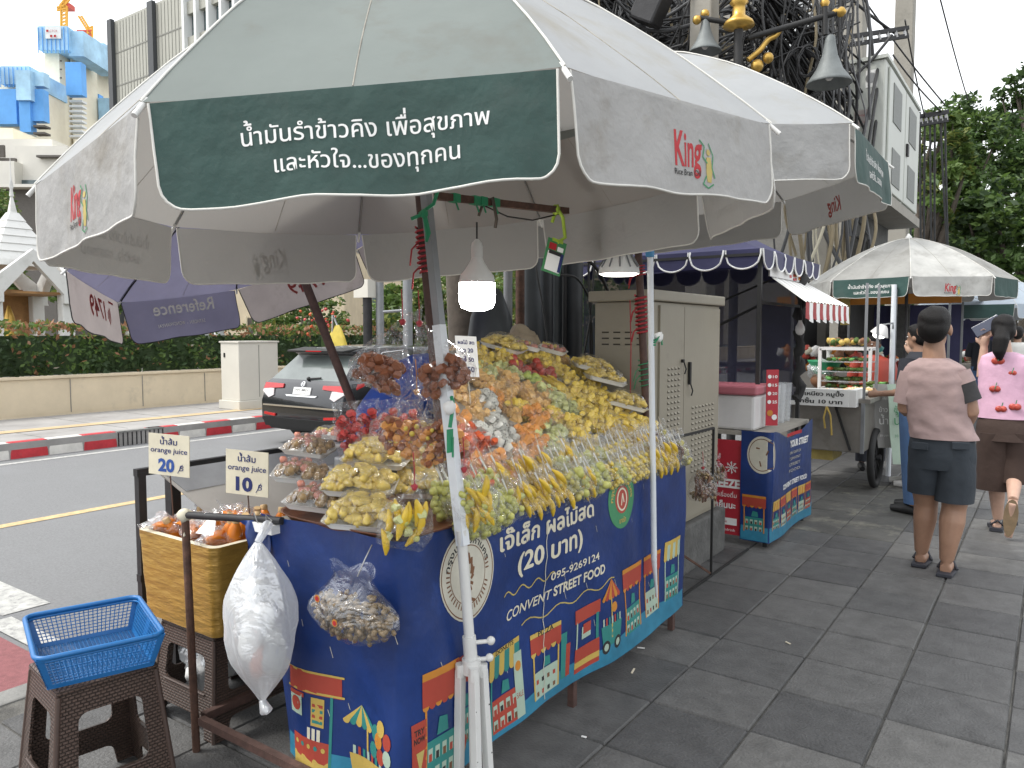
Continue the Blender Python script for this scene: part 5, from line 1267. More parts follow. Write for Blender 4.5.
# upright packs of red fruit
PR = bag_proto('watermelon_bag', 'crimson', w=.11, th=.05, h=.21, n=30, size=1.0, fill=.86, seed=51, skewer=False)
for i, (px, py, a, lb) in enumerate(((352, 456, -.15, 'leftmost'), (372, 452, .0, 'second from left'), (392, 450, .1, 'third from left'), (410, 450, .2, 'rightmost, half behind the orange snacks'))):
    p = G(px, py, 1.03); place(PR, p+Vector((0, 0, 0)), (a, -.1, .9+i*.05), 'tall bag of crimson watermelon behind the jackfruit, %s' % lb, 'bags of red watermelon behind the jackfruit', 1.0)
b = MB(); c = G(382, 455, 1.02); b.box((c.x, c.y, .955), (.16, .34, .14), 'panel_film', rz=-.2); tag(b.build('fruit_crate', bevel=.01, loc=(c.x, c.y, .885)), 'low grey crate raising the red watermelon bags behind the jackfruit trays', 'crate')
b = MB()
cpt = on_slope(462, 372, .02); 
cf = plane_fn(AX(467, 357, -2.05), Vector((.5, .85, -.05)), Vector((-.12, .03, .99)))
t = thing('price_card', 'white handwritten price card stuck in the heap beside the bulb', 'price card', cf(0, -.07))
b = MB(); b.rect(-.047, -.085, .05, .09, cf, 'ink_white', 0, 1, 1); b.rect(-.047, -.085, .05, .09, cf, 'ink_white', -.003)
for (s, x, y, w) in (('ผลไม้ สด', 0, .055, .075), ('ถุง 20', 0, .02, .06), ('3', -.01, -.015, .012), ('ถุง 50', 0, -.02, .06), ('฿ 50', .0, -.065, .06)): b.text(s, x, y, w, None, cf, 'ink_navy', .002, bold=.03)
b.build('card', t); b = MB(); b.tube([cf(0, -.08, -.004), cf(0, -.2, -.004)], .002, 'skewer_wood', 5); b.build('stick', t)
# bag of peanuts hanging on the end face
P = AY(360, 566, 1.50); q_ = random.Random(9)
t = thing('peanut_bag', 'bulging clear bag of brown boiled peanuts hanging on the end of the blue banner', 'snack bag', P)
b = MB(); cpos = AY(358, 606, 1.50)
for i in range(330):
    while True:
        d = Vector((q_.uniform(-1, 1), q_.uniform(-1, 1), q_.uniform(-1, .55)))
        if d.length < 1: break
    p = cpos+Vector((d.x*.158, d.y*.06-.02, d.z*.078-.018)); M = Matrix.Rotation(q_.uniform(0, 6), 3, 'Z') @ Matrix.Rotation(q_.uniform(-1, 1), 3, 'Y')
    b.sph(p, (.0115, .0075, .0075), 'fruit_peanut', 6, 4, M=M)
b.build('peanuts', t)
b = MB()
def bagf(u, v):
    an = 2*PI*u; w = [.04, .13, .168, .165, .13, .085, .05][int(min(5, v*6))]*(1-(v*6 % 1))+[.04, .13, .168, .165, .13, .085, .05][int(min(6, v*6+1))]*(v*6 % 1)
    z = -.10+.20*v; wr = 1+.07*noise.noise(Vector((math.cos(an)*3, math.sin(an)*3, v*4)))
    if v > .8: z += .03*abs(math.sin(an*1.5))*(v-.8)/.2
    return cpos+Vector((math.cos(an)*w*wr, -.02+math.sin(an)*w*.42*wr, z))
b.grid(bagf, 30, 14, 'peanut_film'); b.build('plastic_film', t)
b = MB()
for (dx, dz) in ((-.065, .035), (.005, -.02)): b = MB(); b.disc(cpos.x+dx, cpos.z+dz, .011, lambda x, z, o=0: Vector((x, cpos.y-.02-.072-o, z)), 'ink_orange', 0, 14); b.disc(cpos.x+dx, cpos.z+dz, .007, lambda x, z, o=0: Vector((x, cpos.y-.02-.0735-o, z)), 'ink_red', 0, 14); b.build('round_sticker', t)
b = MB(); b.tube([cpos+Vector((.01, -.01, .09)), cpos+Vector((.03, 0, .14)), AY(372, 545, 1.545)], .002, 'steel', 5); b.build('wire_hook', t)
# white bag hanging from the rail
t = thing('carrier_bag', 'large translucent white plastic bag hanging between yellow box and blue banner', 'plastic bag', AY(262, 560, 1.46))
top = AY(258, 542, 1.47); bot = AY(262, 700, 1.42)
b = MB()
def wb(u, v):
    an = 2*PI*u; rx = [.012, .06, .095, .118, .128, .122, .098, .055, .01]; k = min(7, int(v*8)); f_ = v*8-k; w = rx[k]*(1-f_)+rx[k+1]*f_
    c = top.lerp(bot, v); r = 1+.16*noise.noise(Vector((math.cos(an)*2.2, math.sin(an)*2.2, v*3.0)))+.07*noise.noise(Vector((math.cos(an)*6, math.sin(an)*6, v*5.0)))+.06*math.sin(an*9+v*3)*(1-v)
    return c+Vector((math.cos(an)*w*r, math.sin(an)*w*.75*r, 0))
b.grid(wb, 44, 26, 'film_white'); b.build('bag_body', t)
b = MB(); b.tube([top, top+Vector((.01, .03, .05)), AY(262, 528, 1.54)], [.012, .016, .006], 'film_white', 8); b.build('bag_handle', t); b = MB(); b.tube([bot, bot+Vector((.02, 0, -.03)), bot+Vector((.035, -.01, -.028))], [.01, .02, .004], 'film_white', 7); b.build('knotted_corner', t)
b = MB()
for i in range(10): 
    p = top.lerp(bot, q_.uniform(.35, .76))+Vector((q_.uniform(-.045, .045), q_.uniform(-.03, .03), 0)); b.sph(p, (.042, .035, .05), q_.choice(['ink_white', 'foam', 'fruit_pinkish', 'panel_film', 'ink_white']), 9, 6, rough=.5, seed=i)
b.build('contents', t)
# ---------------------------------------------------------------- juice corner, stools, basket
mat('foil_gold', (.40, .235, .05), .34, metal=.3, var=.14, vs=5, bump=1.0, bs=9, stretch=(1, 1, 4))
mat('bottle_orange', (.72, .22, .02), .25, var=.15, vs=9, trans=.2)
mat('ice_bag', (.72, .55, .45), .25, var=.3, vs=30, bump=.5, bs=40, alpha=.75)
plastic('juice_film', .15, hi=.6, wrink=1.3, bs=30, white=.3); mat('cap_wood', (.52, .36, .18), .5, var=.1)
# rattan-look moulded plastic
def rattan(name, col):
    m = bpy.data.materials.new(name); m.use_nodes = True; MATS[name] = m; nt = m.node_tree; N = nt.nodes; L = nt.links
    b = N['Principled BSDF']; b.inputs['Roughness'].default_value = .42
    tc = N.new('ShaderNodeTexCoord'); 
    mp = N.new('ShaderNodeMapping'); mp.inputs['Scale'].default_value = (1, 1, 1); L.new(tc.outputs['Object'], mp.inputs['Vector'])
    sx = N.new('ShaderNodeSeparateXYZ'); L.new(mp.outputs['Vector'], sx.inputs[0])
    ad = N.new('ShaderNodeMath'); ad.operation = 'ADD'; L.new(sx.outputs['X'], ad.inputs[0]); L.new(sx.outputs['Y'], ad.inputs[1])
    cb = N.new('ShaderNodeCombineXYZ'); L.new(ad.outputs[0], cb.inputs[0]); L.new(sx.outputs['Z'], cb.inputs[1])
    w1 = N.new('ShaderNodeTexBrick'); w1.inputs['Scale'].default_value = 60; w1.inputs['Mortar Size'].default_value = .16; w1.inputs['Mortar Smooth'].default_value = 1; w1.inputs['Brick Width'].default_value = 1.1; w1.inputs['Row Height'].default_value = .62; w1.offset = .5
    L.new(cb.outputs[0], w1.inputs['Vector'])
    w1.inputs['Color1'].default_value = [x*1.15 for x in col]+[1]; w1.inputs['Color2'].default_value = [x*.9 for x in col]+[1]; w1.inputs['Mortar'].default_value = [x*.35 for x in col]+[1]
    L.new(w1.outputs['Color'], b.inputs['Base Color'])
    iv = N.new('ShaderNodeMath'); iv.operation = 'SUBTRACT'; iv.inputs[0].default_value = 1; L.new(w1.outputs['Fac'], iv.inputs[1])
    bp = N.new('ShaderNodeBump'); bp.inputs['Strength'].default_value = .9; bp.inputs['Distance'].default_value = .004; L.new(iv.outputs[0], bp.inputs['Height']); L.new(bp.outputs[0], b.inputs['Normal'])
rattan('rattan_brown', (.085, .055, .043)); mat('plastic_brown', (.065, .042, .034), .4, var=.08)
def frame_slab(b, outer, inner, fn, th, m):
    n = len(outer); vs = [fn(x, y, th/2) for x, y in outer]+[fn(x, y, th/2) for x, y in inner]+[fn(x, y, -th/2) for x, y in outer]+[fn(x, y, -th/2) for x, y in inner]
    fs = []
    for i in range(n):
        j = (i+1) % n; fs += [(i, j, n+j, n+i), (2*n+j, 2*n+i, 3*n+i, 3*n+j), (n+i, n+j, 3*n+j, 3*n+i), (j, i, 2*n+i, 2*n+j)]
    b.add(vs, fs, m)
def rrect(x0, y0, x1, y1, r, n=4):
    P = []
    for (cx, cy, a0) in ((x1-r, y1-r, 0), (x0+r, y1-r, PI/2), (x0+r, y0+r, PI), (x1-r, y0+r, 3*PI/2)):
        for k in range(n+1): a = a0+PI/2*k/n; P.append((cx+r*math.cos(a), cy+r*math.sin(a)))
    return P
def stool(label, c, rz, ht=.45, wt=.27, wb=.36):
    c = Vector(c); t = thing('plastic_stool', label, 'stool', c, 'brown rattan look plastic stools'); Rz = Matrix.Rotation(rz, 3, 'Z')
    b = MB(); b.box(c+Vector((0, 0, ht-.01)), (wt+.012, wt+.012, .02), 'rattan_brown', rz=rz); b.build('seat', t, bevel=.008)
    for k in range(4):
        A = Rz @ Matrix.Rotation(k*PI/2, 3, 'Z')
        def fn(x, y, z, A=A):
            s = (wb+(wt-wb)*y/ht)/wt; return c+A @ Vector((x*s, -(wt/2*s)+.004-z, y))
        b = MB(); h = wt/2-.002
        frame_slab(b, rrect(-h, .10, h, ht-.02, .004), rrect(-h+.052, .165, h-.052, ht-.085, .025), fn, .008, 'rattan_brown')
        # lower arch
        o_ = [(-h, 0), (-h, .10), (0, .10), (h, .10), (h, 0), (h-.047, 0)]+[(h-.052-.02*(1-math.cos(a)), .045+.03*math.sin(a)) for a in (0, .5, 1.0, 1.57)]+[(-h+.052+.02*(1-math.cos(a)), .045+.03*math.sin(a)) for a in (1.57, 1.0, .5, 0)]+[(-h+.047, 0)]
        n = len(o_); f1 = [fn(x, y, .004) for x, y in o_]; f2 = [fn(x, y, -.004) for x, y in o_]
        b.add(f1+f2, [tuple(range(n)), tuple(range(2*n-1, n-1, -1))]+[(i, n+i, n+(i+1) % n, (i+1) % n) for i in range(n)], 'rattan_brown')
        b.tube([fn(-h+.05, .16, .005), fn(h-.05, .16, .005)], .004, 'plastic_brown', 6)
        b.build('side_frame', t)
        b = MB(); b.tube([fn(-h, 0, .0), fn(-h, ht-.02, 0)], .0085, 'plastic_brown', 8); b.build('leg', t)
    return t
ST1 = G(96, 664, .45); st1c = Vector((ST1.x, ST1.y, 0))
stool('brown stool in the left foreground carrying the blue basket', (-2.47, 1.185, 0), -.15, wt=.28, wb=.37)
stool('brown stool under the gold wrapped juice box', (-2.66, 1.80, 0), .0, ht=.385, wt=.34, wb=.42)
# crumpled bags in the second stool
for i, (x, y, z, s) in enumerate(((-2.70, 1.76, .22, .11), (-2.56, 1.92, .22, .08))):
    b = MB(); b.sph((x, y, z), (s, s*.8, s), 'film_white', 22, 16, rough=.7, seed=i*3)
    for k in range(5): b.sph((x+R.uniform(-.05, .05), y+R.uniform(-.05, .05), z+R.uniform(-.05, .05)), s*.6, 'ink_white' if k % 2 else 'film_white', 14, 10, rough=.9, seed=i*7+k)
    tag(b.build('crumpled_bag', loc=(x, y, z-s)), ['bundle of crumpled white bags stuffed inside the second stool, left opening', 'crumpled silvery bag in the right opening of the second stool'][i], 'plastic bag')
# blue basket
mat('basket_blue', (.012, .13, .36), .38, var=.06, vs=12)
bc = Vector((-2.50, 1.20, .452)); rz = -.33
t = thing('basket', 'blue perforated plastic basket resting on the front stool', 'basket', bc)
Rz = Matrix.Rotation(rz, 3, 'Z')
W1, W0, D1, D0, HB = .425, .36, .345, .285, .11
def bp_(x, y, z): return bc+Rz @ Vector((x, y, z))
b = MB()
rim = [bp_(x, y, HB) for x, y in rrect(-W1/2, -D1/2, W1/2, D1/2, .035, 6)]
b.tube(rim+[rim[0]], .008, 'basket_blue', 8, caps=False); lip = [bp_(x, y, HB-.012) for x, y in rrect(-W1/2+.003, -D1/2+.003, W1/2-.003, D1/2-.003, .035, 6)]; b.tube(lip+[lip[0]], .005, 'basket_blue', 6, caps=False)
b.build('rim', t)
def side(name, a0, a1, b0, b1, n, hsolid):
    # a: bottom line, b: top line endpoints in local xy
    def fn(u, v): 
        x = (a0[0]*(1-u)+a1[0]*u)*(1-v)+(b0[0]*(1-u)+b1[0]*u)*v; y = (a0[1]*(1-u)+a1[1]*u)*(1-v)+(b0[1]*(1-u)+b1[1]*u)*v; return bp_(x, y, .004+(HB-.006)*v)
    b = MB(); w = .0022
    for i in range(n+1): b.bar(fn(i/n, .12), fn(i/n, .90), w, 'basket_blue')
    for j in range(9): v = .12+.78*j/8; b.bar(fn(0, v), fn(1, v), w, 'basket_blue')
    def q4(u0, u1, v0, v1): b.hexa([fn(u0, v0), fn(u1, v0), fn(u1, v0)+Vector((.002, .002, 0)), fn(u0, v0)+Vector((.002, .002, 0))], [fn(u0, v1), fn(u1, v1), fn(u1, v1)+Vector((.002, .002, 0)), fn(u0, v1)+Vector((.002, .002, 0))], 'basket_blue')
    q4(0, 1, 0, .13); q4(0, 1, .88, 1); q4(0, .05, .1, .9); q4(.95, 1, .1, .9)
    if hsolid: q4(.44, .56, .1, .9)
    b.build(name, t)
P0 = [(-W0/2, -D0/2), (W0/2, -D0/2), (W0/2, D0/2), (-W0/2, D0/2)]; P1 = [(-W1/2, -D1/2), (W1/2, -D1/2), (W1/2, D1/2), (-W1/2, D1/2)]
for k in range(4):
    j = (k+1) % 4; side('side_panel', P0[k], P0[j], P1[k], P1[j], 34 if k % 2 == 0 else 24, k % 2 == 0)
b = MB()
for i in range(35): x = -W0/2+W0*i/34; b.bar(bp_(x, -D0/2, .004), bp_(x, D0/2, .004), .0026, 'basket_blue')
for i in range(25): y = -D0/2+D0*i/24; b.bar(bp_(-W0/2, y, .004), bp_(W0/2, y, .004), .0026, 'basket_blue')
b.build('floor_grid', t)
# juice box
t = thing('juice_box', 'foam box wrapped in gold foil full of orange juice, on the second stool', 'box', (-2.57, 1.83, .385))
x0, x1, y0, y1, z0, z1 = -2.955, -2.44, 1.60, 2.02, .385, .725
def gf(face):
    pass
b = MB(); NN = 14
def pt(u, v, h):
    P = rrect(x0, y0, x1, y1, .03, 4); n = len(P); 
    return None
P = rrect(x0, y0, x1, y1, .035, 5); PP = []
for i in range(len(P)):
    a, c = P[i], P[(i+1) % len(P)]; l = math.hypot(c[0]-a[0], c[1]-a[1]); m_ = max(1, int(l/.03))
    for k in range(m_): PP.append((a[0]+(c[0]-a[0])*k/m_, a[1]+(c[1]-a[1])*k/m_))
n = len(PP); vs = []
for j in range(NN+1):
    v = j/NN
    for i, (x, y) in enumerate(PP):
        s = .93+.07*v; d = 1+.010*noise.noise(Vector((i*.35, v*7, 0)))+.006*noise.noise(Vector((i*.12, v*26, 5)))
        vs.append(((x-(x0+x1)/2)*s*d+(x0+x1)/2, (y-(y0+y1)/2)*s*d+(y0+y1)/2, z0+(z1-z0)*v))
b.add(vs, [(j*n+i, j*n+(i+1) % n, (j+1)*n+(i+1) % n, (j+1)*n+i) for j in range(NN) for i in range(n)], 'foil_gold', True)
b.build('foil_wrap', t)
b = MB(); I = rrect(x0+.025, y0+.025, x1-.025, y1-.025, .03, 5); O = P
nn = len(O); 
b.add([(x, y, z1) for x, y in O]+[(x, y, z1) for x, y in I]+[(x, y, z1-.12) for x, y in I], [(i, (i+1) % nn, nn+(i+1) % nn, nn+i) for i in range(nn)]+[(nn+i, nn+(i+1) % nn, 2*nn+(i+1) % nn, 2*nn+i) for i in range(nn)]+[tuple(range(2*nn, 3*nn))], 'ink_cream'); b.build('foam_rim', t)
q = random.Random(8)
t = thing('juice_bottle', 'x', 'bottle', (0, 0, 0)); b = MB(); b.lathe([(.02, 0), (.027, .005), (.028, .09), (.018, .12), (.012, .13)], (0, 0, 0), 'bottle_orange', 12); b.build('bottle_body', t); b = MB(); b.lathe([(.0135, .128), (.0145, .13), (.0145, .148), (.013, .15)], (0, 0, 0), 'cap_wood', 12); b.build('cap', t); JB = t
spots = [(237-k*7, 512+((k*5) % 3)*5) for k in range(8)]
k = 0
for j in range(3):
    for i in range(7):
        x = -2.87+i*.062+q.uniform(-.01, .01); y = 1.72+j*.10+q.uniform(-.01, .01); up = i > 3
        lab = 'orange juice bottle with tan cap in the gold box, %s row, %s from the left' % (['front', 'middle', 'back'][j], ORD[i])
        o = place(JB, (x, y, 0.635+(.025 if up else 0.0)), (q.uniform(-.35, .35) if up else q.uniform(-.4, .4), q.uniform(-.3, .3), 0), lab, 'orange juice bottles in the gold box', 1.0)
t = thing('juice_bag', 'x', 'juice bag', (0, 0, 0)); b = MB(); b.sph((0, 0, 0), (.045, .034, .024), 'bottle_orange', 14, 10, rough=.9); b.build('juice', t); b = MB(); b.sph((0, 0, .004), (.068, .05, .036), 'juice_film', 16, 12, rough=1.2, seed=3); b.build('plastic_film', t); JG = t
for i, (x, y, w) in enumerate(((-2.86, 1.68, 'front left'), (-2.78, 1.73, 'near the front left'), (-2.70, 1.69, 'front centre'), (-2.62, 1.73, 'centre right'), (-2.54, 1.69, 'front right'), (-2.84, 1.86, 'back left'), (-2.70, 1.88, 'back centre'), (-2.56, 1.86, 'back right'))):
    place(JG, (x, y, .742+q.uniform(-.01, .015)), (q.uniform(-.3, .3), q.uniform(-.3, .3), q.uniform(0, 3)), 'wet clear bag of orange juice on top of the gold box, %s' % w, 'juice bags on the gold box', 1.0)
b = MB(); pf_ = plane_fn((-2.58, 1.66, .745), (1, .15, 0), (0, .5, .85)); b.poly([(-.05, 0), (.05, 0), (.0, .10)], pf_, 'ink_white'); b.poly([(-.05, 0), (.05, 0), (.0, .10)], pf_, 'ink_white', -.002); tag(b.build('paper_cone', loc=(-2.58, 1.66, .745)), 'small white paper cone leaning among the juice bags', 'paper cone')
# juice cart behind
t = thing('juice_cart', 'low metal cart with film wrapped grey side panel behind the juice box', 'cart', (-2.95, 2.4, 0))
pa = AX(145, 478, -3.0); 
XJ = -3.02
for (x, y) in ((XJ, 1.66), (XJ+.0, 1.80), (XJ, 2.72), (-2.5, 2.72)):
    b = MB(); b.bar((x, y, .0), (x, y, .935), .032 if y != 1.80 else .045, 'dark_iron'); b.build('post', t)
b = MB(); b.bar((XJ, 1.64, .935), (XJ, 2.74, .935), .03, 'dark_iron'); b.bar((XJ, 1.64, .50), (XJ, 2.74, .5), .03, 'dark_iron'); b.bar((XJ, 2.72, .5), (-2.5, 2.72, .5), .03, 'dark_iron'); b.build('frame', t)
b = MB(); b.hexa([(XJ+.30, 1.85, .70), (XJ+.31, 2.70, .70), (XJ+.315, 2.70, .695), (XJ+.305, 1.85, .695)], [(XJ+.03, 1.72, .925), (XJ+.03, 2.70, .925), (XJ+.04, 2.70, .928), (XJ+.04, 1.72, .928)], 'panel_greywhite'); b.build('side_panel', t)
b = MB(); b.hexa([(XJ+.125, 1.78, .850), (XJ+.125, 2.69, .850), (XJ+.13, 2.69, .853), (XJ+.13, 1.78, .853)], [(XJ+.035, 1.73, .930), (XJ+.035, 2.70, .930), (XJ+.04, 2.70, .934), (XJ+.04, 1.73, .934)], 'panel_film'); b.build('film_band', t)
b = MB(); b.bb((XJ+.3, 1.85, .68), (-2.46, 2.72, .70), 'tray_brown'); b.build('shelf', t)
# price signs on wires
def sign(px, py, z0, X, w, h, price, label, rz=0.0):
    c = AX(px, py, X); ux = Vector((math.cos(YAW-.35), math.sin(YAW-.35), -.03)).normalized(); uy = Vector((0, 0, 1)); uy = (uy-ux*uy.dot(ux)).normalized(); f = plane_fn(c, ux, uy)
    t = thing('price_sign', label, 'price sign', (c.x, c.y, z0), 'orange juice price signs')
    b = MB(); b.box(c, (w, h, .003), 'ink_cream', M=Matrix((ux, uy, ux.cross(uy))).transposed()); 
    b.text('น้ำส้ม', 0, h*.25, w*.42, h*.14, f, 'ink_navy', .0025, bold=.02); b.text('orange juice', 0, h*.05, w*.90, h*.13, f, 'ink_navy', .0025, bold=.012, skew=.1)
    b.text(price, -.012, -h*.40, w*.40, h*.30, f, 'ink_navy' if price == '10' else 'ink_blue', .0025, bold=.045); b.text('B', w*.30, -h*.36, w*.10, h*.14, f, 'ink_navy', .0025, skew=.3); b.stroke([(w*.22, -h*.42), (w*.34, -h*.2)], .003, f, 'ink_navy', .003)
    b.build('card', t); b = MB(); b.tube([f(0, -h/2+.02, -.004), f(.01, -h/2-.08, -.004), Vector((c.x+.02, c.y, z0))], .0028, 'rust', 5); b.build('wire_stem', t)
sign(169, 455, .74, -2.86, .205, .165, '20', 'white orange juice price card reading 20, left of the other')
sign(247, 473, .74, -2.55, .20, .175, '10', 'white orange juice price card reading 10, right of the other')
# ---------------------------------------------------------------- beige utility cabinet
mat('cab_beige', (.30, .275, .215), .5, var=.05, vs=3, dirt=(.22, .20, .16), dirt_s=4, dirt_lo=.62, bump=.05)
mat('slot_dark', (.05, .045, .035), .8); mat('concrete_dark', (.11, .11, .105), .9, var=.3, vs=10, bump=.6, bs=40)
XC, Y0c, Y1c = -1.87, 4.02, 5.10; XL = AY(595, 285, Y0c).x
t = thing('utility_cabinet', 'tall beige utility cabinet with louvred doors behind the fruit stall', 'cabinet', ((XC+XL)/2, (Y0c+Y1c)/2, 0))
b = MB(); b.bb((XL, Y0c, .30), (XC, Y1c, 1.68), 'cab_beige'); b.build('body', t, bevel=.006)
b = MB(); b.bb((XL-.03, Y0c-.03, 1.682), (XC+.03, Y1c+.03, 1.745), 'cab_beige'); b.build('lid', t, bevel=.008)
b = MB(); b.bb((XL-.05, Y0c-.06, -.01), (XC+.05, Y1c+.06, .298), 'concrete_dark'); b.build('plinth', t, bevel=.015)
ym = Y0c+(Y1c-Y0c)*.42
for i, (a, c_) in enumerate(((Y0c+.10, ym-.003), (ym+.003, Y1c-.02))):
    b = MB(); b.bb((XC+.001, a, .33), (XC+.012, c_, 1.66), 'cab_beige')
    y_a, y_b = (a+.10, c_-.05) if i == 0 else (a+.12, c_-.08)
    for r_ in range(13):
        n_ = 4 if i == 0 else 7
        for k in range(n_):
            y = y_a+(y_b-y_a)*(k+.2)/n_; w = (y_b-y_a)/n_*.55; z = (1.28 if i == 0 else 1.02)-r_*.034
            b.bb((XC+.0125, y, z), (XC+.0135, y+w, z+.006), 'slot_dark'); b.hexa([(XC+.0125, y, z+.006), (XC+.020, y, z+.006), (XC+.020, y+w, z+.006), (XC+.0125, y+w, z+.006)], [(XC+.0125, y, z+.016), (XC+.0135, y, z+.016), (XC+.0135, y+w, z+.016), (XC+.0125, y+w, z+.016)], 'cab_beige')
    d_ = b.build('door', t)
    b = MB(); yh = ym+.06 if i else ym-.05; zh = 1.18 if i else 1.32
    b.bb((XC+.0125, yh, zh), (XC+.03, yh+.022, zh+(.14 if i else .02)), 'black_iron'); b.tube([(XC+.03, yh+.01, zh), (XC+.035, yh+.03, zh-.04), (XC+.03, yh+.02, zh-.07)], .005, 'black_iron', 6); b.build('handle', d_, bevel=.003)
b = MB()
for r_ in range(3):
    for k in range(4): x = XL+.05+k*.075; z = 1.50-r_*.035; b.bb((x, Y0c-.003, z), (x+.045, Y0c-.001, z+.008), 'slot_dark')
b.bb((XC-.05, Y0c-.004, .32), (XC-.046, Y0c-.001, 1.66), 'slot_dark'); b.build('side_vent', t)
# ---------------------------------------------------------------- rack with dried goods
gp = G(711, 577); gx, gy = gp.x, gp.y
t = thing('wire_rack', 'thin black metal rack leaning between the fruit stall and the beige cabinet', 'rack', gp)
top = Vector((gx, gy, AX(706, 430, gx).z))
b = MB(); b.bar(gp, top, .013, 'black_iron'); b.bar(top, (gx-.0, 3.72, .93), .013, 'black_iron'); b.bar(gp+Vector((0, 0, .01)), (gx, 3.75, .012), .012, 'black_iron'); b.bar(gp+Vector((0, 0, .01)), (gx-.0, gy+.7, .012), .012, 'black_iron'); b.bar((gx, gy-.02, .03), (gx-.12, gy-.35, .25), .012, 'rust'); b.build('rack_frame', t)
P = Vector((gx, 4.12, .80)); P = AX(703, 468, gx-.02)
hang('dried_bag', 'clear bag of curled dried brown mushrooms hanging on the thin black rack', P, 'brown', .20, .19, 50, .9, 61, rz=1.2, th=.12, fill=.75, extra=[('peanut', 60, .9), ('longan', 20, .8)])
hang('dried_bag', 'smaller bag of dried pods hanging beside the mushroom bag on the rack', P+Vector((.0, .25, .01)), 'peanut', .14, .13, 50, .9, 62, rz=1.2, th=.08, fill=.6, extra=[('brown', 10, .7)])
# ---------------------------------------------------------------- blue drink stall
mat('tarp_blue', (.035, .035, .095), .6, var=.15, vs=4, trans=.12, bump=.2, bs=10); mat('tarp_grey', (.22, .21, .20), .8, var=.1, trans=.3); mat('cooler_white', (.62, .61, .60), .45, var=.05, bump=.1); mat('cooler_pink', (.42, .13, .16), .45, var=.05)
mat('panel_red', (.42, .025, .04), .45, var=.1); mat('sheet_navy', (.018, .019, .055), .5, var=.2, vs=5, alpha=.86); mat('acrylic', (.65, .68, .70), .2, alpha=.4, var=0); mat('stripe_red', (.33, .05, .05), .7)
t = thing('drink_stall', 'blue canopied drink stall with scalloped white edged valance and printed blue counter', 'stall', (-2.3, 6.0, 0))
X1, X0, Ya, Yb, ZV, ZB = -1.72, -3.35, 5.52, 7.15, 2.10, 1.96
zr = AX(782, 232, -2.0).z; 
ap = Vector(((X0+X1)/2+.2, (Ya+Yb)/2, 2.42))
cs_ = [Vector((X0, Ya, ZV)), Vector((X1, Ya, ZV)), Vector((X1, Yb, ZV)), Vector((X0, Yb, ZV))]
b = MB()
for k in range(4): 
    A, B_ = cs_[k], cs_[(k+1) % 4]; b.grid(lambda u, v: A.lerp(B_, u).lerp(ap, v)-Vector((0, 0, .05*math.sin(PI*v)*(1-v))), 10, 6, 'tarp_blue')
b.build('canopy', t)
for k in range(4):
    A, B_ = cs_[k], cs_[(k+1) % 4]; n_ = 6 if k % 2 == 0 else 6; L_ = (B_-A).length; out = (B_-A).normalized().cross(Vector((0, 0, 1))); 
    b = MB()
    for j in range(n_):
        def f(u, v, j=j): 
            s = (j+.03+.94*u)/n_; d = .035+.105*math.sqrt(max(0, math.sin(PI*u)))**.8; return A.lerp(B_, s)+Vector((0, 0, -d*v))+out*(.004+.01*v*math.sin(j*2))
        b.grid(f, 14, 3, 'tarp_blue'); pts = [f(i/14, 1)+out*.003 for i in range(15)]; b.tube([f(0, 0)]+pts+[f(1, 0)], .007, 'ink_white', 5)
    b.build('valance', t)
for (x, y) in ((X1-.02, Ya+.03), (X1-.02, 6.62), (X0+.05, Ya+.03), (X0+.05, Yb-.05)):
    b = MB(); b.bar((x, y, 0), (x, y, ZV), .028, 'black_iron'); b.build('post', t)
b = MB(); b.bar((X1-.02, Ya+.03, 1.72), (X1-.02, 6.62, 1.72), .02, 'black_iron'); b.bar((X1-.02, Ya, 2.06), (X0, Ya, 2.06), .02, 'black_iron'); b.bar((X1-.3, 6.55, 1.75), (X0+.2, 6.5, 1.2), .02, 'black_iron'); b.bar((X1-.1, 6.55, 2.0), (X0+.3, 6.5, 1.5), .015, 'black_iron'); b.build('cross_bar', t)
b = MB(); b.grid(lambda u, v: Vector((X0+.1+(X1-.04-X0-.1)*u, 6.66+.02*math.sin(u*9), .93+.03*math.sin(u*PI)+(2.04-.93)*v)), 14, 8, 'sheet_navy'); b.build('back_sheet', t)
b = MB(); b.grid(lambda u, v: Vector((X0+.12+.015*math.sin(u*8), Ya+.1+(6.6-Ya)*u, .95+1.1*v)), 10, 6, 'sheet_navy'); b.build('side_sheet', t)
# counter with banner
CX, CY0, CY1 = -1.56, 5.30, 6.40
b = MB(); b.bb((-2.35, 5.34, .78), (CX-.03, CY1, .81), 'table_top'); b.build('counter_top', t)
for (x, y) in ((CX-.05, 5.38), (CX-.05, 6.32), (-2.3, 5.38), (-2.3, 6.32)):
    b = MB(); b.bar((x, y, 0), (x, y, .78), .03, 'black_iron'); b.build('counter_leg', t)
def b2(s, z, off=0.0):
    d = .012*noise.noise(Vector((s*3, z*3, 2)))+.012*math.sin(s*7+z*2)
    sag = 0
    off = off*.3+.0006 if off > 0 else off
    if s < 0: return Vector((CX+s, CY0-(off+d), z))
    return Vector((CX+off+d, CY0+s, z))
b2.tess = .04
EX = 1.06
tz = lambda s: .82-.09*math.sin(PI*max(0, min(1, s/EX)))**2*1.0+(.02 if s > 1.2 else 0)
b = MB(); b.grid(lambda u, v: b2(-.21+(EX+.21)*u, .045*(1-v)+tz(-.21+(EX+.21)*u)*v), 60, 12, 'banner_blue')
b.grid(lambda u, v: b2(-.205+(EX+.20)*u, .05*(1-v)+.15*v, .004), 60, 2, 'banner_sky')
fs_ = fn; fn = b2
b.disc(-.06, .66, .105, b2, 'ink_seal', .006, 30, ry=.13); b.ring(-.06, .66, .09, .095, b2, 'ink_brown', .007, 30, 1.2)
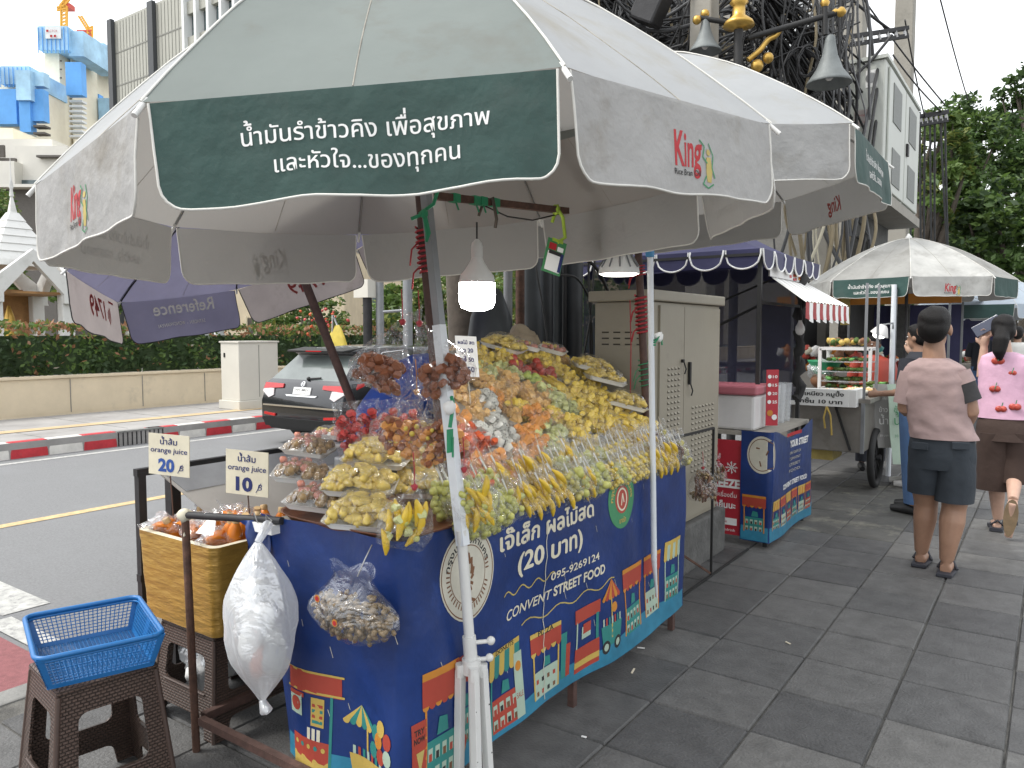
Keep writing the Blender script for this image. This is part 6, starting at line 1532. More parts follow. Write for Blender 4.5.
for k in range(12): an = k*2.1; b.stroke([(-.06+.03*math.cos(an), .66+.05*math.sin(an)), (-.06+.05*math.cos(an+.4), .66+.08*math.sin(an+.4))], .008, b2, 'ink_brown', .008)
b.text('YOUR STREET', .70, .655, .42, .05, b2, 'ink_white', .008, bold=.04); b.rect(.40, .74, .75, .765, b2, 'ink_red', .006, 4, 1)
for k in range(4): b.text(['095-9269124', 'CONVENT', 'STREET', 'FOOD'][k], .62, .60-k*.045, .25, .022, b2, 'ink_seal', .007)
b.text('CONVENT STREET FOOD', .60, .37, .60, .035, b2, 'ink_white', .008, bold=.03)
booth(-.11, .11, .17, .25, 'ink_brick', 'ink_teal', 'ink_orange', 1)
for k, s in enumerate((.12, .29, .46, .63, .80, .96)): booth(s, .12, .15, .20, ['ink_yellow', 'ink_brick'][k % 2], ['ink_teal', 'ink_pale', 'ink_brick'][k % 3], 'ink_orange', k % 2)
fn = fs_
b.build('counter_banner', t)
b = MB(); rf = plane_fn((-2.01, 5.23, 0), (1, 0, 0), (0, 0, 1)); b.bb((-2.14, 5.335, .06), (-1.78, 5.355, .74), 'panel_red'); 
rp = lambda x, y, z=0.0: Vector((-1.90+x, 5.333-z, y))
for k in range(8): an = k*PI/4; b.stroke([(.055, .545), (.055+.045*math.cos(an), .545+.045*math.sin(an))], .006, rp, 'ink_white', .002); b.stroke([(.055+.03*math.cos(an+.3), .545+.03*math.sin(an+.3)), (.055+.045*math.cos(an), .545+.045*math.sin(an))], .005, rp, 'ink_white', .002)
b.text('FREEZE', .0, .40, .235, .06, rp, 'ink_white', .002, bold=.05); b.text('เครื่องดื่ม', .02, .33, .15, .03, rp, 'ink_white', .002); b.text('เย็นนะ', .02, .25, .14, .045, rp, 'ink_white', .002, bold=.03); b.rect(-.05, .13, .10, .18, rp, 'ink_white', .002); b.text('Line', .0, .145, .06, .02, rp, 'ink_red', .003); b.text('@drink', .04, .085, .1, .02, rp, 'ink_white', .002)
b.build('red_front_panel', t)
# cooler, containers
mt = thing('ice_cooler', 'white ice cooler with pink lid on the counter of the blue stall', 'cooler', (-2.0, 5.45, .81))
b = MB(); b.bb((-2.20, 5.36, .812), (-1.70, 5.70, 1.06), 'cooler_white'); b.build('body', mt, bevel=.02)
b = MB(); b.bb((-2.22, 5.34, 1.062), (-1.68, 5.72, 1.13), 'cooler_pink'); b.build('lid', mt, bevel=.015)
for i in range(3):
    c = Vector((-1.72, 5.86+i*.15, .812)); b = MB(); b.lathe([(.045, 0), (.055, .28), (.058, .30)], c, 'acrylic', 14); 
    for k in range(8): b.lathe([(.040, .02+k*.03), (.043, .028+k*.03)], c, 'ink_white', 12)
    tag(b.build('cup_stack', loc=c), 'tall clear stack of plastic cups on the blue counter, %s from the red menu' % ORD[i], 'cups', 'cup stacks on the blue counter')
mf = plane_fn((-1.67, 5.60, 0), (.05, 1, 0), (0, 0, 1)); c = AX(768, 395, -1.66)
mm = thing('menu_board', 'narrow red menu board hanging on the post of the blue stall', 'sign', (c.x, c.y, .88))
mw = plane_fn((c.x+.03, c.y, 0), Vector((.75, .66, 0)), (0, 0, 1)); b = MB(); 
b.rect(-.045, .84, .045, 1.24, mw, 'panel_red', 0); b.rect(-.045, .84, .045, 1.24, mw, 'panel_red', -.004); 
for k in range(4): b.disc(-.022, 1.19-k*.06, .014, mw, 'ink_white', .002, 12); b.text(['10', '15', '20', '25'][k], .018, 1.18-k*.06, .035, .02, mw, 'ink_white', .002, bold=.02)
b.disc(-.015, .93, .022, mw, 'ink_orange', .002, 12); b.disc(.018, .90, .02, mw, 'ink_white', .002, 12); b.build('board', mm)
# striped awning beyond
t = thing('striped_awning', 'small red and white striped awning projecting beyond the blue canopy', 'awning', (-1.55, 6.9, 1.7))
a0, a1 = AX(771, 277, -1.76), AX(808, 285, -1.76); e0, e1 = AX(806, 302, -1.40), AX(849, 307, -1.40)
NS = 14; b = MB()
for k in range(NS):
    u0, u1 = k/NS, (k+1)/NS; m = 'stripe_red' if k % 2 == 0 else 'ink_white'
    b.grid(lambda u, v: a0.lerp(a1, u0+(u1-u0)*u).lerp(e0.lerp(e1, u0+(u1-u0)*u), v)+Vector((0, 0, .01*math.sin(PI*u))), 2, 3, 'ink_white' if k % 2 else 'piping')
b.build('awning_cloth', t); b = MB()
for k in range(NS):
    u0, u1 = k/NS, (k+1)/NS; p, r_ = e0.lerp(e1, u0), e0.lerp(e1, u1); dz = Vector((0, 0, -.125-.02*(k % 2)))
    b.grid(lambda u, v: p.lerp(r_, u)+dz*v*(1-.12*abs(2*u-1))+Vector((.015*math.sin(PI*u)*v, 0, 0)), 3, 3, 'stripe_red' if k % 2 == 0 else 'ink_white')
b.build('awning_valance', t)
b = MB(); pA_, pB_ = AX(770, 265, -1.74), AX(806, 270, -1.74); pC_ = AX(808, 284, -1.74); pD_ = AX(770, 276, -1.74); b.add([pA_, pB_, pC_, pD_], [(0, 1, 2, 3)], 'cooler_white'); b.add([p-Vector((.01, 0, 0)) for p in (pA_, pB_, pC_, pD_)], [(3, 2, 1, 0)], 'cooler_white')
for k in range(9): p = pA_.lerp(pC_, .45+.05*(k % 5))+Vector((.003, .1*(k % 3), -.01*(k % 4)+.01)); b.box(p, (.002, .05, .02), ['panel_red', 'ink_brick', 'ink_orange'][k % 3])
tag(b.build('header_sign', loc=pA_), 'pale printed header sign with red picture above the striped awning', 'sign')
bulb('small unlit white bulb hanging in front of the dark blue sheet', AX(800, 330, -1.72), .80, 'bulb_white', 'black_iron', 'pear', cord=.2)
b = MB(); q_ = random.Random(4); p0 = Vector((X1-.02, 6.64, 2.0)); pts = [p0+Vector((.02*math.sin(k*1.7), .03*math.cos(k*1.3), -k*.05)) for k in range(22)]; b.tube(pts, [.03+.018*math.sin(k*1.1)**2 for k in range(22)], 'dark_fabric', 8)
tag(b.build('rolled_sheet', loc=p0), 'black cloth bundled and tied around the far post of the blue stall', 'cloth')
# ---------------------------------------------------------------- food cart
t = thing('food_cart', 'steel food cart with spoked black wheel and trays of snacks', 'cart', (-1.75, 8.0, 0))
x0, x1, y0, y1 = -2.05, -1.40, 7.55, 8.9
mat('steel_dirty', (.26, .245, .22), .4, metal=.5, var=.15, vs=4, dirt=(.15, .13, .10), dirt_s=3, dirt_lo=.55)
b = MB(); b.bb((x0, y0, .40), (x1, y1, .86), 'steel_dirty'); b.build('body', t, bevel=.01)
b = MB(); b.bb((x0-.03, y0-.03, .862), (x1+.06, y1+.03, .90), 'steel_dirty'); b.build('counter_top', t)
b = MB(); b.bar((x1-.25, y0-.02, .86), (x1-.1, y0-.02, .42), .02, 'black_iron'); b.bar((x1, y0-.015, .4), (x1, y0-.015, .9), .03, 'grey_metal'); b.bar((x0, y0-.015, .4), (x0, y0-.015, .9), .03, 'grey_metal'); b.build('frame', t)
for (yy, xx) in ((8.1, x1+.02), (8.1, x0-.06)):
    w = MB(); cx_ = Vector((xx, yy, .29))
    w.tube([cx_+Vector((0, .26*math.cos(a), .26*math.sin(a))) for a in [k*PI/14 for k in range(29)]], .034, 'ink_black', 8, caps=False); wo_ = w.build('wheel', t)
    w = MB()
    for k in range(10): a = k*PI/5; w.tube([cx_, cx_+Vector((0, .24*math.cos(a), .24*math.sin(a)))], .008, 'dark_iron', 5)
    w.tube([cx_-Vector((.05, 0, 0)), cx_+Vector((.05, 0, 0))], .03, 'dark_iron', 8); w.build('spokes', wo_)
for (x, y) in ((x1, y0), (x1+.03, 7.95), (x1+.04, 8.85), (x0, y0)):
    b = MB(); b.bar((x, y, .9), (x, y, 1.95), .022, 'grey_metal'); b.build('canopy_post', t)
b = MB(); b.bb((x0+.05, y0+.2, .28), (x0+.35, y0+.6, .38), 'ink_gold'); b.build('drawer_box', t)
t = thing('written_box', 'white foam box lid with handwritten Thai text at the cart edge', 'box', (-1.75, 7.5, .86))
b = MB(); b.bb((-2.02, 7.40, .83), (-1.50, 7.50, .985), 'foam'); b.bb((-1.50, 7.41, .83), (-1.44, 7.8, .985), 'foam')
wf_ = lambda x, y, z=0.0: Vector((-1.76+x, 7.397-z, .9+y)); b.text('ข้าวเหนียว หมูปิ้ง', 0, .025, .44, .035, wf_, 'ink_black', .002, bold=.03); b.text('ลูกชิ้น 10 บาท', 0, -.045, .42, .035, wf_, 'ink_black', .002, bold=.03)
b.build('foam_panel', t, bevel=.004)
b = MB(); p = Vector((-1.68, 7.38, .83)); b.tube([p, p+Vector((-.02, -.02, -.10)), p+Vector((-.01, 0, -.20))], .009, 'ink_yellow', 5); b.tube([p, p+Vector((.04, -.02, -.08)), p+Vector((.05, 0, -.26))], .009, 'ink_yellow', 5); tag(b.build('yellow_ribbon', loc=p), 'yellow ribbon tied beneath the handwritten foam box', 'ribbon')
q = random.Random(21)
for i, (x, y, r_, m, lb) in enumerate(((-1.72, 7.72, .19, 'ink_cream', 'round metal tray heaped with pale fried snacks on the food cart'), (-1.52, 8.15, .2, 'fruit_melon', 'second metal tray heaped with golden snacks on the food cart'))):
    tt = thing('snack_tray', lb, 'tray', (x, y, .9)); b = MB(); b.lathe([(r_*.85, .0), (r_, .03), (r_*1.02, .03), (r_*.9, .008)], (x, y, .902), 'steel', 22); b.build('tray', tt); b = MB()
    for k in range(90):
        a = q.uniform(0, 6.28); rr_ = r_*.85*math.sqrt(q.random()); b.sph((x+rr_*math.cos(a), y+rr_*math.sin(a), .93+.03*(1-rr_/r_)), q.uniform(.014, .024), q.choice([m, 'ink_cream', 'fruit_melon', 'skewer_wood']), 6, 4, rough=.3, seed=k)
    b.build('snacks', tt)
# glass case with greens
t = thing('glass_case', 'small glass display case of green vegetables on the food cart', 'display case', (-1.70, 8.45, .9)); x0_, x1_, ya, yb = -1.98, -1.50, 8.35, 8.7
b = MB()
for x in (x0_, x1_):
    for y in (ya, yb): b.bar((x, y, .9), (x, y, 1.34), .03, 'cooler_white')
for z in (.92, 1.34):
    for y in (ya, yb): b.bar((x0_, y, z), (x1_, y, z), .03, 'cooler_white')
    for x in (x0_, x1_): b.bar((x, ya, z), (x, yb, z), .03, 'cooler_white')
b.build('case_frame', t); b = MB()
for z in (1.0, 1.1, 1.2): b.bb((x0_, ya, z), (x1_, yb, z+.008), 'acrylic')
b.build('shelf', t); b = MB()
for k in range(160): b.sph((q.uniform(x0_+.04, x1_-.04), q.uniform(ya+.02, yb-.05), q.choice([1.03, 1.13, 1.23, .95])), (.03, .02, .018), q.choice(['leaf_b', 'leaf_b', 'leaf_yellow', 'snack_green', 'fruit_tomato', 'leaf_a']), 6, 4, rough=.6, seed=k)
b.build('vegetables', t)
b = MB(); 
for k in range(30): b.sph((q.uniform(-1.95, -1.55), q.uniform(8.4, 8.65), 1.39+q.uniform(0, .04)), .03, q.choice(['ink_yellow', 'fruit_longan', 'ink_brown', 'leaf_b']), 7, 5, rough=.4, seed=k)
tag(b.build('fruit_heap', loc=(-1.75, 8.5, 1.36)), 'heap of yellow fruit on top of the glass display case', 'fruit')
b = MB()
for k in range(60): b.sph((-1.42+q.uniform(-.08, .08), 8.25+q.uniform(-.1, .1), .95+q.uniform(0, .06)), (.035, .02, .015), q.choice(['leaf_b', 'snack_green', 'leaf_yellow']), 6, 4, rough=.6, seed=k)
tag(b.build('herb_bunch', loc=(-1.42, 8.25, .93)), 'bunch of fresh green herbs in front of the glass case', 'herbs')
b = MB(); c = AD(825, 362, 8.3); b.lathe([(.10, -.14), (.17, .0), (.18, .02), (.165, .0), (.09, -.12)], c, 'green_tape', 18); tag(b.build('green_bucket', loc=c-Vector((0, 0, .14))), 'green plastic bucket behind the food cart tray', 'bucket')
b = MB(); b.sph(c+Vector((0, 0, -.10)), (.16, .16, .12), 'film_cloudy', 14, 10, rough=.6); b.sph(c+Vector((0, 0, -.2)), (.15, .15, .1), 'ink_brown', 12, 8); tag(b.build('bagged_goods', loc=c-Vector((0, 0, .3))), 'brown goods in cloudy plastic stacked under the green bucket', 'bag')
# hanging green and white cloth signs, lamp
gs = AD(889, 420, 7.4)
for i, (px, w, m, lb) in enumerate(((880, .14, 'valance_green', 'green hanging banner at the corner of the food cart'), (896, .17, 'ink_pale', 'pale hanging banner with faint green writing beside the green one'))):
    A = AD(px, 384, 7.4-.1*i); ux = Vector((math.cos(YAW), math.sin(YAW), 0)); uy = Vector((-.06*ux.x, -.06*ux.y, 1)).normalized(); f = plane_fn(A, ux, uy); b = MB(); hh = .62+.15*i
    b.grid(lambda u, v: f((u-.5)*w+.03*v, -hh*v, .01*math.sin(v*8)), 4, 10, m); 
    for k in range(4): b.text(['ก๋วยเตี๋ยว', 'ข้าว', 'น้ำ', '30 บาท'][k], .02, -.15-k*.12, w*.6, None, f, 'ink_white' if i == 0 else 'ink_green', .012+0*k)
    tag(b.build('hanging_banner', loc=A), lb, 'banner')
b = MB(); c = AD(892, 420, 7.35)
lt = AD(880, 333, 8.0)
t = thing('clamp_lamp', 'lit white work lamp clamped to the food cart post', 'lamp', lt)
b = MB(); b.lathe([(.03, .09), (.05, .07), (.09, -.01), (.092, -.02)], lt, 'cooler_white', 14, M=Matrix.Rotation(.4, 3, 'Y')); b.build('shade', t); b = MB(); b.sph(lt+Vector((.0, 0, -.015)), (.07, .07, .045), 'bulb_lit_soft', 12, 8); b.build('lit_bulb', t); b = MB(); b.tube([lt+Vector((0, 0, .08)), lt+Vector((.12, 0, .1)), AD(893, 330, 8.0)], .01, 'grey_metal', 6); b.build('arm', t)
b = MB(); a_ = AD(893, 326, 8.0); b.tube([(a_.x, a_.y, 0), (a_.x, a_.y, 2.0)], .025, 'pvc_white', 10); tag(b.build('lamp_post', loc=(a_.x, a_.y, 0)), 'pale upright tube holding the clamped work lamp', 'pole')
t = thing('market_backdrop', 'dark cluttered rear stall with orange shelf boards behind the food cart', 'stall', (-2.5, 10.5, 0))
b = MB(); b.bb((-3.3, 10.4, 0), (-3.2, 14, 1.9), 'dark_fabric'); b.bb((-3.2, 10.4, .0), (-1.7, 10.5, 1.0), 'steel_dirty'); b.build('frame', t)
b = MB(); b.bb((-3.0, 10.3, 1.85), (-.9, 10.38, 1.97), 'ink_orange'); b.bb((-2.2, 10.25, 1.6), (-2.1, 10.3, 2.1), 'ink_gold'); b.build('header_board', t)
b = MB()
for k in range(50): b.sph((q.uniform(-3.0, -1.8), 10.45+q.uniform(-.1, .1), 1.05+q.uniform(0, .25)), q.uniform(.03, .08), q.choice(['ink_brick', 'ink_white', 'leaf_c', 'ink_brown', 'ink_teal', 'dark_fabric', 'ink_cream', 'fruit_orange']), 7, 5, rough=.6, seed=k)
b.build('goods', t)

# two more stalls farther down the pavement
for i, (x0, y0, lb) in enumerate(((-2.5, 12.2, 'dim food stall under grey sheeting behind the pale blue parasol, nearer of two'), (-2.2, 17.5, 'farthest dim food stall under grey sheeting down the pavement'))):
    t = thing('food_stall', lb, 'stall', (x0+.7, y0, 0), 'far stalls along the pavement')
    b = MB(); b.bb((x0, y0, .1), (x0+1.3, y0+1.6, .9), 'steel_dirty'); b.build('counter', t, bevel=.01)
    for (x, y) in ((x0, y0), (x0+1.3, y0), (x0, y0+1.8), (x0+1.3, y0+1.8)):
        b = MB(); b.bar((x, y, 0), (x, y, 2.0), .03, 'grey_metal'); b.build('post', t)
    b = MB(); b.grid(lambda u, v: Vector((x0-.2+1.75*u, y0-.2+2.3*v, 2.0+.25*math.sin(PI*u))), 8, 6, 'tarp_grey'); b.build('canopy', t)
    b = MB(); b.grid(lambda u, v: Vector((x0+.02+.02*math.sin(v*9), y0+1.8*v, .9+1.1*u)), 4, 6, 'dark_fabric'); b.grid(lambda u, v: Vector((x0+1.3*u, y0+1.79, .9+1.05*v)), 4, 6, 'tarp_blue'); b.build('side_sheet', t)
    b = MB()
    for k in range(40): b.sph((x0+q.uniform(.1, 1.2), y0+q.uniform(.1, 1.4), .93+q.uniform(0, .2)), q.uniform(.04, .09), q.choice(['ink_brick', 'ink_cream', 'leaf_b', 'ink_brown', 'fruit_orange', 'dark_fabric', 'ink_white']), 7, 5, rough=.5, seed=k)
    b.build('goods', t)
# ---------------------------------------------------------------- poles, conduits, wires, street lamp, raised box
mat('conduit_grey', (.055, .062, .068), .45, metal=.2, var=.25, vs=3, bump=.3, bs=8); mat('conduit_dark', (.022, .025, .028), .5, var=.2); mat('concrete', (.30, .285, .25), .9, var=.15, vs=4, bump=.3, bs=20, dirt=(.2, .19, .165), dirt_s=2)
mat('cable_black', (.014, .014, .015), .5, var=.2); mat('cable_grey', (.06, .062, .065), .5, var=.2); mat('cable_tan', (.22, .18, .11), .6)
XP = -3.05
def vpipe(name, label, px, w, m, X=XP, zt=4.6, group=None, lean=0.0):
    c = AX(px, 400, X); s_, c_ = math.sin(YAW), math.cos(YAW); D = -s_*c.x+c_*c.y; r_ = w/F*D/2
    b = MB(); b.tube([(c.x, c.y, -.01), (c.x+lean*.3, c.y, 1.6), (c.x+lean, c.y+lean, zt)], r_, m, 14)
    if w > 12:
        for z in (1.1, 2.3): b.lathe([(r_*1.06, -.02), (r_*1.1, 0), (r_*1.06, .02)], (c.x+lean*.3, c.y, z), 'dark_iron', 14)
    return tag(b.build(name, loc=(c.x, c.y, 0)), label, 'pipe', group)
g_ = 'conduits rising behind the fruit heap'
t = thing('shroud', 'wide grey curved metal shroud behind the bulb at the foot of the conduits', 'metal cover', AX(490, 400, -2.9)); c = AX(491, 400, -2.92)
b = MB(); b.lathe([(.16, 0), (.16, 1.40), (.13, 1.60), (.07, 1.76), (.01, 1.80)], (c.x, c.y, 0), 'conduit_grey', 24); b.build('cover', t)
vpipe('conduit', 'slim bright edged conduit just right of the glowing bulb', 508, 9, 'grey_metal', group=g_)
vpipe('conduit', 'brownish conduit behind the gap right of the glowing bulb', 520, 9, 'rust', group=g_)
vpipe('conduit', 'thick grey conduit left of the hanging green card', 532, 22, 'conduit_grey', group=g_)
vpipe('conduit', 'middle dark grey conduit under the hanging green card', 546, 14, 'conduit_dark', group=g_)
vpipe('conduit', 'speckled grey conduit right under the green card', 557, 13, 'conduit_grey', group=g_)
vpipe('conduit', 'broad black conduit right of the green card', 574, 17, 'conduit_dark', X=-2.9, group=g_)
vpipe('conduit', 'narrow black conduit just left of the broad black one', 565, 6, 'cable_black', X=-2.95, group=g_)
t = thing('street_tree', 'thick rough grey tree trunk behind the price card', 'tree', AX(462, 400, -3.6)); c = AX(462, 400, -3.6); D_ = 5.2
b = MB(); b.tube([(c.x, c.y, -.02), (c.x+.03, c.y, 1.4), (c.x-.04, c.y, 2.6), (c.x+.05, c.y, 4.6)], [.15, .12, .11, .09], 'bark', 14); b.build('trunk', t)
def sag(a, c, s, n=12): return [Vector(a).lerp(Vector(c), i/n)-Vector((0, 0, s*4*(i/n)*(1-i/n))) for i in range(n+1)]
def cable(pts, r_, m, label, group='loose cables behind the fruit stall'):
    b = MB(); b.tube(pts, r_, m, 7); return tag(b.build('cable', loc=pts[0]), label, 'cable', group)
def pp(L_, X): return [AX(x, y, X) for x, y in L_]
def spl(P, n=5):
    out = []
    for i in range(len(P)-1):
        p0, p1, p2, p3 = P[max(i-1, 0)], P[i], P[i+1], P[min(i+2, len(P)-1)]
        for k in range(n): t_ = k/n; out.append(.5*((2*p1)+(p2-p0)*t_+(2*p0-5*p1+4*p2-p3)*t_*t_+(3*p1-p0-3*p2+p3)*t_**3))
    return out+[P[-1]]
cable(spl(pp([(560, 262), (572, 257), (590, 262), (603, 280), (613, 310), (614, 340), (609, 385), (606, 430)], -2.35)), .011, 'cable_black', 'thick black cable curving down in front of the beige cabinet side')
cable(spl(pp([(556, 275), (575, 277), (586, 292), (591, 310), (583, 360), (578, 400)], -2.6)), .008, 'cable_black', 'black cable bending down left of the beige cabinet')
cable(spl(pp([(588, 225), (589, 290), (592, 350), (588, 420)], -2.6)), .008, 'cable_black', 'left of two straight black cables beside the beige cabinet')
cable(spl(pp([(596, 225), (594, 270), (590, 330), (592, 400)], -2.6)), .008, 'cable_black', 'right of two straight black cables beside the beige cabinet')
cable(spl(pp([(569, 252), (590, 245), (607, 238), (610, 245)], -1.9)), .006, 'cable_black', 'short black cable running to the reflector bulb socket')
cable(spl(pp([(544, 225), (536, 260), (545, 320), (552, 390)], -2.85)), .007, 'cable_grey', 'grey cable hanging down past the green card')
cable(pp([(630, 300), (631, 345), (630, 420)], -1.9), .003, 'red_tape', 'thin red cord hanging straight down the beige cabinet')
# utility poles
def gpole(name, label, px, w, X, zt, top_px=None):
    c = AX(px, 300, X); s_, c_ = math.sin(YAW), math.cos(YAW); D = -s_*c.x+c_*c.y; h_ = w/F*D/2
    b = MB(); b.hexa([(c.x-h_*1.2, c.y-h_*1.2, -.02), (c.x+h_*1.2, c.y-h_*1.2, -.02), (c.x+h_*1.2, c.y+h_*1.2, -.02), (c.x-h_*1.2, c.y+h_*1.2, -.02)], [(c.x-h_, c.y-h_, zt), (c.x+h_, c.y-h_, zt), (c.x+h_, c.y+h_, zt), (c.x-h_, c.y+h_, zt)], 'concrete')
    t = thing(name, label, 'utility pole', (c.x, c.y, 0), 'concrete utility poles'); b.build('shaft', t, bevel=.02)
    b = MB()
    for k in range(12): b.tube([(c.x-h_-.01, c.y, 2+k*.6), (c.x+h_+.012, c.y, 2+k*.6)], .014, 'slot_dark', 6)
    b.build('bolt_hole', t); return c
cA = gpole('utility_pole', 'thick concrete utility pole right behind the bell shaped street lamp', 845, 21, -3.3, 11)
cB = gpole('utility_pole', 'square concrete utility pole standing beside the raised electrical box', 896, 15, -2.75, 14)
gpole('utility_pole', 'concrete pole hidden in the cable tangle above the big parasol', 700, 20, -3.4, 10)
cC = gpole('utility_pole', 'pale concrete pole under the raised electrical box', 820, 14, -3.2, 7)
b = MB(); a_, c_e = AX(818, 38, -3.2), AD(908, 28, 12.3); a_ = AD(822, 41, 12.0)
for dz in (0, -.12): b.bar(a_+Vector((0, 0, dz)), c_e+Vector((0, 0, dz)), .06, 'dark_iron')
for k in range(10): p = a_.lerp(c_e, (k+.5)/10); b.bar(p, p+Vector((.03, 0, -.12)), .04, 'steel')
tag(b.build('cross_arm', loc=a_), 'dark lattice cross arm bolted high across the two concrete poles', 'cross arm')
b = MB(); a_, c_e = AD(918, 117, 15), AD(948, 112, 15); 
for dz in (0, -.15): b.bar(a_+Vector((0, 0, dz)), c_e+Vector((0, 0, dz)), .08, 'dark_iron')
for k in range(6): p = a_.lerp(c_e, (k+.5)/6); b.bar(p, p+Vector((.03, 0, -.15)), .05, 'steel')
tag(b.build('cross_arm', loc=a_), 'short dark cross arm just right of the raised electrical box', 'cross arm')
for k in range(7):
    p = AD(915+k*5, 112, 15); cable(sag(p, AD(912+k*6+q.uniform(-4, 8), 250, 16), .1), .02, 'cable_grey', 'grey cable dropping in front of the dark tree from the short cross arm', 'cables dropping from the short cross arm')
# raised electrical box
mat('box_pale', (.47, .49, .45), .5, var=.04, vs=1, dirt=(.40, .41, .36), dirt_s=.8, dirt_lo=.6); mat('mesh_dark', (.16, .17, .16), .6, var=.2, vs=30)
XB1 = -1.95; pn0, pn1 = AX(886, 62, XB1), AX(919, 108, XB1); yb0, yb1 = pn0.y, pn1.y; zt_ = (pn0.z+pn1.z)/2; zb_ = (AX(886, 192, XB1).z+AX(919, 224, XB1).z)/2; xb0 = AY(850, 80, yb0).x
t = thing('raised_box', 'large pale electrical box raised on a platform above the pavement', 'electrical box', (XB1-.4, (yb0+yb1)/2, zb_))
b = MB(); b.bb((xb0, yb0, zb_), (XB1, yb1, zt_), 'box_pale'); b.build('body', t, bevel=.02)
b = MB(); b.bb((xb0-.03, yb0-.03, zt_+.002), (XB1+.03, yb1+.03, zt_+.05), 'box_pale'); b.build('lid', t)
h_ = zt_-zb_; l_ = yb1-yb0
for i, (u0, u1) in enumerate(((.06, .50), (.52, .97))):
    b = MB(); b.bb((XB1+.002, yb0+l_*u0, zb_+.06), (XB1+.03, yb0+l_*u1, zt_-.06), 'box_pale'); d_ = b.build('door', t, bevel=.01)
    for (v0, v1) in ((.58, .88), (.10, .38)):
        b = MB(); b.bb((XB1+.031, yb0+l_*(u0+.09), zb_+h_*v0), (XB1+.04, yb0+l_*(u1-.13), zb_+h_*v1), 'mesh_dark'); b.build('vent_mesh', d_)
b = MB(); b.bb((XB1+.031, yb0+l_*.54, zb_+h_*.44), (XB1+.06, yb0+l_*.58, zb_+h_*.54), 'black_iron'); b.build('handle', t)
wl = lambda x, y, z=0.0: Vector((xb0+x, yb0-.003-z, zb_+y)); wx = XB1-xb0
b = MB(); b.rect(wx*.45, h_*.80, wx*.78, h_*.93, wl, 'ink_white', .002); b.disc(wx*.6, h_*.87, h_*.04, wl, 'steel', .004, 12); b.rect(wx*.15, h_*.52, wx*.55, h_*.64, wl, 'valance_pinkish', .002); b.text('DANGER', wx*.35, h_*.59, wx*.34, None, wl, 'ink_faint_red', .004); b.text('HIGH VOLTAGE', wx*.35, h_*.54, wx*.34, None, wl, 'ink_faint_red', .004); b.build('sticker', t)
b = MB(); b.bb((xb0-.1, yb0+.05, zb_-.14), (XB1+.05, yb1+.1, zb_-.003), 'concrete'); b.bb((xb0+.0, yb0+.4, zb_-.5), (XB1-.4, yb1, zb_-.142), 'concrete_dark')
b.bb((xb0-.6, yb1-.5, 0), (xb0-.2, yb1-.1, zb_-.15), 'concrete_dark'); b.bb((xb0+.2, yb1-.4, 0), (xb0+.45, yb1-.15, zb_-.5), 'concrete_dark'); b.build('platform', t)
for (pa_, pb_) in (((882, 62), (862, 150)), ((886, 62), (872, 165)), ((884, 60), (868, 158))):
    cable(sag(AX(*pa_, XB1-.1)+Vector((0, -.15, 0)), AX(*pb_, XB1-.1)+Vector((0, -.1, 0)), .02), .022, 'cable_black', 'black cable lying down the face of the raised electrical box', 'cables down the raised box')
cable(spl([AD(*p, 10.4) for p in ((856, 150), (857, 100), (858, 75), (870, 62), (884, 45), (892, 35))]), .02, 'cable_black', 'black cable looping over the left edge of the raised box', 'cables over the raised box')
# street lamp
mat('bell_grey', (.15, .165, .165), .6, metal=.2, var=.2, vs=6, bump=.2); DL = 8.6; pst = AD(738, 60, DL)
t = thing('street_lamp', 'ornate black and gold lamp post with bell shaped lamps on its arms', 'street lamp', (pst.x, pst.y, 0))
zk = lambda py: AD(738, py, DL).z
b = MB(); b.tube([(pst.x, pst.y, 0), (pst.x, pst.y, zk(28))], .05, 'black_iron', 12); b.build('post', t)
b = MB(); z0_ = zk(30); u = (zk(0)-zk(50))/50
b.lathe([(.05, 0), (.17, 4*u), (.15, 8*u), (.07, 14*u), (.065, 24*u), (.10, 27*u), (.08, 30*u), (.09, 33*u), (.18, 42*u), (.19, 48*u), (.14, 54*u), (.05, 60*u), (.02, 66*u)], (pst.x, pst.y, z0_), 'gold', 18); b.build('gold_finial', t)
ux = Vector((math.cos(YAW), math.sin(YAW), 0))
def bell(px, py, s, D=DL-.1):
    p = AD(px, py, D); b = MB(); k = s
    b.lathe([(.045*k, .62*k), (.06*k, .60*k), (.07*k, .52*k), (.10*k, .36*k), (.17*k, .18*k), (.27*k, .04*k), (.29*k, .0), (.28*k, -.005), (.25*k, .03*k), (.15*k, .14*k)], p, 'bell_grey', 24); o = b.build('bell_shade', t)
    b = MB(); b.lathe([(.02, .58*k), (.07*k, .2*k), (.09*k, .12*k), (.03*k, .05*k)], p, 'cooler_white', 12); b.build('lamp_globe', o); return p
pb = bell(829, 84, .82)
b = MB(); a0_ = AD(748, 38, DL); a1_ = AD(836, 13, DL-.1); b.tube([a0_, a1_], .032, 'black_iron', 8); v0 = AD(825, 35, DL-.1); b.tube([v0, AD(825, 6, DL-.1)], .03, 'black_iron', 8); b.build('arm', t)
b = MB()
p = AD(840, 12, DL-.1); b.lathe([(.02, -.06), (.05, -.03), (.055, 0), (.03, .03), (.035, .06), (.01, .09)], p, 'gold', 12, M=Matrix.Rotation(PI/2, 3, ux.cross(Vector((0, 0, 1))))); p = AD(825, 3, DL-.1); b.lathe([(.03, -.04), (.05, 0), (.03, .04), (.01, .07)], p, 'gold', 12)
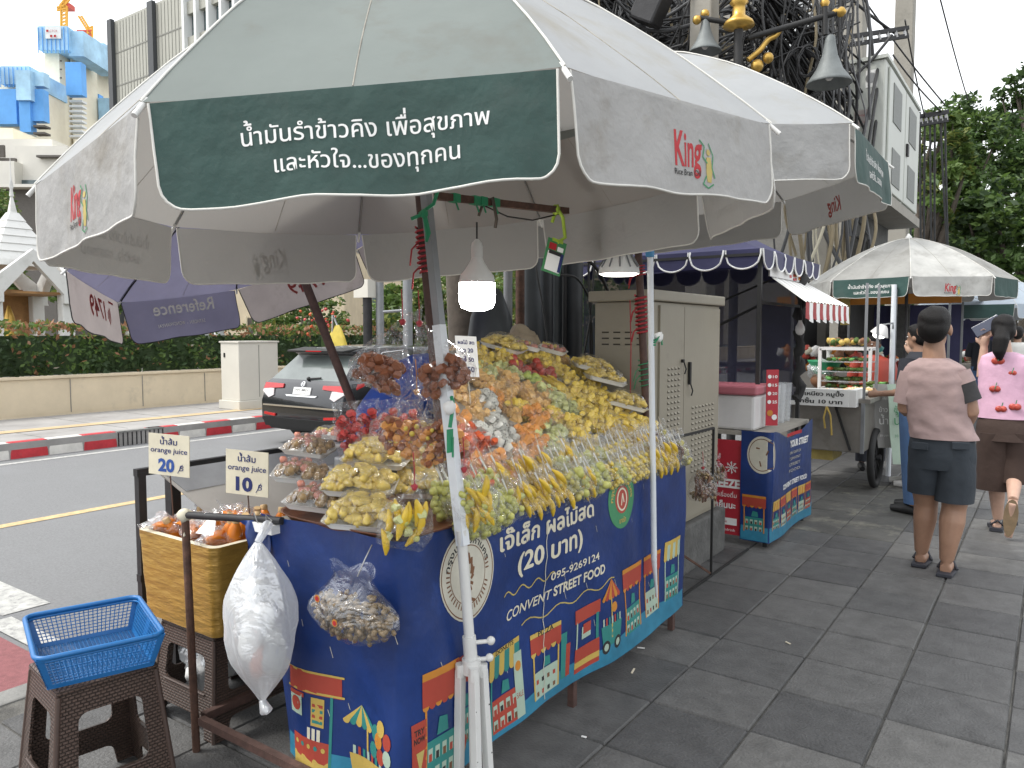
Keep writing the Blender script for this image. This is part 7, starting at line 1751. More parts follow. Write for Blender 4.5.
b.tube(spl([AD(x, y, DL) for x, y in ((748, 60), (760, 50), (768, 40), (775, 36), (780, 30))]), .03, 'gold', 8); b.sph(AD(768, 58, DL), .06, 'gold', 10, 7); b.sph(AD(757, 66, DL), .07, 'gold', 10, 7); b.build('gold_scroll', t)
bell(705, 52, .62, DL+.1); b = MB(); b.tube([AD(705, 14, DL+.1), AD(705, 25, DL+.1)], .025, 'black_iron', 8); b.tube([AD(738, 24, DL), AD(700, 18, DL+.1)], .03, 'black_iron', 8); b.sph(AD(697, 20, DL+.1), .05, 'gold', 10, 7); b.sph(AD(705, 14, DL+.1), .05, 'gold', 10, 7); b.build('second_arm', t)
# the tangle of cables (nobody could count them)
q = random.Random(77); b = MB()
ms = ['cable_black', 'cable_black', 'cable_black', 'cable_grey', 'cable_grey', 'cable_tan']
def R2(a, c): return q.uniform(a, c)
for k in range(190):     # drooping runs between the poles
    D0 = R2(9.0, 12); x0_ = R2(510, 560); x1_ = R2(690, 860); y0_ = R2(-110, 60); y1_ = R2(-70, 110)
    a = AD(x0_, y0_, D0); c = AD(x1_, y1_, D0+R2(.2, 2.5)); m_ = a.lerp(c, .5)-Vector((0, 0, R2(.05, 1.1)))
    j = Vector((R2(-.12, .12), R2(-.12, .12), R2(-.1, .1)))
    b.tube(spl([a, a.lerp(m_, .5)+j*.6, m_, m_.lerp(c, .5)-j*.6, c], 5), R2(.008, .018), q.choice(ms), 5, caps=False)
for k in range(110):     # dense loops over the nearest parasols
    D0 = R2(9.0, 11); a = AD(R2(520, 640), R2(-60, 30), D0); c = AD(R2(620, 760), R2(-40, 70), D0+R2(-.5, 1)); m_ = a.lerp(c, .5)-Vector((0, 0, R2(.1, .9)))
    b.tube(spl([a, m_, c], 7), R2(.010, .024), q.choice(ms[:4]), 5, caps=False)
for k in range(170):     # hanging vertical bundles
    D0 = R2(9.2, 11.5); x0_ = q.choice([R2(600, 640), R2(655, 730), R2(745, 800), R2(800, 860), R2(640, 700)]); a = AD(x0_, R2(-60, 20), D0); c = AD(x0_+R2(-20, 20), R2(60, 170) , D0)
    b.tube(spl([a, a.lerp(c, .33)+Vector((R2(-.1, .1), 0, 0)), a.lerp(c, .7)+Vector((R2(-.12, .12), 0, 0)), c], 5), R2(.008, .02), q.choice(ms), 5, caps=False)
for k in range(34):      # coils
    D0 = R2(9.2, 10.8); c = AD(R2(560, 830), R2(10, 95), D0); r_ = R2(.15, .42); tl_ = R2(-.5, .5); pts = [c+ux*(r_*.7*math.cos(a))+Vector((tl_*r_*math.sin(a)*.3, 0, r_*math.sin(a)*R2(.95, 1.05))) for a in [i*PI/9 for i in range(19)]]
    for d_ in range(3): b.tube([p+Vector((R2(-.02, .02), d_*.02, R2(-.02, .02))) for p in pts], .012, q.choice(ms[:4]), 5, caps=False)
for k in range(46):      # long diagonal sweep down to the right
    a = AD(R2(745, 775), R2(-30, 30), 9.4); c = AD(R2(835, 870), R2(60, 200), 10.5); m_ = a.lerp(c, .5)+Vector((0, 0, R2(-.3, .3)))
    b.tube(spl([a, m_, c], 8), R2(.01, .02), q.choice(ms[:3]), 5, caps=False)
for k in range(40):      # loops behind the second parasol, below the box
    D0 = R2(9.5, 11.5); a = AD(R2(790, 870), R2(140, 190), D0); c = a+Vector((R2(-.3, .3), 0, -R2(.7, 1.7))); b.tube(spl([a, a.lerp(c, .5)+Vector((R2(-.2, .2), 0, 0)), c], 6), R2(.01, .03), q.choice(ms+['cable_grey', 'ink_cream', 'cable_tan']), 5, caps=False)
o = b.build('cable_tangle'); tag(o, 'dense black tangle of utility cables above and behind the two big parasols', 'cables', kind='stuff')
b = MB()
for k in range(3): p = AD([655, 618, 500][k] if k else 655, [8, 20, 10][k], 7.3)
tbx = thing('splice_box', 'black splice enclosure hanging in the cable tangle', 'junction box', AD(652, 5, 9.0)); p = AD(652, 5, 9.0); b.box(p, (.34, .25, .42), 'dark_iron', M=Matrix.Rotation(.5, 3, 'Y')); b.build('case', tbx, bevel=.03)
# single lines across the sky
for (a, c, r_, lb) in (((820, -30, 12), (902, 38, 12.3), .022, 'thick black overhead line running down to the cross arm'), ((850, -20, 12), (945, 105, 15), .014, 'thin overhead wire slanting down to the short cross arm, upper one'), ((893, 55, 12.5), (942, 112, 15), .014, 'thin overhead wire slanting down to the short cross arm, lower one'), ((938, -10, 14), (968, 100, 20), .014, 'lone thin wire crossing the open sky at the right'), ((905, 20, 12.3), (925, 118, 15), .012, 'thin wire behind the top corner of the raised box'), ((740, -40, 9), (850, 70, 11), .02, 'heavy cable sweeping down to the right in front of the ribbed building')):
    cable(sag(AD(*a), AD(*c), .05), r_, 'cable_black', lb, 'single overhead wires')
# ---------------------------------------------------------------- car
mat('car_grey', (.030, .032, .036), .22, metal=.6, var=.03, coat=.8, spec=.6); mat('car_black', (.012, .012, .012), .45, var=.1); mat('car_glass', (.02, .025, .025), .06, var=0, spec=1.0); mat('rear_glass', (.13, .15, .145), .10, var=.25, vs=1.5, spec=.8); mat('tail_red', (.45, .012, .015), .15, var=.1, coat=.6); mat('tail_clear', (.55, .50, .50), .1, var=.2, vs=20, coat=.5); mat('chrome', (.75, .75, .76), .12, metal=1.0, var=0); mat('rubber', (.015, .015, .016), .8, var=.2)
CXc, CYr, ZW = -8.68, 7.10, ZR
t = thing('parked_car', 'dark grey compact suv seen from behind on the road beyond the fruit stall', 'car', (CXc, CYr+2.1, ZW))
lev = ['L0', 'L1', 'L2', 'L3', 'L4', 'L5', 'L6', 'L7']
ST = [
 [(.06, .70, .26), (.0, .83, .40), (.02, .86, .70), (.10, .83, 1.00), (.14, .76, 1.06), (.52, .62, 1.44), (.42, .60, 1.50), (.44, 0, 1.53)],
 [(.14, .80, .24), (.10, .885, .42), (.12, .90, .72), (.20, .87, 1.02), (.24, .79, 1.08), (.58, .66, 1.46), (.55, .64, 1.54), (.55, 0, 1.575)],
 [(.45, .84, .24), (.45, .89, .44), (.45, .905, .74), (.50, .885, 1.02), (.55, .80, 1.08), (.95, .68, 1.48), (.95, .65, 1.56), (.95, 0, 1.60)],
 [(1.15, .84, .24), (1.15, .885, .44), (1.15, .90, .74), (1.15, .88, .98), (1.15, .80, 1.03), (1.35, .69, 1.50), (1.35, .66, 1.57), (1.35, 0, 1.61)],
 [(2.0, .84, .22), (2.0, .88, .42), (2.0, .89, .72), (2.0, .87, .95), (2.0, .80, .99), (2.0, .69, 1.50), (2.0, .66, 1.56), (2.0, 0, 1.60)],
 [(2.9, .84, .22), (2.9, .88, .42), (2.9, .89, .72), (2.9, .87, .92), (2.95, .80, .97), (2.55, .68, 1.44), (2.55, .65, 1.50), (2.55, 0, 1.54)],
 [(3.4, .84, .24), (3.4, .88, .44), (3.4, .885, .72), (3.3, .84, .90), (3.25, .78, .94), (3.1, .70, 1.0), (3.1, .6, 1.03), (3.1, 0, 1.06)],
 [(4.1, .76, .26), (4.15, .82, .44), (4.1, .80, .66), (4.0, .74, .80), (3.95, .68, .82), (3.9, .6, .84), (3.9, .5, .85), (3.9, 0, .87)],
 [(4.25, .60, .28), (4.32, .62, .44), (4.28, .6, .60), (4.2, .56, .70), (4.15, .5, .72), (4.1, .4, .74), (4.1, .3, .75), (4.1, 0, .76)]]
def CP(x, y, z): return (CXc+y, CYr+x, ZW+z*.9)
b = MB()
for sgn in (-1, 1):
    vs = [CP(x, sgn*w, z) for st in ST for (x, w, z) in st]; n_ = 8
    for i in range(len(ST)-1):
        for j in range(7):
            m = 'car_grey'
            if j == 4 and 1 <= i <= 4: m = 'car_glass' if i in (2, 3, 4) else 'car_grey'
            if j == 0: m = 'car_black'
            if j in (4, 5) and i == 5: m = 'car_glass'
            f = [i*n_+j, (i+1)*n_+j, (i+1)*n_+j+1, i*n_+j+1]
            if sgn > 0: pass
            b.add([vs[k] for k in f], [(0, 1, 2, 3) if sgn > 0 else (3, 2, 1, 0)], m, False)
for st in (ST[0], ST[-1]):
    for j in range(7):
        m = 'car_grey'; 
        if st is ST[0] and j == 4: m = 'rear_glass'
        if j == 0: m = 'car_black'
        (x0, w0, z0), (x1, w1, z1) = st[j], st[j+1]
        b.add([CP(x0, -w0, z0), CP(x0, w0, z0), CP(x1, w1, z1), CP(x1, -w1, z1)], [(0, 1, 2, 3)] if st is ST[0] else [(3, 2, 1, 0)], m)
b.bb(CP(.3, -.8, .2), CP(4.0, .8, .26), 'car_black')
o = b.build('car_body', t)
w_ = o.modifiers.new('weld', 'WELD'); w_.merge_threshold = .002; bv = o.modifiers.new('bevel', 'BEVEL'); bv.width = .035; bv.segments = 3; bv.limit_method = 'ANGLE'; bv.angle_limit = .35; bv.harden_normals = False
for p in o.data.polygons: p.use_smooth = True
def rearp(u, z, off=.012):       # point on rear skin
    L_ = ST[0]
    for j in range(7):
        if L_[j][2] <= z <= L_[j+1][2]:
            f = (z-L_[j][2])/(L_[j+1][2]-L_[j][2]); x = L_[j][0]+(L_[j+1][0]-L_[j][0])*f; return CP(x-off, u, z)
    return CP(-off, u, z)
def rpatch(b, pts, m, off=.012): f_ = [rearp(u, z, off) for u, z in pts]; bk = [rearp(u, z, -.02) for u, z in pts]; n = len(pts); b.add(f_+bk, [tuple(range(n))]+[(i, (i+1) % n, n+(i+1) % n, n+i) for i in range(n)], m)
for sgn in (-1, 1):
    b = MB(); rpatch(b, [(sgn*.42, .93), (sgn*.85, .90), (sgn*.83, 1.0), (sgn*.42, .99)], 'tail_red', .016); rpatch(b, [(sgn*.60, .80), (sgn*.70, .76), (sgn*.86, .86), (sgn*.85, .91), (sgn*.62, .91)], 'tail_clear', .014)
    b.add([CP(.10, sgn*.865, .86), CP(.42, sgn*.90, .99), CP(.40, sgn*.895, 1.03), CP(.14, sgn*.845, 1.0)], [(0, 1, 2, 3)], 'tail_red'); b.build('tail_light', t)
    b = MB(); rpatch(b, [(sgn*.52, .47), (sgn*.76, .49), (sgn*.76, .53), (sgn*.52, .51)], 'tail_red', .02); b.build('reflector', t)
b = MB(); rpatch(b, [(-.80, .63), (.80, .63), (.80, .655), (-.80, .655)], 'chrome', .02); rpatch(b, [(-.30, .80), (.30, .80), (.34, .825), (-.34, .825)], 'chrome', .016); b.build('chrome_strip', t)
b = MB(); rpatch(b, [(-.78, .30), (.78, .30), (.80, .45), (-.80, .45)], 'car_black', .022); b.build('lower_bumper', t)
b = MB(); rpatch(b, [(-.18, .835), (.18, .835), (.18, .945), (-.18, .945)], 'ink_white', .018)
pf2 = lambda x, y, z=0.0: Vector(rearp(x, .90+y, .02+z)); b.text('กท 4821', 0, -.01, .27, .035, pf2, 'ink_black', 0, bold=.02); b.text('กรุงเทพมหานคร', 0, -.05, .2, .018, pf2, 'ink_black', 0); b.build('number_plate', t)
b = MB(); pf3 = lambda x, y, z=0.0: Vector(rearp(x, 1.01+y, .02+z)); b.ring(0, -.01, .032, .04, pf3, 'chrome', .002); b.stroke([(-.02, -.03), (-.015, .01)], .008, pf3, 'chrome', .002); b.stroke([(.02, -.03), (.015, .01)], .008, pf3, 'chrome', .002); b.stroke([(-.018, -.01), (.018, -.01)], .008, pf3, 'chrome', .002); b.build('badge', t)
b = MB(); b.tube([rearp(.05, 1.08, .02), rearp(.30, 1.10, .03)], .012, 'car_black', 6); b.sph(rearp(.05, 1.08, .02), .03, 'car_black', 8, 6); b.build('rear_wiper', t)
b = MB(); b.hexa([CP(.30, -.6, 1.49), CP(.30, .6, 1.49), CP(.62, .62, 1.53), CP(.62, -.62, 1.53)], [CP(.28, -.6, 1.52), CP(.28, .6, 1.52), CP(.65, .62, 1.57), CP(.65, -.62, 1.57)], 'car_black'); sp_ = b.build('spoiler', t, bevel=.01)
b = MB(); b.bb(CP(.27, -.16, 1.502), CP(.285, .16, 1.518), 'tail_red'); b.build('brake_lamp', sp_)
b = MB(); b.tube([CP(.50, .80, 1.065), CP(1.15, .815, 1.01), CP(2.9, .815, .965)], .010, 'chrome', 6); b.tube([CP(.50, .80, 1.065), CP(.95, .70, 1.48), CP(1.4, .70, 1.515)], .010, 'chrome', 6); b.build('window_trim', t)
for (x, sgn) in ((.78, -1), (.78, 1), (3.38, -1), (3.38, 1)):
    b = MB(); c = Vector(CP(x, sgn*.78, .345)); A_ = Matrix.Rotation(PI/2, 3, 'Y'); b.lathe([(.20, -.11), (.29, -.11), (.31, -.07), (.31, .07), (.29, .11), (.20, .11)], c, 'rubber', 26, M=A_); wh = b.build('wheel', t)
    b = MB(); b.lathe([(.205, -.10), (.19, -.04), (.19, .04), (.205, .10)], c, 'steel', 20, M=A_)
    for k in range(5): an = k*2*PI/5; b.bar(c+Vector((sgn*.09, 0, 0)), c+Vector((sgn*.09, .19*math.cos(an), .19*math.sin(an))), .05, 'steel')
    b.build('rim', wh)
# yellow bag and red flowers beyond the car
p = AD(338, 350, 13.5); b = MB()
def yb_(u, v): an = 2*PI*u; w = .04+.36*v**.8*(1-.25*v); return Vector((p.x+math.cos(an)*w*(1-.2*math.sin(3*an)), p.y+math.sin(an)*w*.5, AD(338, 325, 13.5).z-v*.62))
mat('yellow_bag', (.68, .55, .10), .5, trans=.4, bump=.4, bs=6); b.grid(yb_, 16, 10, 'yellow_bag'); b.tube([AD(338, 327, 13.5), AD(333, 315, 13.5), AD(332, 400, 13.6)], .02, 'steel', 6); tag(b.build('yellow_bag', loc=(p.x, p.y, ZR)), 'bright yellow plastic bag on a stick seen above the car roof', 'bag')
p = AD(322, 325, 15); b = MB(); q = random.Random(2); 
for k in range(90): b.sph(AD(322+q.gauss(0, 11), 320+q.gauss(0, 8), 15+q.uniform(-.3, .3)), q.uniform(.02, .04), q.choice(['fruit_tomato', 'leaf_b', 'fruit_crimson', 'leaf_a', 'leaf_b']), 6, 4, rough=.6, seed=k)
for k in range(6): b.tube([AD(322+k, 325+k, 15), (p.x, p.y, .7)], .015, 'leaf_a', 5)
tag(b.build('flower_bush', loc=(p.x, p.y, .7)), 'red and orange flowering bush standing above the hedge behind the car', 'plant')
# ---------------------------------------------------------------- people
def cloth(name, col, **k): mat(name, col, k.pop('rough', .85), bump=.5, bs=k.pop('bs', 18), var=.10, vs=7, **k)
mat('skin', (.33, .19, .125), .5, var=.08, vs=20, bump=.1); mat('skin_light', (.50, .32, .24), .5, var=.08, vs=20, bump=.1); mat('skin_dark', (.15, .075, .045), .5, var=.1)
mat('hair', (.008, .007, .007), .55, var=.3, vs=60, bump=.5, bs=90, stretch=(6, 6, 1), spec=.25); cloth('shirt_mauve', (.34, .245, .235)); cloth('sleeve_dark', (.035, .034, .036)); cloth('shorts_slate', (.032, .040, .050)); mat('sandal_dark', (.03, .032, .042), .6, var=.1); cloth('vest_pink', (.62, .38, .50)); cloth('culotte_brown', (.055, .034, .027)); mat('sole_tan', (.24, .17, .10), .8, var=.2, vs=20); cloth('jeans', (.06, .12, .24)); cloth('dark_shirt', (.018, .020, .028)); mat('shoe_white', (.62, .61, .58), .6); mat('shoe_black', (.015, .015, .016), .5); cloth('shirt_blue', (.02, .06, .30)); mat('phone_dark', (.09, .10, .14), .15, var=0, spec=.8); cloth('tote', (.58, .55, .46))
def loft(b, rings, m, n=26, fold=.0, seed=0, cap=True):
    vs = []
    for i, (c, rx, ry) in enumerate(rings):
        c = Vector(c)
        for k in range(n):
            a = 2*PI*k/n; f = 1+fold*noise.noise(Vector((math.cos(a)*2.3+seed, math.sin(a)*2.3, i*.22+seed)))+fold*.6*noise.noise(Vector((math.cos(a)*5+seed, math.sin(a)*5, i*.42+a*.8)))
            vs.append(c+Vector((math.cos(a)*rx*f, math.sin(a)*ry*f, 0)))
    K = len(rings); b.add(vs, [(i*n+k, i*n+(k+1) % n, (i+1)*n+(k+1) % n, (i+1)*n+k) for i in range(K-1) for k in range(n)], m, True)
    if cap: b.add(vs[:n], [tuple(range(n-1, -1, -1))], m); b.add(vs[-n:], [tuple(range(n))], m)
def dense(rings, k=4):
    out = []
    for (c0, a0, b0), (c1, a1, b1) in zip(rings[:-1], rings[1:]):
        for i in range(k): t_ = i/k; out.append((Vector(c0).lerp(Vector(c1), t_), a0+(a1-a0)*t_, b0+(b1-b0)*t_))
    return out+[rings[-1]]
def hand(b, wr, d, side, m, s=1.0):
    """palm, four unequal bent fingers and a thumb; d = direction of the hand, side = thumb side"""
    wr = Vector(wr); d = Vector(d).normalized(); sd_ = Vector(side); sd_ = (sd_-d*sd_.dot(d)).normalized(); nn = d.cross(sd_)
    b.tube([wr, wr+d*.05*s, wr+d*.085*s], [.026*s, .036*s, .034*s], m, 10)
    for k, (l, o_) in enumerate(((.068, .027), (.078, .009), (.072, -.010), (.056, -.027))):
        p = wr+d*.08*s+sd_*o_*s; b.tube([p, p+d*l*.5*s, p+(d*.85+nn*.35)*l*.85*s, p+(d*.8+nn*.6)*l*s], [.0095*s, .009*s, .008*s, .006*s], m, 7)
    p = wr+d*.025*s+sd_*.025*s; b.tube([p, p+(sd_*.8+d*.5)*.035*s, p+(sd_*.6+d*.9)*.06*s], [.012*s, .011*s, .008*s], m, 7)
def head(b, c, s, m, fwd, tilt=0):
    """skull, jaw, nose, brow, lips, ears; fwd = facing direction"""
    c = Vector(c); f = Vector(fwd).normalized(); r_ = f.cross(Vector((0, 0, 1))).normalized(); u = r_.cross(f)
    M = Matrix((r_, f, u)).transposed()
    b.sph(c+M @ Vector((0, -.005, .02))*s, (.074*s, .092*s, .092*s), m, 18, 12, M=M); b.sph(c+M @ Vector((0, .02, -.055))*s, (.056*s, .068*s, .065*s), m, 16, 10, M=M)
    b.sph(c+M @ Vector((0, .088, -.025))*s, (.013*s, .02*s, .022*s), m, 8, 6, M=M); b.sph(c+M @ Vector((0, .078, .02))*s, (.05*s, .016*s, .012*s), m, 10, 6, M=M); b.sph(c+M @ Vector((0, .082, -.062))*s, (.024*s, .012*s, .009*s), m, 8, 6, M=M)
    for sg in (-1, 1): b.sph(c+M @ Vector((sg*.078, -.008, -.015))*s, (.012*s, .022*s, .034*s), m, 8, 6, M=M)
    return M
def eyes(parent, c, M, s):
    b = MB()
    for sg in (-1, 1): b.sph(Vector(c)+M @ Vector((sg*.030, .080, .0))*s, (.013*s, .006*s, .007*s), 'ink_white', 8, 6, M=M); b.sph(Vector(c)+M @ Vector((sg*.030, .086, .0))*s, .005*s, 'ink_black', 6, 5)
    b.build('eyes', parent)
def bodybuild(b, t, vox=.009): 
    o = b.build('body', t, remesh=vox, smoothmod=3); return o
def hairshape(b, c, M, s, long=False):
    c = Vector(c)
    for (o_, r_) in (((0, -.015, .045), (.084, .100, .078)), ((0, -.045, -.005), (.080, .068, .080)), ((0, .02, .072), (.072, .07, .045)), ((0, -.02, .02), (.085, .085, .085))): b.sph(c+M @ Vector(o_)*s, [x*s for x in r_], 'hair', 20, 14, M=M, rough=.12, seed=o_[0]*9)
# --- man walking away
YM = 5.42; Mn = lambda px, py, dy=0.0: AY(px, py, YM+dy)
hc = Mn(935, 328); fwd = Vector((.05, 1, -.02))
t = thing('person', 'man walking away in mauve t-shirt and slate shorts, standing nearest on the pavement', 'person', (hc.x, YM, 0), 'people on the pavement')
b = MB(); Mh = head(b, hc, 1.12, 'skin', fwd)
b.tube([Mn(934, 342), Mn(934, 368)], [.058, .072], 'skin', 12)
b.sph(Mn(935, 393), (.155, .10, .17), 'skin', 18, 12); b.sph(Mn(939, 422), (.145, .10, .15), 'skin', 18, 12); b.sph(Mn(941, 447), (.15, .11, .12), 'skin', 18, 12)
la, ra = Mn(921, 556, .12), Mn(946, 571, -.02); la.z = .085; ra.z = .085
b.tube([Mn(926, 455), Mn(926, 480, .05), Mn(926, 503, .10), Mn(925, 518, .10), Mn(923, 535, .11), la], [.10, .092, .070, .070, .055, .040], 'skin', 14)
b.tube([Mn(957, 455), Mn(957, 482), Mn(954, 508, .02), Mn(952, 522, .0), Mn(949, 542, -.02), ra], [.10, .092, .070, .074, .056, .040], 'skin', 14)
for a_ in (la, ra): b.tube([a_+Vector((0, -.035, -.045)), a_+Vector((0, .06, -.04)), a_+Vector((.0, .16, -.058))], [.034, .040, .028], 'skin', 12); 
for a_ in (la, ra):
    for k in range(5): b.tube([a_+Vector((-.03+.015*k, .15, -.06)), a_+Vector((-.034+.017*k, .195-.006*abs(k-1), -.066))], [.011, .008], 'skin', 6)
for (p0, p1, p2, sg) in ((Mn(910, 380), Mn(905, 408, -.02), Mn(911, 414, .24), 1), (Mn(962, 380), Mn(971, 412, .0), Mn(965, 428, .22), -1)):
    b.tube([p0, p0.lerp(p1, .6), p1, p1.lerp(p2, .4), p2], [.062, .052, .046, .042, .030], 'skin', 12); hand(b, p2, (p2-p1), (-sg*.0+0, 0, 1), 'skin', 1.0)
bodybuild(b, t); eyes(t, hc, Mh, 1.12)
b = MB(); hairshape(b, hc, Mh, 1.12); b.build('hair', t, remesh=.010, smoothmod=8)
b = MB(); Rg = [(Mn(934, 358), .080, .065), (Mn(934, 362), .125, .088), (Mn(935, 368), .172, .108), (Mn(935, 380), .198, .120), (Mn(935, 396), .192, .122), (Mn(937, 412), .178, .122), (Mn(940, 426), .180, .128), (Mn(943, 438), .190, .135)]
loft(b, dense(Rg, 5), 'shirt_mauve', 44, .075, 1); b.build('t_shirt', t, sub=1)
for (p0, p1, m) in ((Mn(913, 373), Mn(905, 404, -.01), 'shirt_mauve'), (Mn(957, 373), Mn(970, 402, 0), 'sleeve_dark')):
    b = MB(); b.tube([p0+Vector((0, 0, .0)), p0.lerp(p1, .35), p0.lerp(p1, .75), p1], [.075, .078, .072, .070], 'shirt_mauve' if m == 'shirt_mauve' else 'shirt_mauve', 16) if m == 'shirt_mauve' else b.tube([p0, p0.lerp(p1, .4)], [.075, .078], 'shirt_mauve', 16)
    if m != 'shirt_mauve': b.tube([p0.lerp(p1, .38), p0.lerp(p1, .75), p1], [.076, .070, .068], m, 16)
    b.build('sleeve', t)
b = MB(); loft(b, dense([(Mn(941, 428), .165, .115), (Mn(942, 440), .183, .125), (Mn(942, 455), .190, .132), (Mn(942, 468), .185, .12)], 4), 'shorts_slate', 30, .03, 3)
loft(b, dense([(Mn(927, 447), .105, .125), (Mn(926, 470, .03), .105, .12), (Mn(926, 492, .06), .105, .115)], 5), 'shorts_slate', 24, .07, 5)
loft(b, dense([(Mn(956, 447), .105, .125), (Mn(956, 475, .0), .108, .12), (Mn(954, 501, .01), .110, .115)], 5), 'shorts_slate', 24, .07, 7)
sh_ = b.build('shorts', t, sub=1)
for px in (920, 961):
    b = MB(); p = Mn(px, 446, -.128); b.box(p, (.095, .014, .045), 'shorts_slate', rz=(px-942)*.012); b.build('back_pocket', sh_, bevel=.004)
for a_ in (la, ra):
    b = MB(); o_ = [(-.045, -.09), (.04, -.09), (.05, 0), (.055, .12), (.03, .20), (-.02, .21), (-.05, .13), (-.045, 0)]; z_ = a_.z-.083
    b.add([(a_.x+x, a_.y+y, z_) for x, y in o_]+[(a_.x+x, a_.y+y, z_+.022) for x, y in o_], [tuple(range(7, -1, -1)), tuple(range(8, 16))]+[(i, (i+1) % 8, 8+(i+1) % 8, 8+i) for i in range(8)], 'sandal_dark')
    b.tube([a_+Vector((-.05, .05, -.06)), a_+Vector((-.02, .10, -.005)), a_+Vector((.02, .10, -.005)), a_+Vector((.055, .05, -.06))], .011, 'sandal_dark', 6); b.build('sandal', t, bevel=.006)
# --- woman with phone
YW_ = 6.75; Wn = lambda px, py, dy=0.0: AY(px, py, YW_+dy)
hc = Wn(1003, 331, .02); fwd = Vector((-.25, 1, -.15))
t = thing('person', 'woman in pink cherry print vest and brown culottes holding up a phone', 'person', (Wn(1003, 400).x, YW_, 0), 'people on the pavement')
b = MB(); Mh = head(b, hc, .98, 'skin_light', fwd); b.tube([Wn(1003, 340), Wn(1004, 356)], [.048, .058], 'skin_light', 12)
b.sph(Wn(1005, 372), (.155, .095, .15), 'skin_light', 16, 12); b.sph(Wn(1005, 400), (.14, .10, .14), 'skin_light', 16, 12); b.sph(Wn(1006, 425), (.17, .115, .12), 'skin_light', 16, 12)
la = Wn(998, 518, .10); la.z = .085; ra = Wn(1013, 500, -.22)
b.tube([Wn(994, 428), Wn(995, 470, .05), Wn(997, 495, .08), la], [.09, .062, .054, .034], 'skin_light', 12); b.tube([la+Vector((0, -.03, -.045)), la+Vector((-.02, .08, -.05)), la+Vector((-.04, .15, -.06))], [.030, .034, .022], 'skin_light', 10)
rk = Wn(1015, 470, .08); b.tube([Wn(1018, 428), rk, rk.lerp(ra, .45), ra], [.09, .062, .052, .034], 'skin_light', 12); tz_ = Vector((ra.x-.02, ra.y+.05, .02)); b.tube([ra+Vector((0, -.02, -.01)), ra.lerp(tz_, .6), tz_], [.034, .038, .026], 'skin_light', 10)
ls, le, lw_ = Wn(990, 360), Wn(982, 377, .0), Wn(984, 347, .0)
b.tube([ls, ls.lerp(le, .6), le, le.lerp(lw_, .5), lw_], [.050, .044, .040, .036, .026], 'skin_light', 12); hand(b, lw_, Vector((.02, .03, 1)), (-1, 0, 0), 'skin_light', .95)
rs, re, rw = Wn(1022, 360), Wn(1028, 392, .0), Wn(1022, 404, .22); b.tube([rs, re, rw], [.050, .040, .026], 'skin_light', 12); hand(b, rw, (re-rw)*-1, (0, 0, 1), 'skin_light', .95)
bodybuild(b, t); eyes(t, hc, Mh, .98)
b = MB(); hairshape(b, hc, Mh, 1.0); b.tube([hc+Vector((-.0, -.08, .0)), Wn(1001, 340, -.12), Wn(999, 352, -.13), Wn(1000, 361, -.10)], [.045, .055, .045, .015], 'hair', 12); hr = b.build('hair', t, remesh=.010, smoothmod=5)
b = MB(); b.lathe([(.036, -.012), (.044, 0), (.036, .012)], hc+Vector((0, -.10, -.01)), 'vest_pink', 12, M=Matrix.Rotation(1.2, 3, 'X')); b.build('hair_tie', hr)
b = MB(); loft(b, dense([(Wn(1003, 352), .075, .07), (Wn(1004, 356), .15, .09), (Wn(1005, 366), .175, .11), (Wn(1005, 385), .170, .115), (Wn(1005, 400), .172, .12), (Wn(1006, 418), .195, .13)], 5), 'vest_pink', 34, .04, 11)
vst = b.build('vest', t, sub=1)
for (px, py, s) in ((998, 361, .034), (995, 389, .03), (1001, 409, .03), (1015, 407, .032), (1012, 373, .024)):
    b = MB(); 
    for sx_ in (-.45, .45): b.sph(Wn(px, py, -.100-(.012 if py > 380 else 0)-(.012 if py > 400 else 0))+Vector((sx_*s, 0, 0)), (s*.8, .014, s*.75), 'fruit_apple', 12, 8)
    b.tube([Wn(px, py, -.125), Wn(px, py, -.12)+Vector((.01, 0, s*1.6))], .003, 'ink_green', 5); b.build('cherry_print', vst)
b = MB(); loft(b, dense([(Wn(1006, 414), .165, .12), (Wn(1006, 425), .19, .135), (Wn(1006, 440), .20, .14)], 4), 'culotte_brown', 30, .03, 13)
loft(b, dense([(Wn(995, 432), .115, .135), (Wn(994, 460, .04), .125, .13), (Wn(994, 489, .07), .125, .12)], 5), 'culotte_brown', 24, .08, 15)
loft(b, dense([(Wn(1018, 432), .115, .135), (Wn(1017, 458, .04), .125, .13), (Wn(1017, 482, .04), .125, .12)], 5), 'culotte_brown', 24, .08, 17); b.build('culottes', t, sub=1)
b = MB(); z_ = .0; o_ = [(-.05, -.07), (.035, -.07), (.04, .02), (.02, .13), (-.03, .17), (-.075, .11), (-.05, .02)]; n = 7
b.add([(la.x+x, la.y+y, .003) for x, y in o_]+[(la.x+x, la.y+y, .028) for x, y in o_], [tuple(range(6, -1, -1)), tuple(range(7, 14))]+[(i, (i+1) % n, n+(i+1) % n, n+i) for i in range(n)], 'sandal_dark'); b.tube([la+Vector((-.045, 0, -.045)), la+Vector((0, -.045, .0)), la+Vector((.04, 0, -.045))], .008, 'sandal_dark', 6); b.tube([la+Vector((-.06, .06, -.06)), la+Vector((-.02, .08, -.02)), la+Vector((.03, .06, -.06))], .01, 'sandal_dark', 6); b.build('sandal', t)
b = MB(); dz_ = (tz_-ra); up_ = dz_.normalized(); nb = Vector((0, -1, .25)).normalized(); sx2 = Vector((1, 0, 0)); c_ = ra.lerp(tz_, .5)+nb*.035
o_ = [(.045*math.cos(a)*(1+.15*math.sin(a)), .145*math.sin(a)) for a in [k*PI/8 for k in range(16)]]
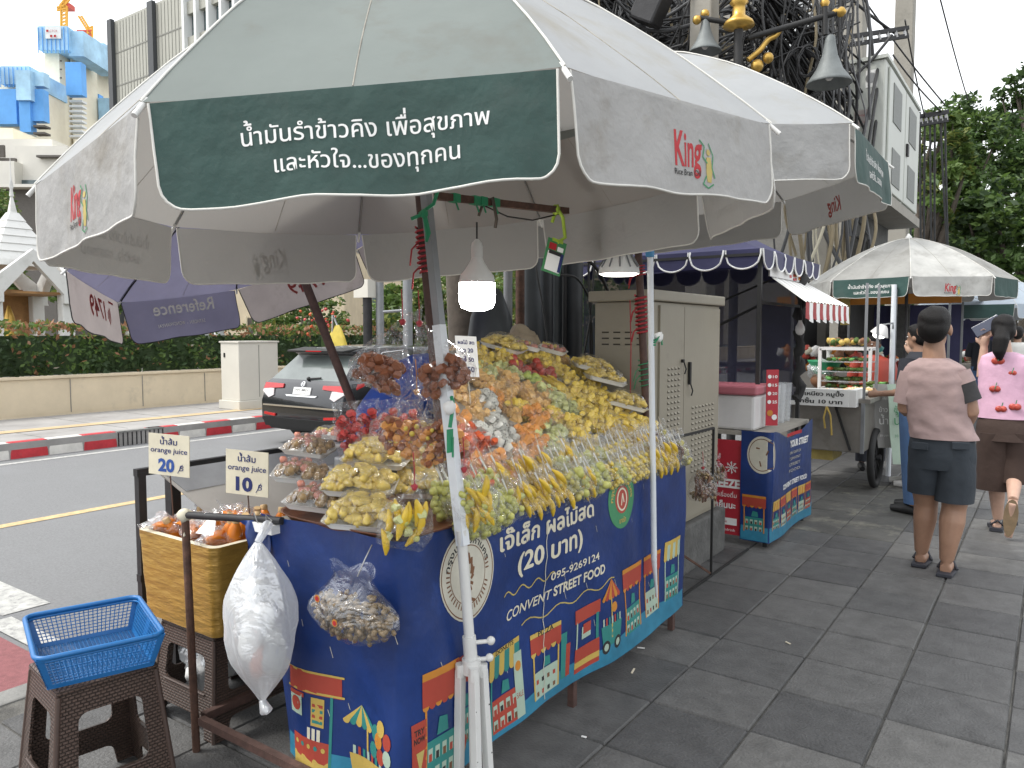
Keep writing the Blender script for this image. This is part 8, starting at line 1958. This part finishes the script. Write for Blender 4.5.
b.add([c_+sx2*x-up_*y+nb*.012 for x, y in o_]+[c_+sx2*x-up_*y-nb*.012 for x, y in o_], [tuple(range(16)), tuple(range(31, 15, -1))]+[(i, 16+i, 16+(i+1) % 16, (i+1) % 16) for i in range(16)], 'sole_tan'); b.tube([c_+sx2*.045-up_*-.05, ra+Vector((.0, .05, .02)), c_-sx2*.045-up_*-.05], .008, 'sandal_dark', 6); b.build('sandal', t)
b = MB(); ph = Wn(987, 326, -.02); uxp = (Wn(1001, 319, -.02)-Wn(974, 333, -.02)).normalized(); wv = Vector((-.35, .15, .9)); wv = (wv-uxp*wv.dot(uxp)).normalized(); b.box(ph, (.19, .085, .010), 'phone_dark', M=Matrix((uxp, wv, uxp.cross(wv))).transposed()); tag(b.build('phone', bevel=.004, loc=ph), 'dark smartphone held flat in the raised hand of the woman in pink', 'phone')
b = MB(); p = Wn(1026, 385, -.05); b.hexa([p+Vector((-.07, -.03, -.22)), p+Vector((.14, -.03, -.22)), p+Vector((.14, .03, -.22)), p+Vector((-.07, .03, -.22))], [p+Vector((-.05, -.02, .06)), p+Vector((.14, -.02, .06)), p+Vector((.14, .02, .06)), p+Vector((-.05, .02, .06))], 'tote'); b.tube([p+Vector((-.02, 0, .06)), Wn(1022, 358, -.02), p+Vector((.1, 0, .06))], .008, 'tote', 6); tag(b.build('tote_bag', bevel=.01, loc=p), 'cream cloth tote bag hanging from the shoulder of the woman in pink', 'bag')
# --- simple standing figures beyond
def figure(label, px, Y, ztop, face, shirt, trouser, shoe, skin='skin', arm=.25, w=1.0):
    c = AY(px, 330, Y); f = Vector(face).normalized(); r_ = f.cross(Vector((0, 0, 1))); S = ztop/1.7
    P = lambda a, d, z: Vector((c.x, Y, 0))+r_*a*S*w+f*d*S+Vector((0, 0, z*S))
    t = thing('person', label, 'person', (c.x, Y, 0), 'people on the pavement')
    b = MB(); hc = P(0, .02, 1.56); Mh = head(b, hc, S, skin, f); b.tube([P(0, 0, 1.36), P(0, .01, 1.5)], [.06*S, .05*S], skin, 10)
    b.sph(P(0, 0, 1.22), (.17*S, .12*S, .18*S), skin, 14, 10); b.sph(P(0, 0, 1.0), (.15*S, .11*S, .16*S), skin, 14, 10)
    for sg in (-1, 1):
        b.tube([P(sg*.09, 0, .92), P(sg*.10, .03*sg, .5), P(sg*.10, .05*sg, .09)], [.09*S, .058*S, .04*S], skin, 12); b.tube([P(sg*.10, .05*sg-.05, .05), P(sg*.11, .05*sg+.15, .035)], [.035*S, .03*S], skin, 10)
        e = P(sg*.24, -.02, 1.08); wv = P(sg*.20, arm, 1.05); b.tube([P(sg*.18, 0, 1.34), e, wv], [.055*S, .044*S, .028*S], skin, 10); hand(b, wv, wv-e, (0, 0, 1), skin, S)
    bodybuild(b, t, .012); eyes(t, hc, Mh, S)
    b = MB(); hairshape(b, hc, Mh, S); b.build('hair', t, remesh=.014, smoothmod=6)
    b = MB()
    R4 = [(P(0, 0, 1.43), .08*S, .08*S), (P(0, 0, 1.38), .18*S*w, .11*S), (P(0, 0, 1.25), .21*S*w, .13*S), (P(0, 0, 1.05), .19*S*w, .14*S), (P(0, 0, .88), .20*S*w, .15*S)]
    if abs(f.x) > abs(f.y): R4 = [(a, q2, p2) for a, p2, q2 in R4]
    loft(b, dense(R4, 3), shirt, 24, .05, px)
    for sg in (-1, 1): b.tube([P(sg*.18, 0, 1.36), P(sg*.225, -.01, 1.2), P(sg*.235, -.01, 1.12)], [.07*S, .068*S, .065*S], shirt, 12)
    b.build('shirt', t)
    b = MB()
    for sg in (-1, 1): loft(b, dense([(P(sg*.085, 0, .95), .11*S, .12*S), (P(sg*.095, .01*sg, .6), .095*S, .10*S), (P(sg*.10, .04*sg, .10), .075*S, .08*S)], 4), trouser, 18, .06, px+sg)
    b.build('trousers', t)
    for sg in (-1, 1):
        b = MB(); b.tube([P(sg*.10, .05*sg-.07, .04), P(sg*.105, .05*sg+.06, .045), P(sg*.11, .05*sg+.20, .03)], [.042*S, .048*S, .03*S], shoe, 12); b.build('shoe', t)
    return t
figure('person in dark shirt and blue jeans hidden behind the walking man', 921, 7.15, 1.60, (-.9, .4, 0), 'dark_shirt', 'jeans', 'shoe_black')
figure('person in dark clothes and white sneakers standing at the food cart corner', 917, 8.35, 1.52, (-1, .1, 0), 'dark_shirt', 'dark_shirt', 'shoe_white', 'skin_light')
figure('dark haired vendor standing behind the food cart and glass case', 874, 9.2, 1.50, (.3, -1, 0), 'ink_brick', 'dark_shirt', 'shoe_black', 'skin_dark')
# distant walkers between the parasols
figure('far walker in white top beyond the woman in pink', 1018, 13.5, 1.62, (0, 1, 0), 'shoe_white', 'dark_shirt', 'shoe_black')
figure('far walker in dark top passing under the pale blue parasol', 985, 15.5, 1.65, (0, 1, 0), 'dark_shirt', 'jeans', 'shoe_black')
# --- vendor bending behind the fruit stall, only the blue back shows
vx, vy = -2.86, 3.12; t = thing('person', 'vendor in blue shirt bending low behind the red fruit bags', 'person', (vx, vy, 0))
V_ = lambda x, y, z: Vector((vx+x*.8, vy+y*.8, z*1.06))
b = MB(); b.tube([V_(-.25, -.18, .62), V_(-.15, -.08, .90), V_(.0, .05, 1.12), V_(.10, .18, 1.10)], [.15, .15, .15, .12], 'skin', 16)
Mh = head(b, V_(.18, .34, 1.02), 1.0, 'skin', (.4, .8, -.5)); b.tube([V_(.10, .18, 1.10), V_(.16, .30, 1.06)], .055, 'skin', 10)
for sg in (-1, 1):
    b.tube([V_(-.25+.1*sg, -.18, .62), V_(.0+.1*sg, .0, .45), V_(-.1+.1*sg, -.1, .08)], [.09, .06, .04], 'skin', 12); b.tube([V_(-.1+.1*sg, -.14, .05), V_(-.05+.1*sg, .08, .035)], [.035, .03], 'skin', 10)
    e = V_(.10+.16*sg, .30-.05*sg, .88); wv = V_(.25+.08*sg, .40, .98); b.tube([V_(.08+.13*sg, .15-.05*sg, 1.08), e, wv], [.055, .042, .028], 'skin', 10); hand(b, wv, (.5, .3, .1), (0, 0, 1), 'skin')
bodybuild(b, t); eyes(t, V_(.18, .34, 1.02), Mh, 1.0)
b = MB(); hairshape(b, V_(.18, .34, 1.02), Mh, 1.0); b.build('hair', t)
b = MB(); b.tube(spl([V_(-.28, -.20, .70), V_(-.18, -.10, .93), V_(.0, .04, 1.13), V_(.12, .18, 1.13)], 6), [.14, .17, .18, .185, .185, .18, .18, .18, .18, .18, .18, .18, .18, .18, .175, .17, .15, .12, .07], 'shirt_blue', 26)
for sg in (-1, 1): b.tube([V_(.06+.10*sg, .13-.05*sg, 1.10), V_(.10+.16*sg, .28-.05*sg, .92)], [.085, .07], 'shirt_blue', 14)
b.build('shirt', t)
b = MB(); b.tube([V_(-.28, -.2, .58), V_(-.25, -.17, .72)], [.17, .165], 'dark_shirt', 20)
for sg in (-1, 1): b.tube([V_(-.25+.1*sg, -.18, .60), V_(.0+.1*sg, .0, .47), V_(-.08+.1*sg, -.08, .15)], [.11, .085, .065], 'dark_shirt', 14)
b.build('trousers', t)
# far shrubbery and clutter closing the pavement in the distance
q = random.Random(31); b = MB()
for k in range(60):
    c = (q.uniform(-7.5, 6), q.uniform(42, 50), q.uniform(.2, 4.2)); leaves(b, c, (1.0, 1.0, .8), 60, .16, q.choice([['leaf_c'], ['leaf_a', 'leaf_c']]), q)
tag(b.build('far_shrubs'), 'dark far shrubbery closing the view down the street under the parasols', 'shrubs', kind='stuff')

# small litter on the slabs
for px, py, rz_, l, lb in ((641, 648, .4, .035, 'small white paper scrap on the dark slabs beside the rear stall leg'), (633, 671, 1.8, .05, 'pale straw lying across the slabs near the middle stall leg'), (584, 737, .2, .02, 'tiny white crumb nearest the bottom edge of the pavement'), (788, 643, -.5, .03, 'small dry leaf alone in the middle of the pavement')):
    p = G(px, py, .003); b = MB(); b.box(p+Vector((0, 0, .001)), (l, .008, .003), 'ink_white' if 'white' in lb else 'skewer_wood', rz=rz_); tag(b.build({'w': 'paper_scrap', 's': 'drinking_straw', 'l': 'dry_leaf'}['l' if 'leaf' in lb else ('s' if 'straw' in lb else 'w')], loc=p), lb, {'w': 'paper', 's': 'straw', 'l': 'leaf'}['l' if 'leaf' in lb else ('s' if 'straw' in lb else 'w')])
# ---------------------------------------------------------------- camera and render settings
cd = bpy.data.cameras.new('camera'); co = bpy.data.objects.new('camera', cd); COL.objects.link(co)
co.location = (0, 0, H); co.rotation_euler = (PI/2-PT, 0, YAW); cd.sensor_width = 36; cd.lens = F/1024*36; cd.clip_start = .05; cd.clip_end = 3000
SC.camera = co
SC.view_settings.view_transform = 'Standard'; SC.view_settings.look = 'None'; SC.view_settings.gamma = 1; SC.view_settings.exposure = EXPO
SC.render.resolution_x = 1024; SC.render.resolution_y = 768
SC.cycles.transparent_max_bounces = 32; SC.cycles.max_bounces = 8
